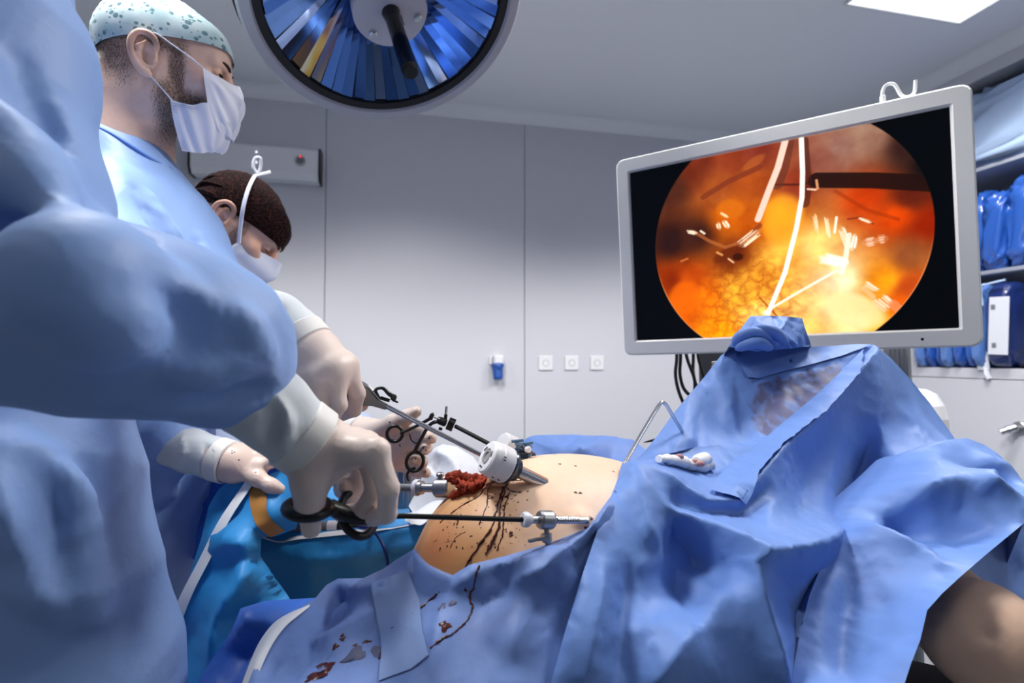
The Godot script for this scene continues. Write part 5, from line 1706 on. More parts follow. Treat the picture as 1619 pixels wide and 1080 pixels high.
	b.net([[V(-0.2729, 0.914, -0.5455), V(-0.2701, 0.9337, -0.5599), V(-0.2702, 0.9464, -0.5845), V(-0.2656, 0.9546, -0.6073), V(-0.2558, 0.9578, -0.6242), V(-0.2398, 0.9603, -0.6391)], [V(-0.2643, 0.9184, -0.5384), V(-0.261, 0.9377, -0.5528), V(-0.2598, 0.9506, -0.5764), V(-0.2551, 0.9586, -0.5992), V(-0.2457, 0.9626, -0.6171), V(-0.2353, 0.9636, -0.635)], [V(-0.2554, 0.9203, -0.5353), V(-0.2525, 0.9376, -0.5498), V(-0.2509, 0.9499, -0.5714), V(-0.247, 0.9574, -0.5932), V(-0.2398, 0.9609, -0.6131), V(-0.2335, 0.9626, -0.6341)]], 6, 4)
	single("white_hem", b, M.white_strip, "bright white curved hem strip at the left edge of the blood-spotted drape", "strip")
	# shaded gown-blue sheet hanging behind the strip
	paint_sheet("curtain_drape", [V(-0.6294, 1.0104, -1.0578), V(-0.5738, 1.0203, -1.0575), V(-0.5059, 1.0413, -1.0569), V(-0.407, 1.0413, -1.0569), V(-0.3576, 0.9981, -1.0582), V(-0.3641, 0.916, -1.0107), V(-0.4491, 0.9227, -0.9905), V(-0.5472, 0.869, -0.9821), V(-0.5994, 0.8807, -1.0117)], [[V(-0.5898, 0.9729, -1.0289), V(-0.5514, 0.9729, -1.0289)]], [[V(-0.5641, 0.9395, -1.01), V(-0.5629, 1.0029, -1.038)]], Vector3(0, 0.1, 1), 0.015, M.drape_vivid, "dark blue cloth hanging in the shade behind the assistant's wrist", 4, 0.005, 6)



func shape_patient() -> void:
	var s := Sdf.new()
	patient = s
	var ax := Vector3(0.8043, -0.2147, -0.5541)
	var up := Vector3(0.1723, 0.9766, -0.1284)
	var sd := Vector3(0.5687, 0.0078, 0.8225)
	var c := Vector3(0.0973, 0.9647, -0.7461)
	s.ell(c, Vector3(0.2452, 0.1493, 0.1516), Basis(ax, up, sd), 0.02)
	s.ell(c + Vector3(0.25, -0.02, -0.19), Vector3(0.20, 0.115, 0.17), Basis(Vector3(0.82, 0, -0.57), Vector3.UP, Vector3(0.57, 0, 0.82)), 0.06)
	s.ell(c + Vector3(-0.19, -0.06, 0.08), Vector3(0.14, 0.085, 0.11), Basis(Vector3(0.82, 0, -0.57), Vector3.UP, Vector3(0.57, 0, 0.82)), 0.05)
	# neck and head under the tent
	s.cone(c + Vector3(0.38, -0.02, -0.28), c + Vector3(0.47, 0.0, -0.35), 0.06, 0.058, 0.03)
	s.ell(c + Vector3(0.52, 0.015, -0.38), Vector3(0.115, 0.095, 0.08), Basis(Vector3(0.82, 0, -0.57), Vector3.UP, Vector3(0.57, 0, 0.82)), 0.02)
	# legs, towards the lower left
	s.chain([c + Vector3(-0.22, -0.09, 0.08), V(-0.2403, 0.8433, -0.6727), V(-0.2947, 0.5251, -0.6825)], [0.06, 0.05, 0.045], 0.04)
	s.chain([c + Vector3(-0.22, -0.1, 0.0), V(-0.3683, 0.6758, -0.968), V(-0.4577, 0.5417, -0.9721)], [0.06, 0.06, 0.05], 0.04)
	# near arm, bent out over the arm board
	var sh := V(0.5341, 0.963, -0.7291)
	var el := V(0.5131, 0.9445, -0.5946)
	var wr := V(0.6709, 0.8662, -0.612)
	s.cone(c + Vector3(0.3, -0.02, -0.1), sh, 0.07, 0.052, 0.05)
	s.chain([sh, V(0.5244, 0.9465, -0.6646), el, V(0.5834, 0.9003, -0.601), wr], [0.052, 0.05, 0.053, 0.047, 0.03], 0.02)
	s.ell(V(0.4959, 0.9617, -0.5941), Vector3(0.04, 0.022, 0.022), Basis(Vector3(0, 0, 1), 0.5), 0.03)
	s.cone(V(0.4742, 0.9815, -0.5535), V(0.4799, 0.9718, -0.5538), 0.004, 0.004, 0.02, true)
	s.cone(V(0.483, 0.99, -0.5582), V(0.4673, 0.9769, -0.5436), 0.006, 0.003, 0.016, true)
	# hand lying open on the board, out of the frame
	s.chain([wr, wr + Vector3(0.05, -0.02, 0.02), wr + Vector3(0.1, -0.04, 0.03)], [0.03, 0.036, 0.03], 0.02)
	for k in 4: s.chain([wr + Vector3(0.1, -0.04, 0.0 + 0.022 * k), wr + Vector3(0.145, -0.06, -0.005 + 0.024 * k), wr + Vector3(0.17, -0.085, -0.005 + 0.025 * k)], [0.011, 0.009, 0.008], 0.004)
	s.chain([wr + Vector3(0.04, -0.02, 0.045), wr + Vector3(0.075, -0.04, 0.075), wr + Vector3(0.1, -0.06, 0.08)], [0.014, 0.011, 0.009], 0.006)
	# puckered navel where the ports go in
	s.cone(V(0.0204, 1.1067, -0.6597), V(0.0159, 1.1072, -0.6647), 0.006, 0.004, 0.012)
	s.chain([V(-0.0327, 1.0993, -0.6299), V(-0.0234, 1.1073, -0.6367), V(-0.013, 1.1077, -0.6346), V(-0.007, 1.1045, -0.6297)], [0.002, 0.003, 0.0035, 0.002], 0.012)
	s.chain([V(-0.0274, 1.1027, -0.6248), V(-0.0171, 1.1049, -0.6217), V(-0.0091, 1.1046, -0.6227)], [0.002, 0.0025, 0.002], 0.006)
	s.chain([V(0.0766, 1.0694, -0.6058), V(0.0851, 1.0665, -0.6059)], [0.007, 0.003], 0.014)


func build_patient() -> void:
	var s := patient
	var c := Vector3(0.0973, 0.9647, -0.7461)
	var mottle := FastNoiseLite.new()
	mottle.frequency = 22.0
	mottle.fractal_octaves = 4
	var fine := FastNoiseLite.new()
	fine.frequency = 120.0
	var pale := lin(244, 210, 184)
	var tan_ := lin(226, 172, 120)
	var stain := lin(196, 122, 58)
	var arm := lin(228, 192, 168)
	var o_navel := V(-0.0204, 1.1048, -0.6347)
	var o_hem := V(-0.0844, 1.0355, -0.6068)
	var col_at := func(p: Vector3, _g: Vector3) -> Color:
		if p.x > 0.3: return arm * (1.0 + 0.12 * mottle.get_noise_3d(p.x, p.y, p.z))
		# disinfectant stain: strongest at the near left flank, thinning to the right, with an uneven rim
		var n := mottle.get_noise_3d(p.x, p.y, p.z)
		var e := smoothstep(0.07, -0.07, p.x + n * 0.05 + (p.y - 1.06) * 0.35)
		var cc := pale.lerp(tan_, clampf(e * 1.1 + n * 0.15, 0.0, 1.0))
		cc = cc.lerp(stain, clampf(e * 0.55 * smoothstep(1.1, 1.0, p.y) + n * 0.1, 0.0, 0.8))
		var d := (p - o_navel).length()
		cc = cc.lerp(lin(150, 86, 52), 0.75 * smoothstep(0.03, 0.006, d))
		cc = cc.lerp(lin(176, 84, 34), 0.5 * smoothstep(0.05, 0.0, (p - o_hem).length()))
		return cc * (1.0 + 0.06 * n + 0.05 * fine.get_noise_3d(p.x, p.y, p.z))
	var b := Buf.new()
	s.build(b, 0.0055, col_at)
	var t := thing("person", Vector3(c.x, 0.82, c.z), "patient lying under drapes, bare stained belly with blood trickles and one bare arm showing", "person")
	part("body", b, M.skin, t)
	# blood on the skin
	var runs := [[V(-0.012, 1.0976, -0.6249), V(-0.0173, 1.0849, -0.6053), V(-0.0235, 1.0699, -0.5858), V(-0.0365, 1.0529, -0.5763), V(-0.0479, 1.0308, -0.577), V(-0.0547, 1.0207, -0.5773)], [V(-0.0077, 1.0998, -0.6249), V(-0.0138, 1.0849, -0.6053), V(-0.0147, 1.0699, -0.5858), V(-0.0231, 1.0543, -0.5762), V(-0.0278, 1.0409, -0.5767)], [V(-0.0026, 1.0954, -0.625), V(-0.0081, 1.0849, -0.6053), V(-0.0099, 1.0767, -0.5856), V(-0.0117, 1.063, -0.576), V(-0.0158, 1.0462, -0.5765)], [V(-0.0303, 1.0991, -0.6249), V(-0.047, 1.0903, -0.6252), V(-0.0594, 1.0794, -0.6255), V(-0.0682, 1.0684, -0.6258)], [V(-0.0266, 1.0998, -0.6249), V(-0.0314, 1.0849, -0.6053), V(-0.0357, 1.0668, -0.5959)], [V(-0.0062, 1.0998, -0.6249), V(0.0018, 1.0954, -0.625), V(0.0106, 1.0925, -0.6251)], [V(-0.0755, 1.0633, -0.626), V(-0.0799, 1.056, -0.6262)], [V(-0.0571, 1.0735, -0.6157), V(-0.0618, 1.0637, -0.606)], [V(0.0203, 1.1002, -0.6549), V(0.0124, 1.0995, -0.6449), V(0.0041, 1.101, -0.6449)], [V(-0.0517, 1.0585, -0.5961), V(-0.0607, 1.0529, -0.5963), V(-0.0649, 1.0405, -0.5967)]]
	for k in runs.size():
		var rb := Buf.new()
		trickle(rb, runs[k], [0.0014, 0.0016, 0.0009, 0.0010, 0.0008, 0.0011, 0.0008, 0.0007, 0.0008, 0.0004][k], s)
		part("blood_trickle", rb, M.blood, t)
	var spots := Buf.new()
	for k in 105:
		var px := [rng.randf_range(700, 835), rng.randf_range(775, 880)]
		var q: Vector3 = spot_on_belly(px[0], px[1])
		blot(spots, s, q, rng.randf_range(0.0004, 0.0013) * (1.5 if px[0] > 750 and px[0] < 800 and px[1] < 820 else 0.8))
	for q in [V(0.058, 1.1186, -0.7344), V(0.0596, 1.1084, -0.6846), V(0.0788, 1.1068, -0.6847), V(0.1319, 1.108, -0.6947), V(0.0789, 1.0892, -0.6352), V(0.073, 1.0885, -0.6352), V(-0.0017, 1.0647, -0.5809), V(-0.001, 1.0613, -0.581)]:
		blot(spots, s, q, 0.0014)
	for q in [V(0.0794, 1.0637, -0.606), V(0.0851, 1.0609, -0.6061), V(0.0907, 1.0651, -0.6059), V(0.0879, 1.0708, -0.6058)]: blot(spots, s, q, 0.0022)
	tag(part("blood_spots", spots, M.blood, t), "", "", "", "stuff")
	# clotted rim of the wounds
	for w in [[V(-0.0346, 1.0969, -0.625), V(-0.0244, 1.1056, -0.6247), V(-0.0142, 1.1027, -0.6248), V(-0.004, 1.1056, -0.6247)], [V(-0.0288, 1.1027, -0.6248), V(-0.0186, 1.1085, -0.6246), V(-0.0098, 1.1071, -0.6247)]]:
		var wb := Buf.new()
		trickle(wb, w, 0.0013, s)
		part("wound_rim", wb, M.clot, t)
	# operating table beneath
	var tb := thing("operating_table", Vector3(c.x, 0, c.z), "operating table hidden under the drapes, dark pad edge by the patient's arm", "table")
	b = Buf.new()
	var tbas := Basis(Vector3(0.82, 0, -0.57), Vector3.UP, Vector3(0.57, 0, 0.82))
	b.box(Vector3(c.x + 0.22, 0.80, c.z - 0.15), Vector3(1.25, 0.07, 0.34), tbas, 0.02)
	part("pad", b, M.black_rubber, tb)
	b = Buf.new()
	b.box(V(0.5086, 0.8838, -0.6115) + Vector3(0.03, -0.045, -0.02), Vector3(0.36, 0.03, 0.16), Basis(Vector3.UP, -0.5), 0.012)
	part("arm_board", b, M.black_rubber, tb)
	b = Buf.new()
	b.box(Vector3(c.x, 0.42, c.z), Vector3(0.24, 0.7, 0.2), tbas, 0.02)
	part("column", b, M.steel, tb)
	b = Buf.new()
	b.box(Vector3(c.x, 0.04, c.z), Vector3(0.8, 0.08, 0.4), tbas, 0.02)
	part("base", b, M.dull_steel, tb)


# point on the near flank in the band that carries the spatter: a = left..right, b = high..low
func spot_on_belly(a: float, b: float) -> Vector3:
	var u := (a - 700.0) / 135.0
	var v := (b - 775.0) / 105.0
	var hi := V(-0.0478, 1.0929, -0.6351).lerp(V(0.0186, 1.0976, -0.6249), u)
	var lo := V(-0.0971, 1.0341, -0.6069).lerp(V(0.0137, 1.0476, -0.5765), u)
	return hi.lerp(lo, v)



# a head: x forward, y up, z to the side that faces the camera; origin between the ears
func head_shape(s: Sdf, o: Vector3, f: Basis, neck_to: Vector3, neck_r := 0.058, eyes_open := true) -> void:
	var q := func(x: float, y: float, z: float) -> Vector3: return o + f * Vector3(x, y, z)
	s.ell(q.call(-0.008, 0.045, 0), Vector3(0.099, 0.086, 0.077), f, 0.02)
	s.ell(q.call(0.048, 0.0, 0), Vector3(0.052, 0.075, 0.062), f, 0.03)
	s.cone(q.call(0.07, 0.055, -0.025), q.call(0.07, 0.055, 0.025), 0.034, 0.034, 0.03)
	for z in [-1.0, 1.0]:
		s.cone(q.call(0.005, -0.05, z * 0.05), q.call(0.08, -0.085, z * 0.018), 0.02, 0.022, 0.025)
		s.cone(q.call(0.005, -0.01, z * 0.055), q.call(0.005, -0.05, z * 0.05), 0.02, 0.02, 0.025)
		s.cone(q.call(0.088, 0.027, z * 0.045), q.call(0.1, 0.031, z * 0.012), 0.0095, 0.0095, 0.012)
		s.cone(q.call(0.073, -0.012, z * 0.048), q.call(0.085, -0.022, z * 0.036), 0.018, 0.015, 0.02)
		s.ell(q.call(0.096, 0.008, z * 0.033), Vector3(0.012, 0.012, 0.017), f, 0.014, true)
	s.cone(q.call(0.1, 0.022, 0), q.call(0.122, -0.018, 0), 0.008, 0.0125, 0.014)
	for z in [-1.0, 1.0]: s.ell(q.call(0.111, -0.022, z * 0.011), Vector3(0.011, 0.008, 0.008), f, 0.008)
	s.ell(q.call(0.09, -0.055, 0), Vector3(0.022, 0.022, 0.027), f, 0.02)
	s.cone(q.call(0.088, -0.092, 0), q.call(0.09, -0.096, 0), 0.021, 0.021, 0.02)
	# lids
	for z in [-1.0, 1.0]:
		s.ell(q.call(0.087, 0.012, z * 0.033), Vector3(0.0140, 0.012, 0.0155), f, 0.004)
		if eyes_open: s.ell(q.call(0.101, 0.009, z * 0.034), Vector3(0.008, 0.0035, 0.0125), f, 0.002, true)
	s.cone(q.call(-0.03, -0.03, 0), neck_to, neck_r, neck_r + 0.006, 0.035)
	s.cone(q.call(0.0, -0.06, 0.03), neck_to + f.x * 0.05, 0.02, 0.018, 0.03)


func ear_shape(o: Vector3, f: Basis) -> Sdf:
	var s := Sdf.new()
	var q := func(x: float, y: float, z: float) -> Vector3: return o + f * Vector3(x, y, 0.0735 + z)
	s.ell(q.call(-0.012, 0.004, 0.0), Vector3(0.017, 0.028, 0.007), f * Basis(Vector3.UP, -0.35), 0.006)
	var rim := [q.call(0.004, 0.012, 0.003), q.call(0.005, 0.026, 0.008), q.call(-0.004, 0.036, 0.012), q.call(-0.018, 0.035, 0.016), q.call(-0.028, 0.022, 0.018), q.call(-0.029, 0.004, 0.017), q.call(-0.023, -0.012, 0.013), q.call(-0.012, -0.024, 0.008), q.call(-0.004, -0.028, 0.006)]
	s.chain(smooth_path(rim, 3), [0.003, 0.0033, 0.0036, 0.0038, 0.004, 0.0042, 0.0042, 0.0042, 0.0042, 0.0042, 0.004, 0.004, 0.004, 0.004, 0.004, 0.004, 0.0042, 0.0044, 0.005, 0.0055, 0.006, 0.0062, 0.0062, 0.006, 0.0055], 0.004)
	s.chain([q.call(-0.012, 0.024, 0.008), q.call(-0.019, 0.012, 0.0105), q.call(-0.018, -0.002, 0.0105), q.call(-0.01, -0.013, 0.0085), q.call(0.0, -0.016, 0.007)], [0.0035, 0.004, 0.004, 0.0035, 0.003], 0.005)
	s.chain([q.call(0.004, 0.006, 0.004), q.call(0.003, -0.004, 0.007), q.call(0.003, -0.01, 0.005)], [0.004, 0.0045, 0.0035], 0.005)
	s.ell(q.call(-0.006, -0.001, 0.009), Vector3(0.008, 0.011, 0.008), f, 0.005, true)
	s.ell(q.call(-0.002, -0.003, 0.002), Vector3(0.004, 0.006, 0.008), f, 0.003, true)
	s.ell(q.call(-0.016, 0.027, 0.012), Vector3(0.006, 0.005, 0.005), f, 0.004, true)
	return s


func skin_paint(o: Vector3, f: Basis, base: Color, hair: Color, beard: float, hem: float) -> Callable:
	var inv := f.inverse()
	var nz := FastNoiseLite.new()
	nz.frequency = 170.0
	nz.fractal_octaves = 3
	var big := FastNoiseLite.new()
	big.frequency = 35.0
	var red := lin(196, 104, 84)
	return func(p: Vector3, _g: Vector3) -> Color:
		var q := inv * (p - o)
		var n := nz.get_noise_3d(q.x, q.y * 0.6, q.z)
		var m := big.get_noise_3d(q.x, q.y, q.z)
		var c := base * (1.0 + 0.05 * n + 0.05 * m)
		c = c.lerp(red, 0.16 * smoothstep(0.03, 0.0, absf(q.y - 0.0)) * smoothstep(0.05, 0.09, q.x))
		var h := hairiness(q, n, m)
		return c.lerp(hair, clampf(h.x * 0.5 + h.y * beard * 0.5, 0.0, 0.75))


# how thickly hair (x) and beard (y) grow at a point of the head
func hairiness(q: Vector3, n: float, m: float) -> Vector2:
	var h := smoothstep(-0.06, 0.005, q.y + m * 0.015) * smoothstep(-0.012, -0.04, q.x + m * 0.008)
	h = maxf(h, smoothstep(0.012, 0.03, q.y + m * 0.006) * smoothstep(0.056, 0.036, q.x + m * 0.008) * smoothstep(-0.02, 0.0, q.x))
	var jaw := -0.024 - 0.5 * maxf(0.0, 0.03 - q.x) - 0.5 * maxf(0.0, q.x - 0.032)
	var b := smoothstep(jaw + 0.012, jaw - 0.012, q.y + m * 0.01) * smoothstep(-0.004, 0.022, q.x + m * 0.008) * smoothstep(-0.15, -0.095, q.y + m * 0.01)
	b = maxf(b, smoothstep(0.016, 0.006, absf(q.x - 0.034 + m * 0.004)) * smoothstep(0.034, 0.02, q.y) * smoothstep(-0.05, -0.03, q.y))
	return Vector2(h, b) * (1.0 + 0.25 * n)


# cropped hairs and stubble, each a sliver standing off the skin
func stubble(b: Buf, o: Vector3, f: Basis, upto: int, per_vertex: float, length: float, hem: float) -> Buf:
	var out := Buf.new()
	var inv := f.inverse()
	for i in upto:
		var q := inv * (b.V[i] - o)
		if absf(q.z) > 0.09 or q.y > hem: continue
		var hb := hairiness(q, 0.0, 0.0)
		var w := maxf(hb.x, hb.y)
		var want := w * per_vertex
		while want > rng.randf():
			want -= 1.0
			var n := b.N[i]
			var t := n.cross(Vector3(rng.randf_range(-1, 1), rng.randf_range(-1, 1), rng.randf_range(-1, 1))).normalized()
			var p := b.V[i] + t * rng.randf() * 0.0025
			var lie := (f * Vector3(0.25, -1.0, 0) + Vector3(rng.randf_range(-1, 1), rng.randf_range(-1, 1), rng.randf_range(-1, 1)) * 0.5)
			lie = (lie - n * lie.dot(n)).normalized()
			var tip := p + lie * length * rng.randf_range(0.5, 1.0) + n * length * 0.25
			var s := lie.cross(n).normalized() * 0.00035
			var a := out.vert(p + s - n * 0.0004, n)
			var c := out.vert(p - s - n * 0.0004, n)
			var d := out.vert(tip, n)
			out.tri(a, c, d)
	return out


# hand: wrist, then for each finger knuckle, middle joint, end joint, tip; thumb last
func hand_shape(s: Sdf, wrist: Vector3, fore: Vector3, fingers: Array, thumb: Array, r := 0.0095, wrist_r := 0.028) -> void:
	s.cone(fore, wrist, wrist_r, wrist_r * 0.85, 0.02)
	for i in fingers.size():
		s.cone(wrist, fingers[i][0], wrist_r * 0.55, r * 1.15, 0.012)
		if i > 0:
			s.cone(fingers[i - 1][0].lerp(wrist, 0.12), fingers[i][0].lerp(wrist, 0.12), r * 0.95, r * 0.95, 0.010)
			s.cone(fingers[i - 1][0].lerp(wrist, 0.5), fingers[i][0].lerp(wrist, 0.5), r * 1.25, r * 1.25, 0.012)
	s.chain(thumb, [r * 1.5, r * 1.2, r * 1.1, r * 0.92], 0.010)
	for f in fingers:
		s.cone(f[0], f[0] + (f[0] - wrist) * 0.02, r * 1.2, r * 1.15, 0.008)
		s.chain(f, [r * 1.12, r * 1.0, r * 0.92, r * 0.8], 0.0035)


# a pull in the cloth: pts near the surface, laid onto it
func fold(s: Sdf, pts: Array, r: float, sink: float, k: float, carve := false) -> void:
	var on := []
	for p in pts: on.append(s.stick(p, -sink))
	on = smooth_path(on, 2)
	var rad := []
	for i in on.size(): rad.append(r * (0.35 + 0.65 * sin(PI * (i + 0.5) / on.size())))
	s.chain(on, rad, k, carve)


func head_cap(head: Sdf, o: Vector3, f: Basis, hem_back: float, hem_front: float, puff: float) -> Buf:
	var b := Buf.new()
	var nz := FastNoiseLite.new()
	nz.frequency = 30.0
	var rows := 26
	var seg := 72
	var c := Vector3(-0.008, 0.045, 0)
	var r := Vector3(0.104, 0.092, 0.083)
	for j in rows + 3:
		for k in seg + 1:
			var a := TAU * k / seg
			var hem := lerpf(hem_back, hem_front, (cos(a) + 1.0) * 0.5) + 0.012 * pow(maxf(0.0, sin(a * 1.0)), 2.0) * 0.6
			var e0 := asin(clampf((hem - c.y) / r.y, -1.0, 1.0))
			var t := maxf(0.0, float(j - 2) / rows)
			var e := lerpf(e0, PI / 2, t)
			var d := Vector3(cos(e) * cos(a), sin(e), cos(e) * sin(a))
			var w := nz.get_noise_3d(d.x, d.y, d.z) * 0.003 * smoothstep(0.0, 0.2, t) + sin(a * 34.0) * 0.0006 * smoothstep(0.3, 0.02, t)
			var reach := 1.35
			for it in 12:
				var gap := head.full(o + f * (c + d * r * reach)) - 0.0035 - puff
				reach -= gap / r.length() * 1.6
				if absf(gap) < 0.0003: break
			var p := c + d * (r * reach + Vector3.ONE * w)
			if j == 0: p -= d * 0.006
			if j == 1: p += Vector3(0, -0.0015, 0)
			b.vert(o + f * p, f * (d / r).normalized(), Vector2(a * 0.36, e * 0.36))
	for j in rows + 2:
		for k in seg:
			var i := j * (seg + 1) + k
			b.quad(i, i + 1, i + seg + 2, i + seg + 1)
	return b


func eye_parts(t: Node3D, o: Vector3, f: Basis, open: float) -> void:
	for z in [-1.0, 1.0]:
		var b := Buf.new()
		b.ball(o + f * Vector3(0.0868, 0.0105, z * 0.033), Vector3.ONE * 0.0118, f)
		var e := part("eye", b, M.eye_white, t)
		b = Buf.new()
		b.ball(o + f * Vector3(0.0955, 0.009, z * 0.0335), Vector3(0.0035, 0.0055, 0.0055), f)
		part("iris", b, M.iris, e)
		b = Buf.new()
		b.tube(smooth_path([o + f * Vector3(0.085, 0.0095, z * 0.0465), o + f * Vector3(0.0965, 0.0095 + 0.004 * open, z * 0.041), o + f * Vector3(0.1005, 0.0095 + 0.0042 * open, z * 0.033), o + f * Vector3(0.0985, 0.0085 + 0.002 * open, z * 0.023)]), 0.0014, 8)
		part("lashes", b, M.brow, t, "dark lash line")
		b = Buf.new()
		b.tube(smooth_path([o + f * Vector3(0.079, 0.024, z * 0.055), o + f * Vector3(0.095, 0.032, z * 0.045), o + f * Vector3(0.1065, 0.032, z * 0.03), o + f * Vector3(0.1105, 0.027, z * 0.014)]), [0.0014, 0.002, 0.0024, 0.0028, 0.003, 0.0032, 0.0034, 0.0034, 0.0035, 0.0036, 0.0036, 0.0036, 0.0036, 0.0036, 0.0036, 0.0036, 0.0032, 0.0028, 0.002], 8, true, 0.8)
		part("eyebrow", b, M.brow, t, "dark eyebrow")


func legs(s: Sdf, a: Vector3, b: Vector3) -> void:
	for h in [a, b]:
		s.chain([h, Vector3(h.x, 0.48, h.z - 0.01), Vector3(h.x, 0.09, h.z), Vector3(h.x + 0.03, 0.04, h.z)], [0.08, 0.055, 0.04, 0.04], 0.03)
		s.cone(Vector3(h.x - 0.03, 0.04, h.z), Vector3(h.x + 0.16, 0.035, h.z), 0.04, 0.033, 0.02)


func build_people() -> void:
	foreground_surgeon()
	capped_surgeon()
	bent_assistant()


func gown_mesh(s: Sdf, cell: float, rip: float, seed: int, freq := 9.0, stretch := Vector3.ONE) -> Buf:
	s.noise_stretch = stretch
	s.noise = FastNoiseLite.new()
	s.noise.seed = seed
	s.noise.frequency = freq
	s.noise.noise_type = FastNoiseLite.TYPE_CELLULAR
	s.noise.cellular_return_type = FastNoiseLite.RETURN_DISTANCE
	s.noise.fractal_type = FastNoiseLite.FRACTAL_NONE
	s.ripple = rip * 3.0
	var b := Buf.new()
	s.build(b, cell)
	return b


# ---------------------------------------------------------------- the surgeon nearest the camera
func foreground_surgeon() -> void:
	var t := thing("person", Vector3(V(-0.5251, 1.0222, -0.5872).x, 0, V(-0.5251, 1.0222, -0.5872).z), "foreground surgeon in pale blue gown, head out of frame, gloved hand holding the black grasper", "person")
	# body under the gown: trunk, arm, neck and head above the frame
	var s := Sdf.new()
	var neck := V(-0.6274, 1.752, -0.5649)
	s.chain([neck, V(-0.6632, 1.4377, -0.5945), V(-0.5654, 1.0876, -0.5952), V(-0.5573, 0.8732, -0.6118)], [0.06, 0.085, 0.075, 0.075], 0.05)
	s.chain([V(-0.5291, 1.618, -0.489), V(-0.4247, 1.3814, -0.4162), V(-0.3785, 1.2923, -0.3939), V(-0.283, 1.2657, -0.4297), V(-0.219, 1.2084, -0.4795)], [0.05, 0.045, 0.042, 0.036, 0.024], 0.02)
	legs(s, V(-0.605, 0.8242, -0.6333), V(-0.5493, 0.8105, -0.6537))
	var f := Basis(Vector3(0.8, -0.25, -0.55).normalized(), Vector3.UP, Vector3.BACK).orthonormalized()
	f = Basis(f.x, f.z.cross(f.x).normalized() if f.z.cross(f.x).y > 0 else f.x.cross(f.z).normalized(), f.z).orthonormalized()
	head_shape(s, neck + Vector3(0.04, 0.16, -0.02), f, neck)
	var b := Buf.new()
	b.tint = lin(200, 158, 134)
	s.build(b, 0.011)
	part("body", b, M.skin, t)
	part("cap", head_cap(s, neck + Vector3(0.04, 0.16, -0.02), f, 0.0, 0.035, 0.004), M.gown, t)
	# gown
	s = Sdf.new()
	s.chain([V(-0.5174, 1.6592, -0.4877), V(-0.4491, 1.4911, -0.4328), V(-0.4071, 1.3767, -0.4013), V(-0.3806, 1.3078, -0.3884)], [0.08, 0.08, 0.08, 0.076], 0.03)
	s.chain([V(-0.3667, 1.2889, -0.384), V(-0.2971, 1.2771, -0.3974), V(-0.2672, 1.268, -0.4246), V(-0.2536, 1.2594, -0.4449), V(-0.2449, 1.2468, -0.4583), V(-0.2411, 1.2369, -0.4626)], [0.076, 0.066, 0.063, 0.059, 0.050, 0.0455], 0.02)
	s.chain([V(-0.6914, 1.6493, -0.5881), V(-0.6491, 1.4377, -0.5945), V(-0.5544, 1.2135, -0.5764), V(-0.5261, 1.1211, -0.5692), V(-0.516, 1.0261, -0.5771), V(-0.5064, 0.8934, -0.6012), V(-0.5212, 0.6419, -0.6389), V(-0.547, 0.3311, -0.6884)], [0.11, 0.12, 0.105, 0.105, 0.106, 0.115, 0.14, 0.16], 0.05)
	# crook of the elbow and the pulls that run from it
	fold(s, [V(-0.322, 1.359, -0.3268), V(-0.2942, 1.3555, -0.3219), V(-0.2716, 1.354, -0.327), V(-0.2596, 1.3506, -0.3421), V(-0.2557, 1.347, -0.3622)], 0.024, -0.006, 0.012, true)
	fold(s, [V(-0.2989, 1.3324, -0.3076), V(-0.277, 1.336, -0.3075), V(-0.2603, 1.3381, -0.3125), V(-0.2522, 1.3319, -0.3277), V(-0.2352, 1.3206, -0.343), V(-0.2158, 1.3118, -0.3583)], 0.016, 0.003, 0.015)
	fold(s, [V(-0.2569, 1.3342, -0.3076), V(-0.2575, 1.3167, -0.3031), V(-0.261, 1.2944, -0.2988), V(-0.2698, 1.2662, -0.2996)], 0.012, 0.007, 0.05)
	fold(s, [V(-0.2278, 1.2644, -0.3397), V(-0.2068, 1.2747, -0.3444), V(-0.1965, 1.289, -0.364)], 0.010, 0.002, 0.016)
	fold(s, [V(-0.2238, 1.2524, -0.3401), V(-0.2098, 1.2586, -0.3499), V(-0.1995, 1.2697, -0.3646)], 0.010, -0.004, 0.03, true)
	fold(s, [V(-0.2522, 1.237, -0.3255), V(-0.2289, 1.2426, -0.3304), V(-0.2149, 1.2484, -0.3452)], 0.012, 0.004, 0.03)
	fold(s, [V(-0.1984, 1.2834, -0.3992), V(-0.1951, 1.2625, -0.4098), V(-0.1908, 1.238, -0.4256)], 0.007, 0.001, 0.012)
	fold(s, [V(-0.2166, 1.2026, -0.3816), V(-0.2089, 1.2086, -0.3964), V(-0.1975, 1.2143, -0.4113), V(-0.193, 1.2237, -0.431)], 0.008, -0.001, 0.012, true)
	fold(s, [V(-0.2158, 1.2187, -0.3611), V(-0.2036, 1.2301, -0.3858), V(-0.195, 1.2529, -0.4151)], 0.008, 0.002, 0.016)
	fold(s, [V(-0.3174, 1.4642, -0.3536), V(-0.3005, 1.4278, -0.3497), V(-0.288, 1.4069, -0.3504)], 0.01, -0.003, 0.02, true)
	fold(s, [V(-0.3172, 1.4895, -0.3729), V(-0.3118, 1.4538, -0.374), V(-0.3051, 1.4136, -0.3702)], 0.008, -0.001, 0.012, true)
	fold(s, [V(-0.3251, 1.4089, -0.3453), V(-0.2998, 1.3963, -0.3357), V(-0.2878, 1.3763, -0.3363)], 0.012, 0.004, 0.03)
	# gown front, lower left
	fold(s, [V(-0.4254, 1.1367, -0.4537), V(-0.3931, 1.0881, -0.4552), V(-0.3731, 1.0477, -0.4664), V(-0.3535, 1.0076, -0.4826)], 0.012, 0.003, 0.03)
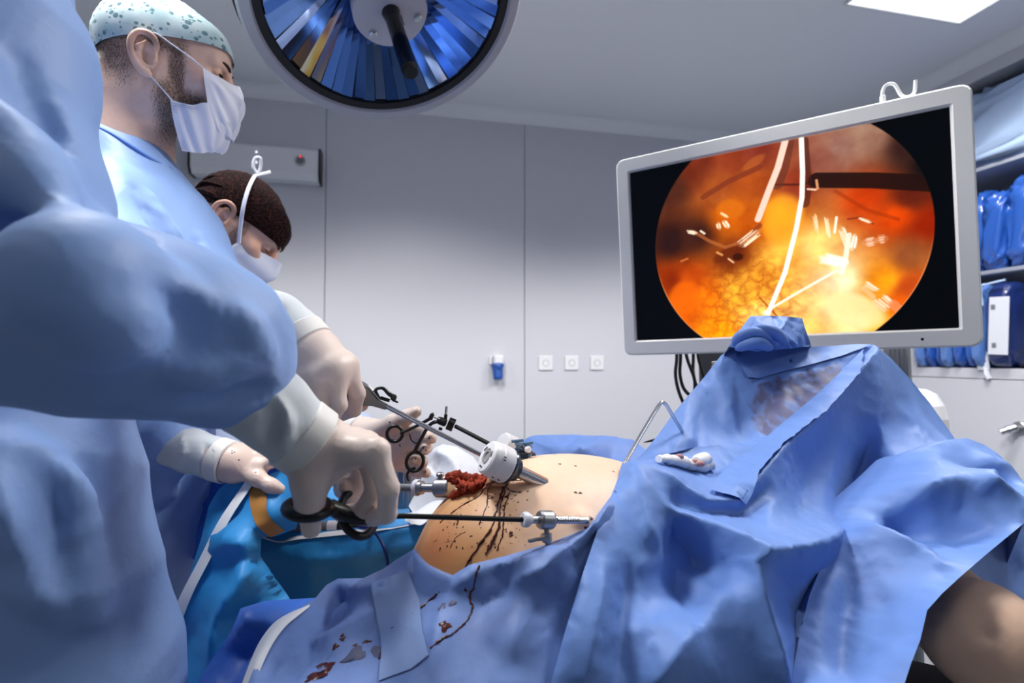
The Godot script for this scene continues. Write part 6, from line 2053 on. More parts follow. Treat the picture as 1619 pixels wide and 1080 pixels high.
	fold(s, [V(-0.4286, 1.1791, -0.4524), V(-0.3968, 1.1473, -0.4533), V(-0.3744, 1.1301, -0.4589), V(-0.3536, 1.1207, -0.4742)], 0.014, 0.004, 0.04)
	fold(s, [V(-0.3731, 1.1829, -0.4623), V(-0.3569, 1.145, -0.4634), V(-0.3536, 1.0764, -0.4755), V(-0.3555, 1.0163, -0.4874)], 0.012, -0.004, 0.03, true)
	fold(s, [V(-0.3556, 1.1771, -0.5025), V(-0.3456, 1.1242, -0.5041), V(-0.3397, 1.0536, -0.5062), V(-0.3429, 0.9897, -0.5182)], 0.010, 0.002, 0.02)
	part("gown", gown_mesh(s, 0.0055, 0.006, 3, 10.0, Vector3(0.7, 1.0, 1.0)), M.gown, t, "pale blue surgical gown")
	# knitted cuff
	s = Sdf.new()
	s.chain([V(-0.2307, 1.225, -0.463), V(-0.211, 1.2031, -0.4767), V(-0.1949, 1.1817, -0.4903), V(-0.1834, 1.1704, -0.4967)], [0.038, 0.0335, 0.031, 0.029], 0.008)
	fold(s, [V(-0.1913, 1.2117, -0.4414), V(-0.1872, 1.1956, -0.4469), V(-0.1924, 1.1729, -0.4576)], 0.004, 0.001, 0.01)
	fold(s, [V(-0.1996, 1.2126, -0.4313), V(-0.1942, 1.2019, -0.4367), V(-0.2036, 1.1791, -0.4524)], 0.004, -0.001, 0.01, true)
	part("cuff", gown_mesh(s, 0.0035, 0.001, 5, 40.0), M.cuff, t, "grey-white knitted cuff")
	# glove
	s = Sdf.new()
	hand_shape(s, V(-0.1739, 1.1647, -0.4998), V(-0.1911, 1.1785, -0.4924),
		[[V(-0.1202, 1.1675, -0.4767), V(-0.1081, 1.1361, -0.4737), V(-0.1129, 1.1094, -0.4905), V(-0.1291, 1.1006, -0.5048)], [V(-0.135, 1.1688, -0.5027), V(-0.1275, 1.1258, -0.507), V(-0.1419, 1.1043, -0.5167), V(-0.1642, 1.1013, -0.5188)], [V(-0.1519, 1.1683, -0.5287), V(-0.1498, 1.1252, -0.5401), V(-0.1599, 1.1126, -0.5404), V(-0.1649, 1.1241, -0.5341)], [V(-0.1695, 1.1657, -0.5538), V(-0.1706, 1.1242, -0.5671), V(-0.1769, 1.1125, -0.5665), V(-0.1763, 1.1228, -0.5561)]],
		[V(-0.1737, 1.1576, -0.488), V(-0.1797, 1.1421, -0.4815), V(-0.1817, 1.1174, -0.4863), V(-0.1823, 1.095, -0.493)], 0.0096, 0.029)
	s.cone(V(-0.1683, 1.1594, -0.497), V(-0.1793, 1.1405, -0.4836), 0.016, 0.012, 0.02)
	s.cone(V(-0.1907, 1.1787, -0.4914), V(-0.1802, 1.1685, -0.4977), 0.0315, 0.0305, 0.01)
	b = Buf.new()
	s.build(b, 0.003)
	part("glove", b, M.glove, t, "off-white surgical glove")
	# rolled glove rim over the cuff
	b = Buf.new()
	var ax := (V(-0.1802, 1.1685, -0.4977) - V(-0.1907, 1.1787, -0.4914)).normalized()
	b.lathe(V(-0.1926, 1.1805, -0.4903), ax, [Vector2(-0.006, 0.0325), Vector2(-0.004, 0.0345), Vector2(0.014, 0.0345), Vector2(0.016, 0.032)], 36)
	part("glove_band", b, M.cuff_band, t)


# ---------------------------------------------------------------- the standing surgeon in the teal cap
func capped_surgeon() -> void:
	var f := Basis(Vector3(0.9249, -0.0698, -0.3737), Vector3(0.1162, 0.9879, 0.1032), Vector3(0.362, -0.1388, 0.9218))
	var o := Vector3(-0.6463, 1.7753, -0.9805)
	var base := V(-0.7215, 1.6039, -0.9797)
	var t := thing("person", Vector3(V(-0.6268, 0.9122, -0.8707).x, 0, V(-0.6268, 0.9122, -0.8707).z), "bearded surgeon in a spotted teal cap and white mask, standing behind the near sleeve", "person")
	var s := Sdf.new()
	head_shape(s, o, f, base, 0.062)
	s.cone(V(-0.7241, 1.7245, -0.956), V(-0.7465, 1.6098, -0.9895), 0.05, 0.075, 0.03)
	s.cone(V(-0.7429, 1.598, -0.9898), V(-0.7254, 1.4251, -1.0151), 0.09, 0.14, 0.05)
	var b := Buf.new()
	var paint := skin_paint(o, f, lin(224, 188, 168), lin(74, 56, 46), 1.0, 0.03)
	s.build(b, 0.0032, paint)
	var skin_count := b.V.size()
	ear_shape(o, f).build(b, 0.0013, paint)
	# trunk and limbs inside the gown, joined to the same mesh
	var skull := s
	s = Sdf.new()
	b.tint = lin(224, 188, 168)
	s.chain([V(-0.7314, 1.4251, -1.0151), V(-0.7434, 1.0892, -1.0254), V(-0.7494, 0.7894, -1.0345)], [0.12, 0.11, 0.11], 0.04)
	legs(s, V(-0.7914, 0.7534, -1.0356), V(-0.6894, 0.7534, -1.0356))
	s.build(b, 0.012)
	part("body", b, M.skin, t)
	tag(part("cropped_hair", stubble(b, o, f, skin_count, 2.6, 0.006, 0.04), M.hair, t, "short brown hair and beard"), "", "", "", "stuff")
	eye_parts(t, o, f, 0.4)
	part("cap", head_cap(skull, o, f, 0.008, 0.054, 0.001), M.teal_cap, t, "teal cap with dark round spots")
	mask_teal(t, o, f)
	# gown
	s = Sdf.new()
	s.chain([V(-0.7406, 1.5628, -0.9909), V(-0.7134, 1.4431, -1.0146), V(-0.7254, 1.2572, -1.0203), V(-0.7494, 1.0173, -1.0276), V(-0.753, 0.8494, -1.0327), V(-0.7763, 0.4746, -1.0642), V(-0.8037, 0.0858, -1.0961)], [0.115, 0.155, 0.16, 0.15, 0.15, 0.17, 0.19], 0.05)
	s.cone(V(-0.6508, 1.5104, -0.9725), V(-0.599, 1.3894, -0.9762), 0.055, 0.095, 0.05)
	s.chain([V(-0.6672, 1.4942, -0.873), V(-0.6073, 1.3908, -0.8161), V(-0.5246, 1.2817, -0.7494)], [0.08, 0.07, 0.06], 0.04)
	s.chain([V(-0.5246, 1.2817, -0.7494), V(-0.4114, 1.2813, -0.6994), V(-0.3296, 1.2919, -0.659)], [0.055, 0.05, 0.042], 0.02)
	s.chain([V(-0.7504, 1.574, -1.1106), V(-0.7372, 1.3632, -1.1171), V(-0.7714, 1.1586, -1.0533)], [0.08, 0.07, 0.055], 0.03)
	s.chain([V(-0.7582, 1.1394, -1.0038), V(-0.6554, 1.1122, -0.9497), V(-0.593, 1.1044, -0.9289)], [0.062, 0.056, 0.047], 0.02)
	s.cone(V(-0.7526, 1.6423, -0.9585), V(-0.7582, 1.5628, -0.9909), 0.066, 0.1, 0.03)
	s.cone(V(-0.692, 1.5802, -0.9554), V(-0.6876, 1.5275, -0.992), 0.062, 0.1, 0.03)
	fold(s, [V(-0.5668, 1.5252, -0.872), V(-0.5492, 1.4656, -0.8838), V(-0.5395, 1.4045, -0.8957)], 0.008, 0.002, 0.02)
	fold(s, [V(-0.5945, 1.5158, -0.8423), V(-0.5645, 1.4559, -0.8441), V(-0.5539, 1.4178, -0.8553)], 0.007, -0.001, 0.015, true)
	fold(s, [V(-0.5246, 1.4753, -0.9236), V(-0.5082, 1.4206, -0.9252), V(-0.4971, 1.3782, -0.9365)], 0.008, 0.002, 0.015)
	fold(s, [V(-0.5395, 1.4468, -0.8944), V(-0.5348, 1.4062, -0.9057), V(-0.519, 1.3701, -0.9168)], 0.007, -0.001, 0.015, true)
	fold(s, [V(-0.7029, 1.1512, -1.0035), V(-0.6767, 1.1288, -1.0142), V(-0.657, 1.1228, -1.0244)], 0.008, 0.002, 0.012)
	fold(s, [V(-0.6876, 1.0689, -1.006), V(-0.6624, 1.0908, -1.0153), V(-0.6445, 1.1126, -1.0297)], 0.007, -0.001, 0.012, true)
	fold(s, [V(-0.5575, 1.0597, -0.9362), V(-0.5385, 1.0076, -0.9278), V(-0.5341, 0.9427, -0.9298)], 0.009, 0.002, 0.02)
	fold(s, [V(-0.5649, 0.9841, -0.8985), V(-0.5395, 0.9388, -0.9099), V(-0.5326, 0.9354, -0.92)], 0.008, 0.002, 0.015)
	fold(s, [V(-0.5681, 1.0668, -0.901), V(-0.5617, 0.9648, -0.8941), V(-0.5597, 0.869, -0.9021)], 0.012, -0.003, 0.03, true)
	fold(s, [V(-0.5877, 0.8712, -0.897), V(-0.5628, 0.8458, -0.9078), V(-0.5455, 0.8926, -0.9213)], 0.008, 0.002, 0.015)
	var cb := Buf.new()
	var edge := [V(-0.7325, 1.6448, -0.9184), V(-0.7116, 1.6394, -0.9085), V(-0.6739, 1.6341, -0.8987), V(-0.6397, 1.6245, -0.899), V(-0.6143, 1.6087, -0.9195), V(-0.6043, 1.599, -0.9598)]
	for i in edge.size(): edge[i] = s.stick(edge[i], 0.001)
	cb.tube(smooth_path(edge), 0.0065, 10, true, 0.6)
	part("collar", cb, M.collar, t)
	part("gown", gown_mesh(s, 0.006, 0.005, 8, 10.0, Vector3(1.0, 0.7, 1.0)), M.gown, t, "pale blue surgical gown")
	# lower left hand resting on the drape
	s = Sdf.new()
	s.chain([V(-0.5939, 1.1047, -0.9269), V(-0.5503, 1.0924, -0.9232), V(-0.4984, 1.0784, -0.9177), V(-0.4855, 1.0745, -0.9158)], [0.036, 0.036, 0.034, 0.033], 0.008)
	fold(s, [V(-0.4951, 1.1105, -0.8897), V(-0.4861, 1.0854, -0.8854), V(-0.5034, 1.0533, -0.8914)], 0.0035, 0.001, 0.006)
	fold(s, [V(-0.5076, 1.1105, -0.8897), V(-0.4985, 1.0854, -0.8854), V(-0.518, 1.0533, -0.8914)], 0.0035, -0.001, 0.006, true)
	fold(s, [V(-0.5461, 1.1209, -0.8894), V(-0.537, 1.0954, -0.8871), V(-0.5513, 1.0689, -0.8909)], 0.003, 0.001, 0.006)
	part("cuff", gown_mesh(s, 0.004, 0.001, 6, 30.0), M.cuff, t, "grey knitted cuff")
	s = Sdf.new()
	hand_shape(s, V(-0.4674, 1.0727, -0.9138), V(-0.4984, 1.0784, -0.9177),
		[[V(-0.4209, 1.0679, -0.906), V(-0.3997, 1.0764, -0.9057), V(-0.387, 1.0776, -0.9107), V(-0.3763, 1.0745, -0.9158)], [V(-0.4257, 1.0821, -0.9206), V(-0.4043, 1.0877, -0.9254), V(-0.3912, 1.0868, -0.9304), V(-0.3802, 1.0794, -0.9356)], [V(-0.4349, 1.0947, -0.9352), V(-0.4175, 1.0974, -0.9451), V(-0.4063, 1.0944, -0.9502), V(-0.3973, 1.0869, -0.9554)], [V(-0.4486, 1.1033, -0.9499), V(-0.4376, 1.1017, -0.96), V(-0.4286, 1.0964, -0.9651), V(-0.4195, 1.0888, -0.9704)]],
		[V(-0.447, 1.0616, -0.9012), V(-0.418, 1.0512, -0.8915), V(-0.395, 1.0409, -0.8868), V(-0.3772, 1.0332, -0.889)], 0.0098, 0.03)
	s.cone(V(-0.4984, 1.0784, -0.9177), V(-0.4674, 1.0706, -0.9139), 0.0335, 0.0325, 0.01)
	b = Buf.new()
	s.build(b, 0.0032)
	part("glove", b, M.glove_shade, t, "glove with small blood specks")
	var bs := Buf.new()
	for q in [V(-0.4602, 1.1082, -0.8847), V(-0.455, 1.103, -0.8849), V(-0.4592, 1.0989, -0.885), V(-0.4417, 1.0904, -0.8753), V(-0.4171, 1.0709, -0.8759)]: blot(bs, s, q, 0.0011)
	tag(part("blood_spots", bs, M.blood, t), "", "", "", "stuff")
	b = Buf.new()
	var ax := (V(-0.4674, 1.0706, -0.9139) - V(-0.4984, 1.0784, -0.9177)).normalized()
	b.lathe(V(-0.5016, 1.0794, -0.9176), ax, [Vector2(0.0, 0.035), Vector2(0.002, 0.0372), Vector2(0.024, 0.0367), Vector2(0.026, 0.034)], 36)
	part("glove_band", b, M.cuff_band, t)
	# upper right hand on the needle holder
	s = Sdf.new()
	s.chain([V(-0.3259, 1.2962, -0.6439), V(-0.2866, 1.2907, -0.6411), V(-0.2541, 1.2695, -0.6397), V(-0.2496, 1.2658, -0.6398)], [0.041, 0.038, 0.034, 0.033], 0.012)
	fold(s, [V(-0.2841, 1.32, -0.6182), V(-0.2824, 1.3045, -0.6086), V(-0.2858, 1.2884, -0.6041)], 0.004, -0.0005, 0.006, true)
	fold(s, [V(-0.2609, 1.3081, -0.6085), V(-0.2644, 1.2955, -0.6039), V(-0.2702, 1.2825, -0.6013)], 0.003, -0.0005, 0.005, true)
	fold(s, [V(-0.2573, 1.2898, -0.6041), V(-0.2617, 1.2825, -0.6013), V(-0.2674, 1.2755, -0.6015)], 0.003, -0.0005, 0.004, true)
	fold(s, [V(-0.2523, 1.2791, -0.6044), V(-0.2574, 1.2719, -0.6016), V(-0.2631, 1.267, -0.6018)], 0.0025, -0.0005, 0.004, true)
	fold(s, [V(-0.2927, 1.3122, -0.6134), V(-0.29, 1.2934, -0.604), V(-0.2943, 1.2756, -0.6045)], 0.004, 0.001, 0.008)
	part("cuff", gown_mesh(s, 0.0034, 0.0008, 9, 30.0), M.cuff, t, "white knitted cuff")
	s = Sdf.new()
	hand_shape(s, V(-0.2454, 1.2605, -0.637), V(-0.2571, 1.2726, -0.6396),
		[[V(-0.195, 1.241, -0.6346), V(-0.1841, 1.2078, -0.6416), V(-0.1914, 1.1871, -0.6542), V(-0.2105, 1.1789, -0.6665)], [V(-0.2055, 1.2326, -0.6148), V(-0.1969, 1.1967, -0.6139), V(-0.2103, 1.1793, -0.6285), V(-0.2285, 1.1792, -0.6425)], [V(-0.2214, 1.2257, -0.607), V(-0.2185, 1.1972, -0.6079), V(-0.2301, 1.1814, -0.6224), V(-0.2435, 1.1846, -0.6343)], [V(-0.2392, 1.2243, -0.6071), V(-0.24, 1.2014, -0.6098), V(-0.2491, 1.1887, -0.6222), V(-0.2576, 1.1922, -0.6321)]],
		[V(-0.2231, 1.2546, -0.6552), V(-0.2091, 1.231, -0.6729), V(-0.1981, 1.2071, -0.6766), V(-0.1866, 1.1918, -0.6701)], 0.0094, 0.030)
	s.cone(V(-0.2571, 1.2726, -0.6396), V(-0.2424, 1.2575, -0.6371), 0.0335, 0.033, 0.01)
	s.cone(V(-0.2301, 1.247, -0.6324), V(-0.2082, 1.2361, -0.6227), 0.03, 0.022, 0.02)
	b = Buf.new()
	s.build(b, 0.0028)
	part("glove", b, M.glove, t, "off-white surgical glove")
	b = Buf.new()
	ax = (V(-0.2424, 1.2575, -0.6371) - V(-0.2571, 1.2726, -0.6396)).normalized()
	b.lathe(V(-0.2594, 1.2748, -0.6395), ax, [Vector2(0.0, 0.0355), Vector2(0.002, 0.0375), Vector2(0.021, 0.0372), Vector2(0.023, 0.034)], 36)
	part("glove_band", b, M.cuff_band, t)


# rows of points given for the near half of a face, mirrored to the far half
func face_rows(o: Vector3, f: Basis, rows: Array, first := 2) -> Array:
	var out := []
	for r in rows:
		var line := []
		for p in r: line.append(o + f * p)
		for k in range(r.size() - 1, first - 1, -1):
			if r[k].z > 0.002: line.append(o + f * Vector3(r[k].x, r[k].y, -r[k].z))
		out.append(line)
	return out


func mask_teal(t: Node3D, o: Vector3, f: Basis) -> void:
	var b := Buf.new()
	var pleat := func(_p: Vector3, uv: Vector2) -> float:
		var m := absf(uv.x - 0.5) * 2.0
		return 0.0022 * sin(m * 13.0 + uv.y * 15.0) * smoothstep(0.9, 0.6, m) * smoothstep(0.1, 0.3, uv.y)
	b.net(face_rows(o, f, [[Vector3(0.074, 0.008, 0.0690), Vector3(0.088, 0.004, 0.0610), Vector3(0.103, 0.003, 0.046), Vector3(0.116, 0.005, 0.018), Vector3(0.1265, 0.008, 0.005)],
		[Vector3(0.078, -0.014, 0.0695), Vector3(0.094, -0.016, 0.060), Vector3(0.109, -0.016, 0.044), Vector3(0.126, -0.014, 0.018), Vector3(0.135, -0.013, 0.006)],
		[Vector3(0.083, -0.041, 0.064), Vector3(0.098, -0.043, 0.052), Vector3(0.111, -0.043, 0.038), Vector3(0.127, -0.041, 0.018), Vector3(0.136, -0.04, 0.006)],
		[Vector3(0.086, -0.062, 0.059), Vector3(0.099, -0.066, 0.048), Vector3(0.111, -0.067, 0.035), Vector3(0.123, -0.068, 0.017), Vector3(0.130, -0.068, 0.006)],
		[Vector3(0.092, -0.085, 0.047), Vector3(0.101, -0.090, 0.038), Vector3(0.110, -0.092, 0.028), Vector3(0.119, -0.095, 0.014), Vector3(0.122, -0.096, 0.005)]]), 6, 8, pleat)
	var m := part("mask", b, M.mask_white, t, "white pleated surgical mask")
	b = Buf.new()
	var soft := func(_p: Vector3, uv: Vector2) -> float:
		return 0.0014 * sin(absf(uv.x - 0.5) * 34.0 + uv.y * 5.0) * smoothstep(0.5, 0.3, absf(uv.x - 0.5))
	b.net(face_rows(o, f, [[Vector3(0.029, -0.060, 0.073), Vector3(0.045, -0.061, 0.070), Vector3(0.063, -0.060, 0.0675), Vector3(0.083, -0.050, 0.062), Vector3(0.1, -0.06, 0.046), Vector3(0.115, -0.068, 0.03), Vector3(0.125, -0.072, 0.01)],
		[Vector3(0.034, -0.088, 0.070), Vector3(0.05, -0.089, 0.067), Vector3(0.066, -0.089, 0.063), Vector3(0.085, -0.085, 0.055), Vector3(0.1, -0.085, 0.042), Vector3(0.111, -0.088, 0.027), Vector3(0.119, -0.09, 0.01)],
		[Vector3(0.041, -0.115, 0.064), Vector3(0.055, -0.116, 0.060), Vector3(0.068, -0.117, 0.054), Vector3(0.083, -0.116, 0.046), Vector3(0.096, -0.115, 0.034), Vector3(0.106, -0.114, 0.022), Vector3(0.112, -0.113, 0.009)],
		[Vector3(0.049, -0.141, 0.056), Vector3(0.06, -0.140, 0.051), Vector3(0.071, -0.138, 0.045), Vector3(0.082, -0.134, 0.037), Vector3(0.092, -0.129, 0.027), Vector3(0.099, -0.126, 0.018), Vector3(0.103, -0.124, 0.008)]], 5), 6, 8, soft)
	part("lower_panel", b, M.mask_white, m)
	for q in [[Vector3(0.0755, 0.006, 0.0700), Vector3(0.055, 0.018, 0.0745), Vector3(0.028, 0.030, 0.080), Vector3(0.005, 0.040, 0.083), Vector3(-0.008, 0.038, 0.083)], [Vector3(0.032, -0.061, 0.0735), Vector3(0.012, -0.042, 0.077), Vector3(-0.004, -0.027, 0.081), Vector3(-0.014, -0.018, 0.080)]]:
		b = Buf.new()
		var pts := []
		for v in q: pts.append(o + f * v)
		b.tube(smooth_path(pts), 0.0017, 8, true, 0.6)
		part("ear_loop", b, M.mask_white, m)
	# stitched weld dots along the edges
	b = Buf.new()
	for k in 22:
		for w in 3:
			b.box(o + f * (Vector3(0.0315, -0.066, 0.0735).lerp(Vector3(0.0505, -0.137, 0.0565), k / 21.0) + Vector3(0.0026 * w, 0.0, 0.0002 - 0.0004 * w)), Vector3(0.0009, 0.0011, 0.0008), f)
	for k in 14:
		for w in 2:
			b.box(o + f * (Vector3(0.038, -0.065, 0.0722).lerp(Vector3(0.070, -0.063, 0.0672), k / 13.0) + Vector3(0, -0.003 * w, 0.0)), Vector3(0.0014, 0.0008, 0.0008), f)
	tag(part("weld_dots", b, M.weld, m), "", "", "", "stuff")


# ---------------------------------------------------------------- the assistant bent over, dark cap
func bent_assistant() -> void:
	var f := Basis(Vector3(0.7595, -0.6018, -0.2468), Vector3(0.5724, 0.7986, -0.1860), Vector3(0.3090, -0.0000, 0.9511))
	var o := Vector3(-0.6549, 1.5505, -1.2433)
	var base := V(-0.7762, 1.4755, -1.2637)
	var t := thing("person", Vector3(V(-0.7193, 0.7786, -1.215).x, 0, V(-0.7193, 0.7786, -1.215).z), "assistant bending over the table in a dark patterned cap and tied white mask", "person")
	var s := Sdf.new()
	head_shape(s, o, f, base, 0.056, false)
	var b := Buf.new()
	var paint := skin_paint(o, f, lin(216, 172, 150), lin(94, 66, 50), 0.7, 0.03)
	s.build(b, 0.004, paint)
	var skin_count := b.V.size()
	ear_shape(o, f).build(b, 0.0017, paint)
	var skull := s
	s = Sdf.new()
	b.tint = lin(216, 172, 150)
	s.chain([base, V(-0.7869, 1.3203, -1.2985), V(-0.8316, 0.9465, -1.3399), V(-0.8569, 0.7197, -1.3668)], [0.06, 0.12, 0.11, 0.11], 0.05)
	legs(s, V(-0.9192, 0.7158, -1.377), V(-0.8072, 0.7158, -1.377))
	s.build(b, 0.013)
	part("body", b, M.skin, t)
	tag(part("cropped_hair", stubble(b, o, f, skin_count, 2.2, 0.006, 0.035), M.hair, t, "short fair-brown beard"), "", "", "", "stuff")
	eye_parts(t, o, f, -0.9)
	part("cap", head_cap(skull, o, f, -0.004, 0.036, 0.0), M.dark_cap, t, "dark cap with a faded red-brown pattern")
	b = Buf.new()
	for q in [[V(-0.7025, 1.6363, -1.2238), V(-0.7112, 1.6304, -1.224), V(-0.7185, 1.6217, -1.2242), V(-0.7156, 1.6116, -1.2245)], [V(-0.6996, 1.6363, -1.2238), V(-0.7069, 1.6246, -1.2241), V(-0.7127, 1.613, -1.2245)]]: b.tube(smooth_path(q), 0.006, 8, true, 0.5)
	part("cap_tie", b, M.dark_cap, t)
	# gathers at the back of the cap
	for q in [[Vector3(-0.1, 0.03, 0.03), Vector3(-0.092, 0.06, 0.045), Vector3(-0.068, 0.08, 0.055)], [Vector3(-0.1, 0.022, 0.035), Vector3(-0.088, 0.045, 0.055), Vector3(-0.05, 0.06, 0.075)], [Vector3(-0.096, 0.014, 0.042), Vector3(-0.08, 0.025, 0.063), Vector3(-0.045, 0.035, 0.08)]]:
		b = Buf.new()
		var pts := []
		for v in q: pts.append(o + f * v)
		b.tube(smooth_path(pts), [0.002, 0.003, 0.0035, 0.004, 0.0042, 0.0042, 0.004, 0.0038, 0.0035, 0.003, 0.0025, 0.002, 0.001], 8)
		part("cap_gather", b, M.dark_cap, t)
	# mask and ties
	b = Buf.new()
	var pl := func(_p: Vector3, uv: Vector2) -> float: return 0.0018 * sin(uv.y * 15.0 + absf(uv.x - 0.5) * 8.0) * smoothstep(0.5, 0.35, absf(uv.x - 0.5))
	b.net(face_rows(o, f, [[Vector3(0.05, -0.021, 0.065), Vector3(0.073, -0.012, 0.060), Vector3(0.096, -0.003, 0.044), Vector3(0.120, 0.004, 0.021), Vector3(0.135, 0.006, 0.006)],
		[Vector3(0.046, -0.048, 0.068), Vector3(0.073, -0.043, 0.062), Vector3(0.100, -0.038, 0.045), Vector3(0.126, -0.032, 0.021), Vector3(0.142, -0.030, 0.006)],
		[Vector3(0.045, -0.069, 0.066), Vector3(0.071, -0.07, 0.060), Vector3(0.098, -0.07, 0.043), Vector3(0.120, -0.066, 0.021), Vector3(0.133, -0.064, 0.006)],
		[Vector3(0.05, -0.091, 0.058), Vector3(0.072, -0.096, 0.051), Vector3(0.094, -0.098, 0.037), Vector3(0.111, -0.097, 0.018), Vector3(0.120, -0.097, 0.005)],
		[Vector3(0.062, -0.113, 0.044), Vector3(0.076, -0.119, 0.038), Vector3(0.091, -0.122, 0.027), Vector3(0.102, -0.121, 0.014), Vector3(0.108, -0.121, 0.004)]]), 6, 6, pl)
	var m := part("mask", b, M.mask_white, t, "white tie-on mask")
	for q in [[0.0036, Vector3(0.045, -0.069, 0.068), Vector3(0.044, -0.045, 0.070), Vector3(0.05, -0.02, 0.067)], [0.0042, Vector3(0.05, -0.02, 0.067), Vector3(0.03, 0.015, 0.078), Vector3(0.012, 0.05, 0.089), Vector3(-0.008, 0.09, 0.078), Vector3(-0.026, 0.124, 0.042), Vector3(-0.036, 0.138, 0.004)],
			[0.0036, Vector3(-0.036, 0.14, 0.0), Vector3(-0.054, 0.148, 0.004), Vector3(-0.062, 0.166, 0.006), Vector3(-0.054, 0.174, 0.004), Vector3(-0.042, 0.158, 0.0), Vector3(-0.036, 0.141, 0.0)], [0.0044, Vector3(-0.035, 0.139, 0.0), Vector3(-0.028, 0.152, -0.004), Vector3(-0.022, 0.166, -0.01)]]:
		b = Buf.new()
		var pts := []
		for k in range(1, q.size()): pts.append(o + f * q[k])
		b.tube(smooth_path(pts), q[0], 8, true, 0.4, f.z)
		part(["mask_binding", "tie", "bow_loop", "bow_end"][[Vector3(0.045, -0.069, 0.068), Vector3(0.05, -0.02, 0.067), Vector3(-0.036, 0.14, 0.0), Vector3(-0.035, 0.139, 0.0)].find(q[1])], b, M.mask_white, m)
	# gown
	s = Sdf.new()
	s.chain([V(-0.8083, 1.4363, -1.3049), V(-0.8129, 1.2906, -1.3294), V(-0.8379, 0.9443, -1.35), V(-0.8632, 0.5559, -1.3818), V(-0.8889, 0.14, -1.4146)], [0.10, 0.145, 0.14, 0.15, 0.18], 0.05)
	s.chain([V(-0.7051, 1.3764, -1.2467), V(-0.5528, 1.2052, -1.1219), V(-0.3994, 1.1042, -1.0049)], [0.075, 0.06, 0.05], 0.03)
	s.chain([V(-0.3994, 1.1042, -1.0049), V(-0.327, 1.1168, -0.9645), V(-0.265, 1.1238, -0.9293)], [0.05, 0.042, 0.033], 0.02)
	fold(s, [V(-0.3167, 1.1472, -0.9336), V(-0.2971, 1.1396, -0.9238), V(-0.28, 1.1323, -0.914)], 0.005, 0.001, 0.008)
	fold(s, [V(-0.3113, 1.1505, -0.9435), V(-0.2949, 1.145, -0.9336), V(-0.2772, 1.1381, -0.9188)], 0.004, -0.001, 0.008, true)
	part("gown", gown_mesh(s, 0.0075, 0.004, 14, 10.0), M.gown_pale, t, "pale gown")
	# glove holding the ringed handle, palm towards the camera
	s = Sdf.new()
	hand_shape(s, V(-0.2345, 1.1145, -0.9046), V(-0.2715, 1.1194, -0.9294),
		[[V(-0.1735, 1.1333, -0.874), V(-0.1492, 1.1306, -0.864), V(-0.1337, 1.1268, -0.8492), V(-0.1238, 1.1247, -0.8362)], [V(-0.1718, 1.1126, -0.8766), V(-0.1476, 1.1111, -0.8666), V(-0.1337, 1.1089, -0.8497), V(-0.1343, 1.1075, -0.8347)], [V(-0.1745, 1.0936, -0.8802), V(-0.1527, 1.0907, -0.8733), V(-0.1415, 1.086, -0.8554), V(-0.1512, 1.0925, -0.8372)], [V(-0.1838, 1.0782, -0.8857), V(-0.1636, 1.0695, -0.8779), V(-0.1492, 1.0679, -0.866), V(-0.1352, 1.0685, -0.8539)]],
		[V(-0.2208, 1.1327, -0.879), V(-0.1897, 1.1468, -0.8636), V(-0.1669, 1.1558, -0.8553), V(-0.1511, 1.1652, -0.851)], 0.0098, 0.031)
	s.cone(V(-0.2206, 1.1089, -0.8997), V(-0.1869, 1.098, -0.8901), 0.032, 0.022, 0.02)
	s.cone(V(-0.2759, 1.1216, -0.9294), V(-0.2388, 1.1166, -0.9045), 0.032, 0.0315, 0.01)
	b = Buf.new()
	var dirt := FastNoiseLite.new()
	dirt.frequency = 60.0
	s.build(b, 0.0032, func(p: Vector3, _g: Vector3) -> Color: return Color.WHITE.lerp(Color(0.75, 0.5, 0.32), 0.6 * smoothstep(0.1, 0.5, dirt.get_noise_3d(p.x, p.y, p.z)) * smoothstep(-0.22, -0.16, p.x)))
	part("glove", b, M.glove, t, "glove stained with disinfectant and blood")
	var bs := Buf.new()
	for q in [V(-0.1288, 1.1285, -0.8241), V(-0.1365, 1.115, -0.8245), V(-0.1442, 1.1092, -0.8247), V(-0.1307, 1.1092, -0.8247), V(-0.1462, 1.0976, -0.825), V(-0.1795, 1.111, -0.8546), V(-0.1359, 1.0722, -0.8458), V(-0.1645, 1.126, -0.8542), V(-0.1915, 1.148, -0.8535)]: blot(bs, s, q, 0.0012)
	tag(part("blood_spots", bs, M.blood, t), "", "", "", "stuff")
	b = Buf.new()
	var ax := (V(-0.2388, 1.1166, -0.9045) - V(-0.2759, 1.1216, -0.9294)).normalized()
	b.lathe(V(-0.2731, 1.1208, -0.9274), ax, [Vector2(0.0, 0.0335), Vector2(0.002, 0.035), Vector2(0.02, 0.0345), Vector2(0.022, 0.033)], 32)
	part("glove_band", b, M.cuff_band, t)



func build_instruments() -> void:
	needle_holder()
	ringed_clamp()
	lower_grasper()
	ports()
	rear_grasper()
	retractor()
	table_clutter()


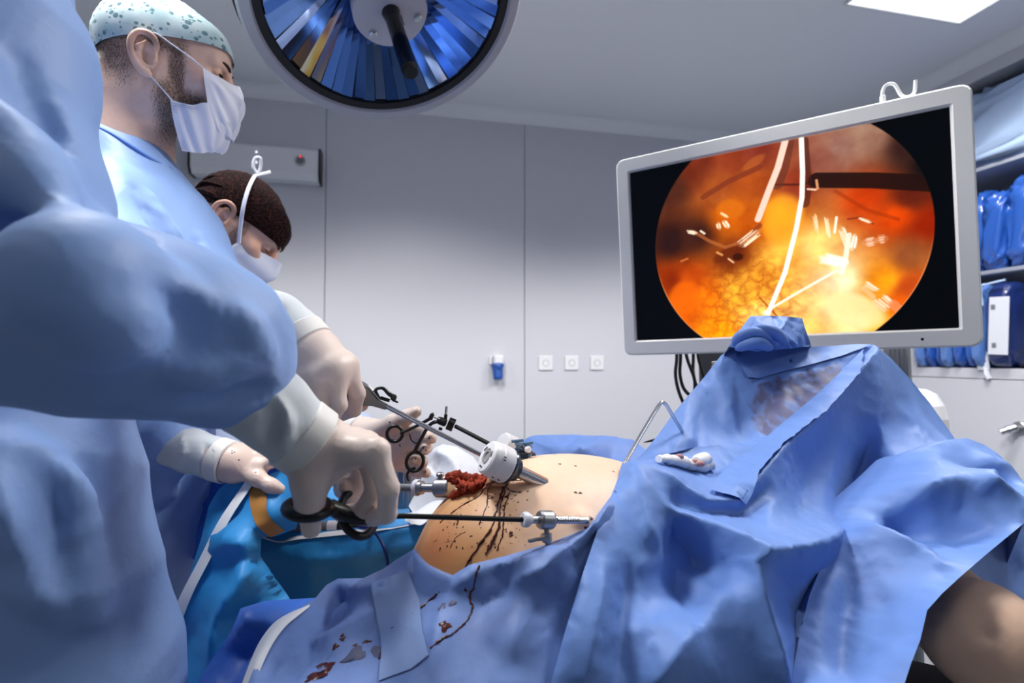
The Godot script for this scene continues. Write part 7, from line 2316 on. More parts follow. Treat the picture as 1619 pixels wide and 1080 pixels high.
# long steel needle holder from the upper hand into the white port
func needle_holder() -> void:
	var t := thing("needle_holder", V(-0.1717, 1.1952, -0.667), "long steel needle holder held by the upper gloved hand, passing into the white port", "instrument")
	var b := Buf.new()
	b.tube([V(-0.1592, 1.1921, -0.6671), V(-0.0931, 1.1589, -0.6651), V(-0.032, 1.1291, -0.659), V(0.0218, 1.104, -0.6548)], 0.0029, 14)
	part("shaft", b, M.steel, t)
	b = Buf.new()
	var o := V(-0.173, 1.1969, -0.6659)
	var ax := (V(-0.1483, 1.1866, -0.6672) - o).normalized()
	var ay := Vector3(-ax.y, ax.x, 0).normalized()
	b.prism([Vector2(-0.028, 0.0135), Vector2(-0.012, 0.013), Vector2(0.006, 0.0045), Vector2(0.018, 0.0032), Vector2(0.02, -0.0032), Vector2(0.004, -0.005), Vector2(-0.012, -0.0105), Vector2(-0.03, -0.012)], o, ax, ay, 0.009)
	part("body", b, M.grey_steel, t)
	b = Buf.new()
	b.tube(smooth_path([o + ax * -0.03 + ay * 0.015, o + ax * -0.014 + ay * 0.0155, o + ax * 0.008 + ay * 0.0055]), 0.0018, 10)
	part("top_rail", b, M.steel, t)
	for k in 2:
		b = Buf.new()
		b.ball(o + ax * -0.027 + ay * (0.008 - 0.005 * k) + Vector3(0, 0, 0.004), Vector3.ONE * 0.0017)
		part("rivet", b, M.steel, t)
	# black latch on top
	b = Buf.new()
	b.tube(smooth_path([o + ax * 0.008 + ay * 0.006, o + ax * -0.001 + ay * 0.014, o + ax * 0.006 + ay * 0.0195, o + ax * 0.016 + ay * 0.016, o + ax * 0.022 + ay * 0.015]), [0.0016, 0.0017, 0.0018, 0.0019, 0.002, 0.002, 0.002, 0.002, 0.002, 0.002, 0.002, 0.002, 0.0021, 0.0022, 0.0023, 0.0024, 0.0025, 0.0026, 0.0027, 0.0028, 0.0028, 0.0028, 0.0028, 0.0028, 0.0026], 10)
	b.tube([o + ax * 0.008 + ay * 0.0075, o + ax * 0.02 + ay * 0.0085], 0.0023, 10)
	b.box(o + ax * 0.023 + ay * 0.014, Vector3(0.007, 0.008, 0.006), Basis(ax, ay, Vector3.BACK), 0.002)
	b.box(o + ax * 0.0265 + ay * 0.0105, Vector3(0.008, 0.0022, 0.004), Basis(ax, ay, Vector3.BACK), 0.0007)
	part("latch", b, M.black_plastic, t, "black release latch")
	# handle bars inside the hand
	b = Buf.new()
	b.tube(smooth_path([o + ax * -0.028 + ay * 0.008, o + ax * -0.06 + ay * 0.012, o + ax * -0.1 + ay * 0.004]), 0.005, 12)
	part("handle_bar", b, M.grey_steel, t)
	b = Buf.new()
	b.tube(smooth_path([o + ax * -0.028 + ay * -0.007, o + ax * -0.06 + ay * -0.016, o + ax * -0.09 + ay * -0.018]), 0.0045, 12)
	part("handle_bar", b, M.grey_steel, t)


# black ring-handled clamp, held palm-up by the assistant
func ringed_clamp() -> void:
	var t := thing("ringed_clamp", V(-0.1354, 1.1297, -0.8291), "black ring-handled clamp held in the stained glove behind the steel shaft", "instrument")
	var n := Vector3(0.05, 0.1, 1).normalized()
	var b := Buf.new()
	b.torus(V(-0.18, 1.1336, -0.8289), n, 0.0118, 0.0027, 32, 10)
	part("thumb_ring", b, M.black_plastic, t)
	b = Buf.new()
	b.tube([V(-0.1713, 1.1345, -0.8289), V(-0.1616, 1.1384, -0.8288), V(-0.143, 1.1473, -0.8275), V(-0.1252, 1.1572, -0.8252)], [0.0036, 0.0034, 0.0036, 0.004], 10, true, 0.7)
	b.tube([V(-0.1252, 1.1562, -0.8252), V(-0.1223, 1.163, -0.825), V(-0.1194, 1.1639, -0.825)], [0.0035, 0.0034, 0.003], 10)
	part("thumb_arm", b, M.black_plastic, t)
	b = Buf.new()
	b.torus(V(-0.149, 1.0909, -0.8302), n, 0.0128, 0.0027, 32, 10, 1.0, Vector3(0.3, 1, 0), 1.15)
	part("finger_ring", b, M.black_plastic, t)
	b = Buf.new()
	b.tube(smooth_path([V(-0.15, 1.1045, -0.8298), V(-0.1461, 1.1132, -0.8296), V(-0.1373, 1.1297, -0.8291), V(-0.1284, 1.1444, -0.8276), V(-0.1194, 1.1514, -0.8254), V(-0.1056, 1.1535, -0.8233)]), 0.0040, 10, true, 0.7)
	part("finger_arm", b, M.black_plastic, t)
	b = Buf.new()
	b.tube(smooth_path([V(-0.148, 1.0812, -0.8305), V(-0.1568, 1.0773, -0.8307), V(-0.1606, 1.0715, -0.8308), V(-0.1597, 1.0637, -0.8311), V(-0.1577, 1.0608, -0.8312)]), [0.0028, 0.0027, 0.0026, 0.0025, 0.0025, 0.0024, 0.0024, 0.0023, 0.0023, 0.0022, 0.0022, 0.0022, 0.0022, 0.002, 0.002, 0.002, 0.0018, 0.0018, 0.0017, 0.0016, 0.0015, 0.0014, 0.0012, 0.001, 0.0008], 8)
	part("finger_hook", b, M.black_plastic, t)
	b = Buf.new()
	b.tube(smooth_path([V(-0.1558, 1.1323, -0.824), V(-0.1535, 1.1259, -0.8222), V(-0.1487, 1.1211, -0.8223), V(-0.1433, 1.1188, -0.8244)]), 0.0011, 8)
	part("ratchet", b, M.black_plastic, t)
	b = Buf.new()
	b.lathe(V(-0.1136, 1.1552, -0.8253), V(-0.1027, 1.1516, -0.8234) - V(-0.1136, 1.1552, -0.8253), [Vector2(0, 0), Vector2(0, 0.0052), Vector2(0.004, 0.0062), Vector2(0.013, 0.0062), Vector2(0.014, 0.005), Vector2(0.014, 0)], 18)
	part("hub", b, M.black_plastic, t)
	b = Buf.new()
	var kx := (V(-0.0842, 1.1451, -0.8216) - V(-0.0998, 1.1516, -0.8234)).normalized()
	var ky := kx.cross(n).normalized()
	var star := []
	for k in 24: star.append(Vector2(cos(TAU * k / 24.0), sin(TAU * k / 24.0)) * (0.0098 if k % 4 < 2 else 0.0072))
	b.prism(star, V(-0.093, 1.1488, -0.8225), n.cross(kx).normalized(), n, 0.010)
	part("rotation_wheel", b, M.black_plastic, t)
	b = Buf.new()
	b.tube([V(-0.1018, 1.1555, -0.8233), V(-0.1008, 1.1642, -0.823)], 0.0026, 10)
	var post := part("plug_post", b, M.black_plastic, t)
	b = Buf.new()
	b.lathe(V(-0.1013, 1.1593, -0.8232), V(-0.0998, 1.1767, -0.8226) - V(-0.1013, 1.1593, -0.8232), [Vector2(0, 0.0016), Vector2(0.006, 0.0016), Vector2(0.007, 0.0022), Vector2(0.016, 0.0022), Vector2(0.0175, 0.0012), Vector2(0.0175, 0)], 14)
	part("plug_pin", b, M.steel, post, "bare metal pin")
	b = Buf.new()
	b.tube([V(-0.1194, 1.1591, -0.8252), V(-0.1116, 1.1563, -0.8242)], 0.0009, 8)
	part("pull_rod", b, M.steel, t)
	b = Buf.new()
	b.tube([V(-0.1085, 1.1439, -0.8236), V(-0.1095, 1.14, -0.8237)], 0.003, 10)
	part("trigger", b, M.black_plastic, t)
	b = Buf.new()
	b.tube([V(-0.0861, 1.1461, -0.8216), V(-0.0388, 1.1256, -0.7992), V(-0.0087, 1.1124, -0.7846)], 0.0032, 12)
	part("shaft", b, M.black_plastic, t, "black insulated shaft")


# black grasper in the near hand
func lower_grasper() -> void:
	var t := thing("grasper", V(-0.1512, 1.0901, -0.5201), "thick black-handled grasper in the near gloved hand, its thin shaft reaching the lower steel port", "instrument")
	var b := Buf.new()
	b.tube([V(-0.1503, 1.0983, -0.5169), V(-0.1047, 1.0956, -0.53), V(-0.0446, 1.0878, -0.5502), V(0.0148, 1.082, -0.5634)], 0.0026, 14)
	part("shaft", b, M.black_plastic, t)
	b = Buf.new()
	b.tube(smooth_path([V(-0.172, 1.111, -0.5095), V(-0.1581, 1.103, -0.5127), V(-0.141, 1.0974, -0.5159), V(-0.1241, 1.0971, -0.5209)]), [0.009, 0.009, 0.0092, 0.0094, 0.0095, 0.0096, 0.0096, 0.0094, 0.009, 0.0086, 0.008, 0.0075, 0.007, 0.0068, 0.0065, 0.006, 0.005, 0.004, 0.003], 14, true, 0.8)
	part("handle_body", b, M.black_plastic, t)
	b = Buf.new()
	b.torus(V(-0.1852, 1.114, -0.4924), Vector3(0.1, 1, 0.25), 0.0155, 0.0052, 32, 12, 1.0, Vector3(1, 0, 0), 1.2)
	part("thumb_ring", b, M.black_plastic, t)
	b = Buf.new()
	b.tube(smooth_path([V(-0.1773, 1.1152, -0.4943), V(-0.1696, 1.1112, -0.5025), V(-0.1604, 1.1048, -0.5107)]), 0.006, 12)
	part("thumb_arm", b, M.black_plastic, t)
	b = Buf.new()
	b.torus(V(-0.1495, 1.099, -0.5269), Vector3(0.6, 0.5, 0.6), 0.017, 0.0042, 32, 12, 1.0, Vector3(0, 1, 0), 1.3)
	part("finger_ring", b, M.black_plastic, t)


func port_prof(scale: float, prof: Array) -> Array:
	var o := []
	for v in prof: o.append(v * scale)
	return o


func ports() -> void:
	# large white port through the navel
	var t := thing("white_port", V(0.0218, 1.104, -0.6548), "large white-headed steel port standing in the navel, dark blue-grey collar below", "port")
	var a := V(-0.0284, 1.1377, -0.6157)
	var d := (V(0.0242, 1.1083, -0.6386) - a).normalized()
	var b := Buf.new()
	b.lathe(a, d, [Vector2(0.002, 0), Vector2(0.002, 0.009), Vector2(-0.001, 0.010), Vector2(-0.001, 0.0175), Vector2(0.001, 0.0195), Vector2(0.006, 0.0205), Vector2(0.012, 0.0205), Vector2(0.0125, 0.0212), Vector2(0.026, 0.0212), Vector2(0.028, 0.0202), Vector2(0.028, 0.0)], 44)
	var hd := part("port_head", b, M.white_plastic, t, "white plastic head")
	b = Buf.new()
	b.lathe(a, d, [Vector2(0.0005, 0.0), Vector2(0.0005, 0.0045), Vector2(-0.0012, 0.006), Vector2(-0.0012, 0.0082), Vector2(0.001, 0.009)], 32)
	part("seal", b, M.seal_grey, hd, "grey rubber seal")
	var dx := d.cross(Vector3.UP).normalized()
	var dy := dx.cross(d).normalized()
	for k in 3:
		b = Buf.new()
		var an := TAU * k / 3.0 + 0.4
		var ps := []
		for j in 7:
			var e := an + 0.09 * (j - 3)
			ps.append(a - d * 0.0011 + (dx * cos(e) + dy * sin(e)) * 0.0128)
		b.tube(ps, 0.0014, 8, true, 0.4)
		part("slot", b, M.black_plastic, hd)
	for q in [V(-0.0102, 1.1399, -0.6036), V(-0.0088, 1.1357, -0.6038), V(-0.0328, 1.1265, -0.6041), V(-0.014, 1.1194, -0.6143)]:
		b = Buf.new()
		var w: float = (q - a).dot(d)
		var rad: Vector3 = (q - a - d * w).normalized()
		b.box(a + d * clampf(w, 0.012, 0.024) + rad * 0.0213, Vector3(0.0012, 0.003, 0.0012), Basis(d.cross(rad), d, rad), 0.0002)
		part("print_mark", b, M.grey_dark, hd)
	b = Buf.new()
	b.lathe(a + d * 0.028, d, [Vector2(0, 0.0200), Vector2(0.002, 0.0203), Vector2(0.006, 0.018), Vector2(0.008, 0.0145), Vector2(0.013, 0.0132), Vector2(0.015, 0.0105), Vector2(0.015, 0.008)], 40)
	part("collar", b, M.smoke_plastic, t, "dark blue-grey collar")
	b = Buf.new()
	b.lathe(a + d * 0.042, d, [Vector2(0, 0.0078), Vector2(0.034, 0.0074), Vector2(0.04, 0.0074), Vector2(0.04, 0.0)], 28)
	part("cannula", b, M.steel, t, "bright steel cannula")
	# the second, smaller white port behind it, with clear stopcocks
	var t2 := thing("rear_port", V(0.0048, 1.1203, -0.7443), "smaller white port with blue-grey stopcocks, half hidden behind the large white port", "port")
	a = V(-0.0136, 1.1326, -0.7489)
	d = (V(0.026, 1.1078, -0.7797) - a).normalized()
	b = Buf.new()
	b.lathe(a, d, [Vector2(0, 0), Vector2(0, 0.0135), Vector2(0.002, 0.0155), Vector2(0.02, 0.016), Vector2(0.022, 0.0145), Vector2(0.022, 0.0)], 32)
	part("port_head", b, M.white_plastic, t2)
	b = Buf.new()
	b.lathe(a + d * 0.02, d, [Vector2(0, 0.0125), Vector2(0.01, 0.012), Vector2(0.014, 0.009), Vector2(0.04, 0.008), Vector2(0.04, 0)], 28)
	part("collar", b, M.smoke_plastic, t2)
	for k in 2:
		var sp := V(0.0072, 1.1331, -0.7189) if k == 0 else V(0.0199, 1.1289, -0.724)
		b = Buf.new()
		b.lathe(sp + Vector3(0, -0.012, 0), Vector3(0.12, 1, 0.1), [Vector2(0, 0.0), Vector2(0, 0.0055), Vector2(0.008, 0.006), Vector2(0.0085, 0.0035), Vector2(0.013, 0.0035), Vector2(0.0135, 0.0055), Vector2(0.016, 0.0055), Vector2(0.016, 0)], 18)
		b.tube([sp + Vector3(-0.008, 0.006, 0.002), sp + Vector3(0.008, 0.0075, 0.0)], 0.002, 8)
		part("stopcock", b, M.clear_blue, t2, "clear blue-grey stopcock")
	b = Buf.new()
	b.tube(smooth_path([V(-0.0013, 1.1239, -0.7192), V(0.0054, 1.1261, -0.7161), V(0.0155, 1.1244, -0.7162), V(0.024, 1.127, -0.7201)]), 0.0042, 12)
	b.tube([V(0.0021, 1.1197, -0.7143), V(0.0205, 1.1177, -0.7164)], 0.0055, 12)
	part("manifold", b, M.smoke_plastic, t2)
	b = Buf.new()
	b.lathe(V(0.0188, 1.1286, -0.716), Vector3(0.7, 0.1, 0.5), [Vector2(0, 0.004), Vector2(0.005, 0.0045), Vector2(0.006, 0.0035), Vector2(0.006, 0)], 16)
	part("luer_cap", b, M.white_plastic, t2, "white cap")
	# lower steel port with its tap
	var t3 := thing("lower_steel_port", V(0.0469, 1.0693, -0.5708), "small steel port with a tap and a ribbed sleeve, low on the belly's right flank", "port")
	a = V(0.0108, 1.0826, -0.5624)
	d = (V(0.0778, 1.0723, -0.5937) - a).normalized()
	b = Buf.new()
	b.lathe(a, d, [Vector2(0, 0.0028), Vector2(0, 0.0065), Vector2(0.0015, 0.0078), Vector2(0.006, 0.0078), Vector2(0.0075, 0.0062), Vector2(0.0085, 0.0062), Vector2(0.0095, 0.0048), Vector2(0.011, 0.0045)], 28)
	part("rubber_cap", b, M.seal_white, t3, "white rubber cap")
	b = Buf.new()
	b.lathe(a, d, [Vector2(0.009, 0.004), Vector2(0.019, 0.004), Vector2(0.0195, 0.0085), Vector2(0.022, 0.0098), Vector2(0.034, 0.0098), Vector2(0.0365, 0.0085), Vector2(0.037, 0.0048), Vector2(0.039, 0.0045)], 32)
	part("valve_body", b, M.dull_steel, t3)
	b = Buf.new()
	var rib := [Vector2(0.038, 0.0036)]
	for k in 9:
		rib.append(Vector2(0.0395 + 0.0032 * k, 0.0036))
		rib.append(Vector2(0.0405 + 0.0032 * k, 0.0044))
		rib.append(Vector2(0.0415 + 0.0032 * k, 0.0036))
	rib.append(Vector2(0.08, 0.0036))
	b.lathe(a, d, rib, 20)
	part("ribbed_sleeve", b, M.steel, t3)
	b = Buf.new()
	var tp := a + d * 0.028
	b.lathe(tp, Vector3(0.05, -1, 0.12), [Vector2(0.008, 0.003), Vector2(0.013, 0.003), Vector2(0.0135, 0.0052), Vector2(0.0225, 0.0052), Vector2(0.023, 0.0026), Vector2(0.031, 0.0024), Vector2(0.031, 0)], 18)
	b.lathe(tp + Vector3(-0.001, -0.018, 0.001), Vector3(0.2, 0.1, 1), [Vector2(-0.004, 0), Vector2(-0.004, 0.0045), Vector2(0.006, 0.0045), Vector2(0.007, 0.0035), Vector2(0.007, 0)], 18)
	var tap := part("tap", b, M.dull_steel, t3)
	b = Buf.new()
	b.tube(smooth_path([tp + Vector3(0.001, -0.018, 0.008), tp + Vector3(-0.008, -0.0172, 0.009), tp + Vector3(-0.0165, -0.019, 0.009)]), 0.0018, 10)
	b.ball(tp + Vector3(-0.017, -0.019, 0.009), Vector3(0.0026, 0.002, 0.002))
	part("tap_lever", b, M.dull_steel, tap)
	# left steel port with the soaked gauze round it
	var t4 := thing("left_steel_port", V(-0.085, 1.08, -0.6655), "steel port lying along the left flank, behind the near hand, rust-red gauze beside it", "port")
	a = V(-0.1237, 1.0848, -0.6904)
	d = (V(-0.0617, 1.0901, -0.6652) - a).normalized()
	b = Buf.new()
	b.tube([a - d * 0.09, a + d * 0.004], 0.0048, 14)
	part("instrument_shaft", b, M.grey_plastic, t4)
	b = Buf.new()
	b.lathe(a, d, [Vector2(0, 0.005), Vector2(0, 0.0098), Vector2(0.002, 0.0104), Vector2(0.005, 0.0104), Vector2(0.006, 0.0092)], 28)
	part("rubber_cap", b, M.seal_white, t4, "white rubber cap")
	b = Buf.new()
	b.lathe(a, d, [Vector2(0.005, 0.0086), Vector2(0.011, 0.0086), Vector2(0.012, 0.0055), Vector2(0.03, 0.0055), Vector2(0.031, 0.0105), Vector2(0.033, 0.0118), Vector2(0.05, 0.0118), Vector2(0.053, 0.0105), Vector2(0.053, 0)], 32)
	part("valve_body", b, M.dull_steel, t4)
	b = Buf.new()
	b.lathe(a + d * 0.037 + Vector3(0, 0.01, 0), Vector3.UP, [Vector2(0, 0.0034), Vector2(0.004, 0.0034), Vector2(0.0045, 0.0052), Vector2(0.008, 0.0052), Vector2(0.009, 0.004), Vector2(0.009, 0)], 18)
	part("tap_knob", b, M.dull_steel, t4)
	# gauze
	var g := thing("soaked_gauze", V(-0.0508, 1.0889, -0.6452), "crumpled gauze soaked rust red, lying on the belly against the left steel port", "gauze")
	b = Buf.new()
	for q in [[V(-0.0782, 1.1067, -0.6597), V(-0.0667, 1.1098, -0.6526), V(-0.0558, 1.1059, -0.6497), V(-0.0463, 1.1025, -0.6448)], [V(-0.0794, 1.1035, -0.6568), V(-0.0678, 1.1031, -0.6488), V(-0.0576, 1.0995, -0.6449), V(-0.0483, 1.0974, -0.641)], [V(-0.0713, 1.1037, -0.6528), V(-0.0584, 1.098, -0.6449), V(-0.0459, 1.0964, -0.639), V(-0.0325, 1.1019, -0.6408)], [V(-0.0649, 1.0907, -0.6502), V(-0.0535, 1.0944, -0.6411), V(-0.0428, 1.1013, -0.6368), V(-0.031, 1.1053, -0.6387)], [V(-0.0746, 1.0833, -0.6554), V(-0.0631, 1.0884, -0.6472), V(-0.0505, 1.0959, -0.641)], [V(-0.0608, 1.1017, -0.6548), V(-0.0497, 1.1051, -0.6497), V(-0.0389, 1.1058, -0.6467), V(-0.0297, 1.1062, -0.6447)]]:
		var pts := smooth_path(q, 9)
		var rad := []
		for i in pts.size():
			pts[i] += Vector3(rng.randf_range(-1, 1), rng.randf_range(-1, 1), rng.randf_range(-1, 1)) * 0.0013
			rad.append((0.0032 + 0.0042 * absf(sin(i * 0.55 + pts[0].x * 300.0))) * (0.55 + 0.45 * sin(PI * (i + 1.0) / (pts.size() + 1.0))) + 0.001 * rng.randf())
		b.tube(pts, rad, 9, true, 0.55, Vector3(0.4, 1, 0.5))
	part("cloth", b, M.rust_gauze, g)


func rear_grasper() -> void:
	# black tip showing between the far drape and the tent
	var t := thing("tube_tip", V(0.2594, 1.0853, -1.0055), "small black pointed tip showing between the far drape and the tent", "tube")
	var b := Buf.new()
	b.lathe(V(0.2429, 1.0924, -1.0053), V(0.2806, 1.1006, -1.005) - V(0.2429, 1.0924, -1.0053), [Vector2(0, 0), Vector2(0.008, 0.0025), Vector2(0.024, 0.005), Vector2(0.05, 0.006), Vector2(0.05, 0)], 16, 0.6)
	part("tip", b, M.black_rubber, t)


func retractor() -> void:
	var t := thing("retractor_rod", V(0.1529, 1.1069, -0.7247), "thin bent steel rod rising from the wound edge like an inverted V", "rod")
	var b := Buf.new()
	b.tube([V(0.1485, 1.1037, -0.7198), V(0.1533, 1.1116, -0.7266), V(0.1804, 1.1433, -0.7536), V(0.2065, 1.1734, -0.7777), V(0.2134, 1.1821, -0.7824)] + [V(0.2167, 1.1851, -0.7843), V(0.2209, 1.185, -0.7864), V(0.2252, 1.1816, -0.7885), V(0.2452, 1.154, -0.8033), V(0.2616, 1.1309, -0.814), V(0.269, 1.1158, -0.8195), V(0.2709, 1.1081, -0.8197)], 0.0028, 14)
	part("rod", b, M.steel, t)
	b = Buf.new()
	b.lathe(V(0.1487, 1.1052, -0.7208), V(0.1533, 1.1116, -0.7266) - V(0.1487, 1.1052, -0.7208), [Vector2(0, 0.0036), Vector2(0.006, 0.0036), Vector2(0.007, 0.003)], 16)
	part("end_sleeve", b, M.dull_steel, t)
	# white swab on the drape
	var g := thing("white_swab", V(0.2323, 1.0903, -0.7352), "rolled white gauze swab with pink stains, lying on the drape shelf beside the steel rod", "gauze")
	b = Buf.new()
	var pts := smooth_path([V(0.189, 1.1005, -0.7269), V(0.2083, 1.1023, -0.7349), V(0.2304, 1.1013, -0.7399), V(0.2477, 1.0979, -0.74), V(0.2616, 1.1013, -0.7399), V(0.2765, 1.105, -0.7428)], 6)
	var lie := [V(0.2478, 1.0982, -0.73), V(0.2591, 1.1062, -0.7327), V(0.2719, 1.11, -0.7396)]
	for i in pts.size(): pts[i] = front.stick(pts[i], 0.007)
	for i in 3: lie[i] = front.stick(lie[i], 0.016)
	var rad := []
	for i in pts.size(): rad.append([0.006, 0.009, 0.011, 0.010, 0.013, 0.011][mini(i / 5, 5)] + 0.001 * sin(i * 1.7))
	b.tube(pts, rad, 16, true, 0.75)
	b.tube(smooth_path(lie, 6), [0.006, 0.008, 0.009, 0.010, 0.0105, 0.0108, 0.011, 0.011, 0.011, 0.0108, 0.0105, 0.0095, 0.007], 14, true, 0.8)
	part("roll", b, M.gauze, g)
	b = Buf.new()
	for q in [V(0.2196, 1.1065, -0.7267), V(0.2444, 1.1018, -0.7249), V(0.2514, 1.0993, -0.7209)]:
		b.ball(front.stick(q, 0.0135), Vector3(0.0065, 0.004, 0.003))
	part("pink_stain", b, M.pink_stain, g)


func table_clutter() -> void:
	# grey instrument handle with a white ring on the table liner
	var t := thing("grey_handle", V(-0.3759, 0.9301, -1.0102), "grey instrument handle with a white ring, lying on the instrument table", "instrument")
	var b := Buf.new()
	b.lathe(V(-0.4276, 0.9325, -1.0102), V(-0.3382, 0.9372, -1.01) - V(-0.4276, 0.9325, -1.0102), [Vector2(0, 0), Vector2(0, 0.006), Vector2(0.02, 0.009), Vector2(0.088, 0.0095), Vector2(0.09, 0.008), Vector2(0.09, 0)], 20)
	part("grip", b, M.grey_plastic, t)
	b = Buf.new()
	b.lathe(V(-0.3418, 0.9366, -1.01), V(-0.3229, 0.9372, -1.01) - V(-0.3418, 0.9366, -1.01), [Vector2(0, 0), Vector2(0, 0.0105), Vector2(0.018, 0.0105), Vector2(0.018, 0)], 20)
	part("ring", b, M.white_plastic, t, "white ring")
	b = Buf.new()
	b.lathe(V(-0.3229, 0.9372, -1.01), V(-0.2641, 0.936, -1.0101) - V(-0.3229, 0.9372, -1.01), [Vector2(0, 0.0095), Vector2(0.03, 0.008), Vector2(0.058, 0.004), Vector2(0.058, 0)], 18)
	part("strain_relief", b, M.black_rubber, t)
	b = Buf.new()
	b.tube(smooth_path([V(-0.2935, 0.9336, -1.0101), V(-0.266, 0.9395, -0.9949), V(-0.2431, 0.9312, -0.9782), V(-0.2264, 0.9108, -0.9658), V(-0.2196, 0.888, -0.9615), V(-0.2196, 0.8621, -0.9573)]), 0.0027, 10)
	single("navy_cable", b, M.navy, "thin navy cable hanging over the edge of the turquoise table cover", "cable")
	# steel scissors and clamps heaped on the table
	var where := [V(-0.2539, 0.9302, -1.0403), V(-0.2257, 0.9344, -1.0501), V(-0.1995, 0.9339, -1.0601), V(-0.2488, 0.9309, -1.0702), V(-0.2217, 0.9337, -1.0902), V(-0.2763, 0.9253, -1.0804)]
	for k in where.size():
		var c: Vector3 = where[k]
		var an := [0.25, -0.3, 0.1, 0.6, -0.1, -0.5][k] as float
		var ax := Vector3(cos(an), 0.06 - 0.03 * (k % 3), sin(an) * 0.8).normalized()
		var ay := ax.cross(Vector3.UP).normalized()
		var cl := thing("steel_clamp", c, "steel ring-handled clamp on the instrument table, %s" % ["furthest left of the heap", "middle of the heap", "furthest right of the heap", "second from the left", "at the back of the heap", "nearest the grey handle"][k], "clamp", "steel clamps heaped on the instrument table")
		for s in [-1.0, 1.0]:
			b = Buf.new()
			b.tube(smooth_path([c + ax * 0.07 - ay * s * 0.003, c + ax * 0.02, c - ax * 0.03 + ay * s * 0.012]), 0.0024, 8)
			part("arm", b, M.steel, cl)
			b = Buf.new()
			b.torus(c - ax * 0.044 + ay * s * 0.014, (Vector3.UP + ax * 0.2), 0.0105, 0.0022, 24, 8)
			part("ring", b, M.steel, cl)
	# ribbed steel cup
	t = thing("steel_beaker", V(-0.2128, 0.9418, -1.1299), "ribbed steel beaker standing behind the stained glove", "beaker")
	b = Buf.new()
	var pr := [Vector2(0, 0), Vector2(0, 0.032)]
	for k in 40: pr.append(Vector2(0.002 + 0.0022 * k, 0.033))
	pr += [Vector2(0.092, 0.0345), Vector2(0.094, 0.033), Vector2(0.09, 0.031), Vector2(0.004, 0.03), Vector2(0.004, 0)]
	b.lathe(V(-0.2128, 0.9365, -1.1301), Vector3.UP, pr, 30)
	part("cup", b, M.dull_steel, t)
	for k in 14:
		b = Buf.new()
		var an := TAU * k / 14.0
		var q := V(-0.2128, 0.9365, -1.1301) + Vector3(cos(an), 0, sin(an)) * 0.033
		b.tube([q + Vector3(0, 0.004, 0), q + Vector3(0, 0.088, 0)], 0.0022, 8)
		part("rib", b, M.dull_steel, t)
	# white sheet heaped behind the port
	var ws := Sheet.new([V(-0.202, 0.961, -1.0593), V(-0.1857, 0.9933, -1.0783), V(-0.1779, 1.0314, -1.1072), V(-0.1706, 1.0577, -1.1264), V(-0.1456, 1.0692, -1.136), V(-0.1163, 1.0639, -1.1362), V(-0.081, 1.0445, -1.1268), V(-0.0615, 1.0223, -1.1075), V(-0.0518, 0.9957, -1.0683), V(-0.0474, 0.9573, -1.0294), V(-0.1288, 0.9572, -1.0094), V(-0.1854, 0.9513, -1.0296)],
		[[[V(-0.1546, 1.0611, -1.1063), V(-0.1127, 1.0373, -1.077), V(-0.0842, 1.0029, -1.038)], 0.012, 0.02], [[V(-0.1747, 1.029, -1.0873), V(-0.134, 1.0127, -1.0477), V(-0.1159, 0.9839, -1.0186)], 0.012, 0.015]], [[[V(-0.143, 1.0424, -1.1169), V(-0.1504, 1.0059, -1.078)], -0.012, 0.02], [[V(-0.0973, 1.0359, -1.1171), V(-0.0717, 1.0019, -1.0681)], 0.008, 0.015]], Vector3(0, 0.4, 1), 0.007, 3, 0.002, 17)
	b = Buf.new()
	ws.put(b)
	ws.skirt(b, ws.V[0], V(-0.0518, 0.9957, -1.0683), Vector3(0.0, -0.15, -0.14))
	var w := thing("white_sheet", b.base_point(), "heaped white cloth behind the left steel port and the stained glove", "cloth")
	part("cloth", b, M.gauze_cloth, w)
	b = Buf.new()
	b.net([[V(-0.1974, 0.9636, -0.9992), V(-0.1641, 0.9748, -1.0089), V(-0.1288, 0.9842, -1.0086), V(-0.1112, 0.9913, -1.0084)], [V(-0.1914, 0.961, -0.9693), V(-0.1615, 0.9694, -0.979), V(-0.1371, 0.9771, -0.9838), V(-0.1193, 0.9803, -0.9887)], [V(-0.1745, 0.9591, -0.9393), V(-0.1565, 0.9626, -0.9492), V(-0.1395, 0.9699, -0.954), V(-0.1269, 0.9752, -0.9588)]], 6, 6, func(p: Vector3, uv: Vector2) -> float: return 0.004 * sin(uv.x * 9.0 + uv.y * 5.0))
	single("white_towel", b, M.gauze_cloth, "small white towel fold at the turquoise table's right end, beside the belly", "cloth")
	# rounded white hood of a machine behind the tent's right slope
	t = thing("machine_hood", Vector3(V(1.305, 1.102, -1.7053).x, 0, V(1.305, 1.102, -1.7053).z), "rounded white machine hood peeping over the right slope of the tent", "machine")
	b = Buf.new()
	var c := V(1.285, 1.102, -1.7053)
	b.lathe(Vector3(c.x, 0.02, c.z), Vector3.UP, [Vector2(0, 0), Vector2(0, 0.08), Vector2(c.y - 0.06, 0.075), Vector2(c.y - 0.02, 0.066), Vector2(c.y + 0.014, 0.048), Vector2(c.y + 0.028, 0.024), Vector2(c.y + 0.031, 0)], 40)
	part("hood", b, M.white_plastic, t)
	b = Buf.new()
	b.lathe(Vector3(c.x, 0.0, c.z), Vector3.UP, [Vector2(0, 0), Vector2(0, 0.16), Vector2(0.03, 0.16), Vector2(0.05, 0.07)], 40)
	part("foot", b, M.grey_plastic, t)


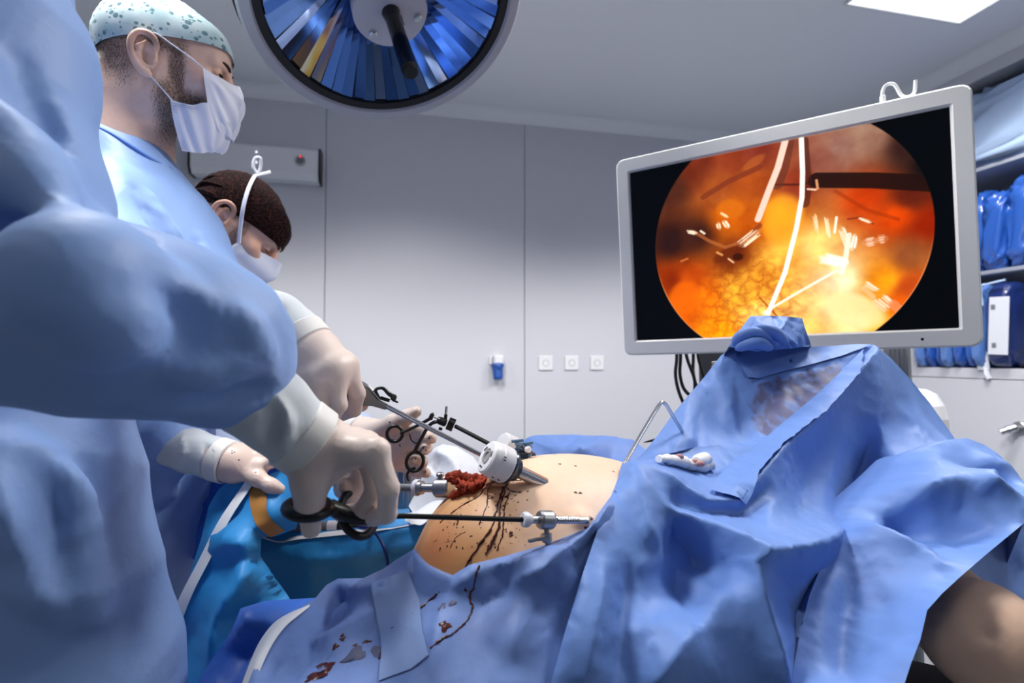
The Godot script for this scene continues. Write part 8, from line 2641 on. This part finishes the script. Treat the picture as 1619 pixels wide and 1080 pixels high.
# ---------------------------------------------------------------- surgical lamp overhead
func build_lamp() -> void:
	var c := V(-0.2645, 2.0045, -1.1275)                      # middle of the open mouth
	var n := Vector3(0.27, -0.80, 0.30).normalized()      # the way it faces
	var x := n.cross(Vector3.UP).normalized()
	var y := x.cross(n).normalized()
	var R := 0.300
	var t := thing("surgical_lamp", c - n * 0.2, "round surgical lamp overhead with blue mirrored facets, switched off, and a black handle", "lamp")
	var b := Buf.new()
	b.lathe(c, n, [Vector2(-0.22, 0.0), Vector2(-0.22, 0.12), Vector2(-0.20, 0.18), Vector2(-0.12, 0.27), Vector2(-0.05, R - 0.012), Vector2(-0.01, R), Vector2(0.004, R), Vector2(0.012, R - 0.006), Vector2(0.012, R - 0.026), Vector2(0.006, R - 0.03)], 96)
	part("housing", b, M.lamp_white, t, "pale grey housing and rim")
	b = Buf.new()
	b.lathe(c, n, [Vector2(0.006, R - 0.030), Vector2(0.004, R - 0.047), Vector2(-0.004, R - 0.048)], 96)
	part("inner_gasket", b, M.black_rubber, t, "black inner ring")
	b = Buf.new()
	b.torus(c - n * 0.03, n, R + 0.002, 0.004, 96, 8)
	part("edge_seal", b, M.black_rubber, t)
	# mirrored facets
	var N := 56
	for k in N:
		for row in 1:
			b = Buf.new()
			var a0 := TAU * k / N
			var a1 := TAU * (k + 1) / N
			var r0 := R - 0.048 if row == 0 else 0.19
			var r1 := 0.085
			var h0 := -0.004 if row == 0 else -0.075
			var h1 := -0.13
			var q := []
			for e in [[a0, r0, h0], [a1, r0, h0], [a1, r1, h1], [a0, r1, h1]]:
				q.append(c + n * e[2] + (x * cos(e[0]) + y * sin(e[0])) * e[1])
			var mid: Vector3 = (q[0] + q[1] + q[2] + q[3]) / 4.0
			var wob := Vector3(rng.randf_range(-1, 1), rng.randf_range(-1, 1), rng.randf_range(-1, 1)) * 0.003
			for i in 4: q[i] = mid + (q[i] - mid) * 0.985 + (wob if i < 2 else -wob)
			b.face(q)
			part("mirror_facet", b, M.mirror[rng.randi() % 3], t)
	b = Buf.new()
	b.lathe(c, n, [Vector2(-0.165, R - 0.06), Vector2(-0.165, 0.0)], 64)
	part("back_plate", b, M.black_plastic, t)
	# hub plate with screws and the sterile handle
	b = Buf.new()
	b.lathe(c, n, [Vector2(-0.15, 0.07), Vector2(-0.01, 0.072), Vector2(-0.01, 0.078), Vector2(0.02, 0.08), Vector2(0.026, 0.077), Vector2(0.026, 0.0)], 56)
	var hub := part("hub_plate", b, M.lamp_hub, t)
	for k in 3:
		b = Buf.new()
		var an := TAU * k / 3.0 + 0.75
		b.lathe(c + (x * cos(an) + y * sin(an)) * 0.06, n, [Vector2(0.025, 0.009), Vector2(0.031, 0.009), Vector2(0.033, 0.0065), Vector2(0.033, 0)], 18)
		part("screw", b, M.steel, hub)
	b = Buf.new()
	b.lathe(c, n, [Vector2(0.024, 0.02), Vector2(0.036, 0.018), Vector2(0.05, 0.0165), Vector2(0.195, 0.0175), Vector2(0.207, 0.015), Vector2(0.207, 0)], 28)
	part("handle", b, M.gloss_black, t, "glossy black handle")
	b = Buf.new()
	b.tube([c + n * 0.03 + x * -0.02 + y * 0.006, c + n * 0.065 + x * -0.0185 + y * 0.006], 0.0028, 8)
	part("handle_latch", b, M.steel, t)
	# yoke and ceiling arm, out of frame
	b = Buf.new()
	var arm0 := c - n * 0.2
	b.tube(smooth_path([arm0, arm0 + Vector3(-0.08, 0.14, -0.12), Vector3(arm0.x - 0.3, 2.45, arm0.z - 0.2), Vector3(arm0.x - 0.6, 2.5, arm0.z - 0.2)]), 0.022, 14)
	part("arm", b, M.lamp_white, t)
	b = Buf.new()
	b.tube([Vector3(arm0.x - 0.6, 2.46, arm0.z - 0.2), Vector3(arm0.x - 0.6, CEIL - 0.001, arm0.z - 0.2)], 0.04, 18)
	part("ceiling_tube", b, M.lamp_white, t)
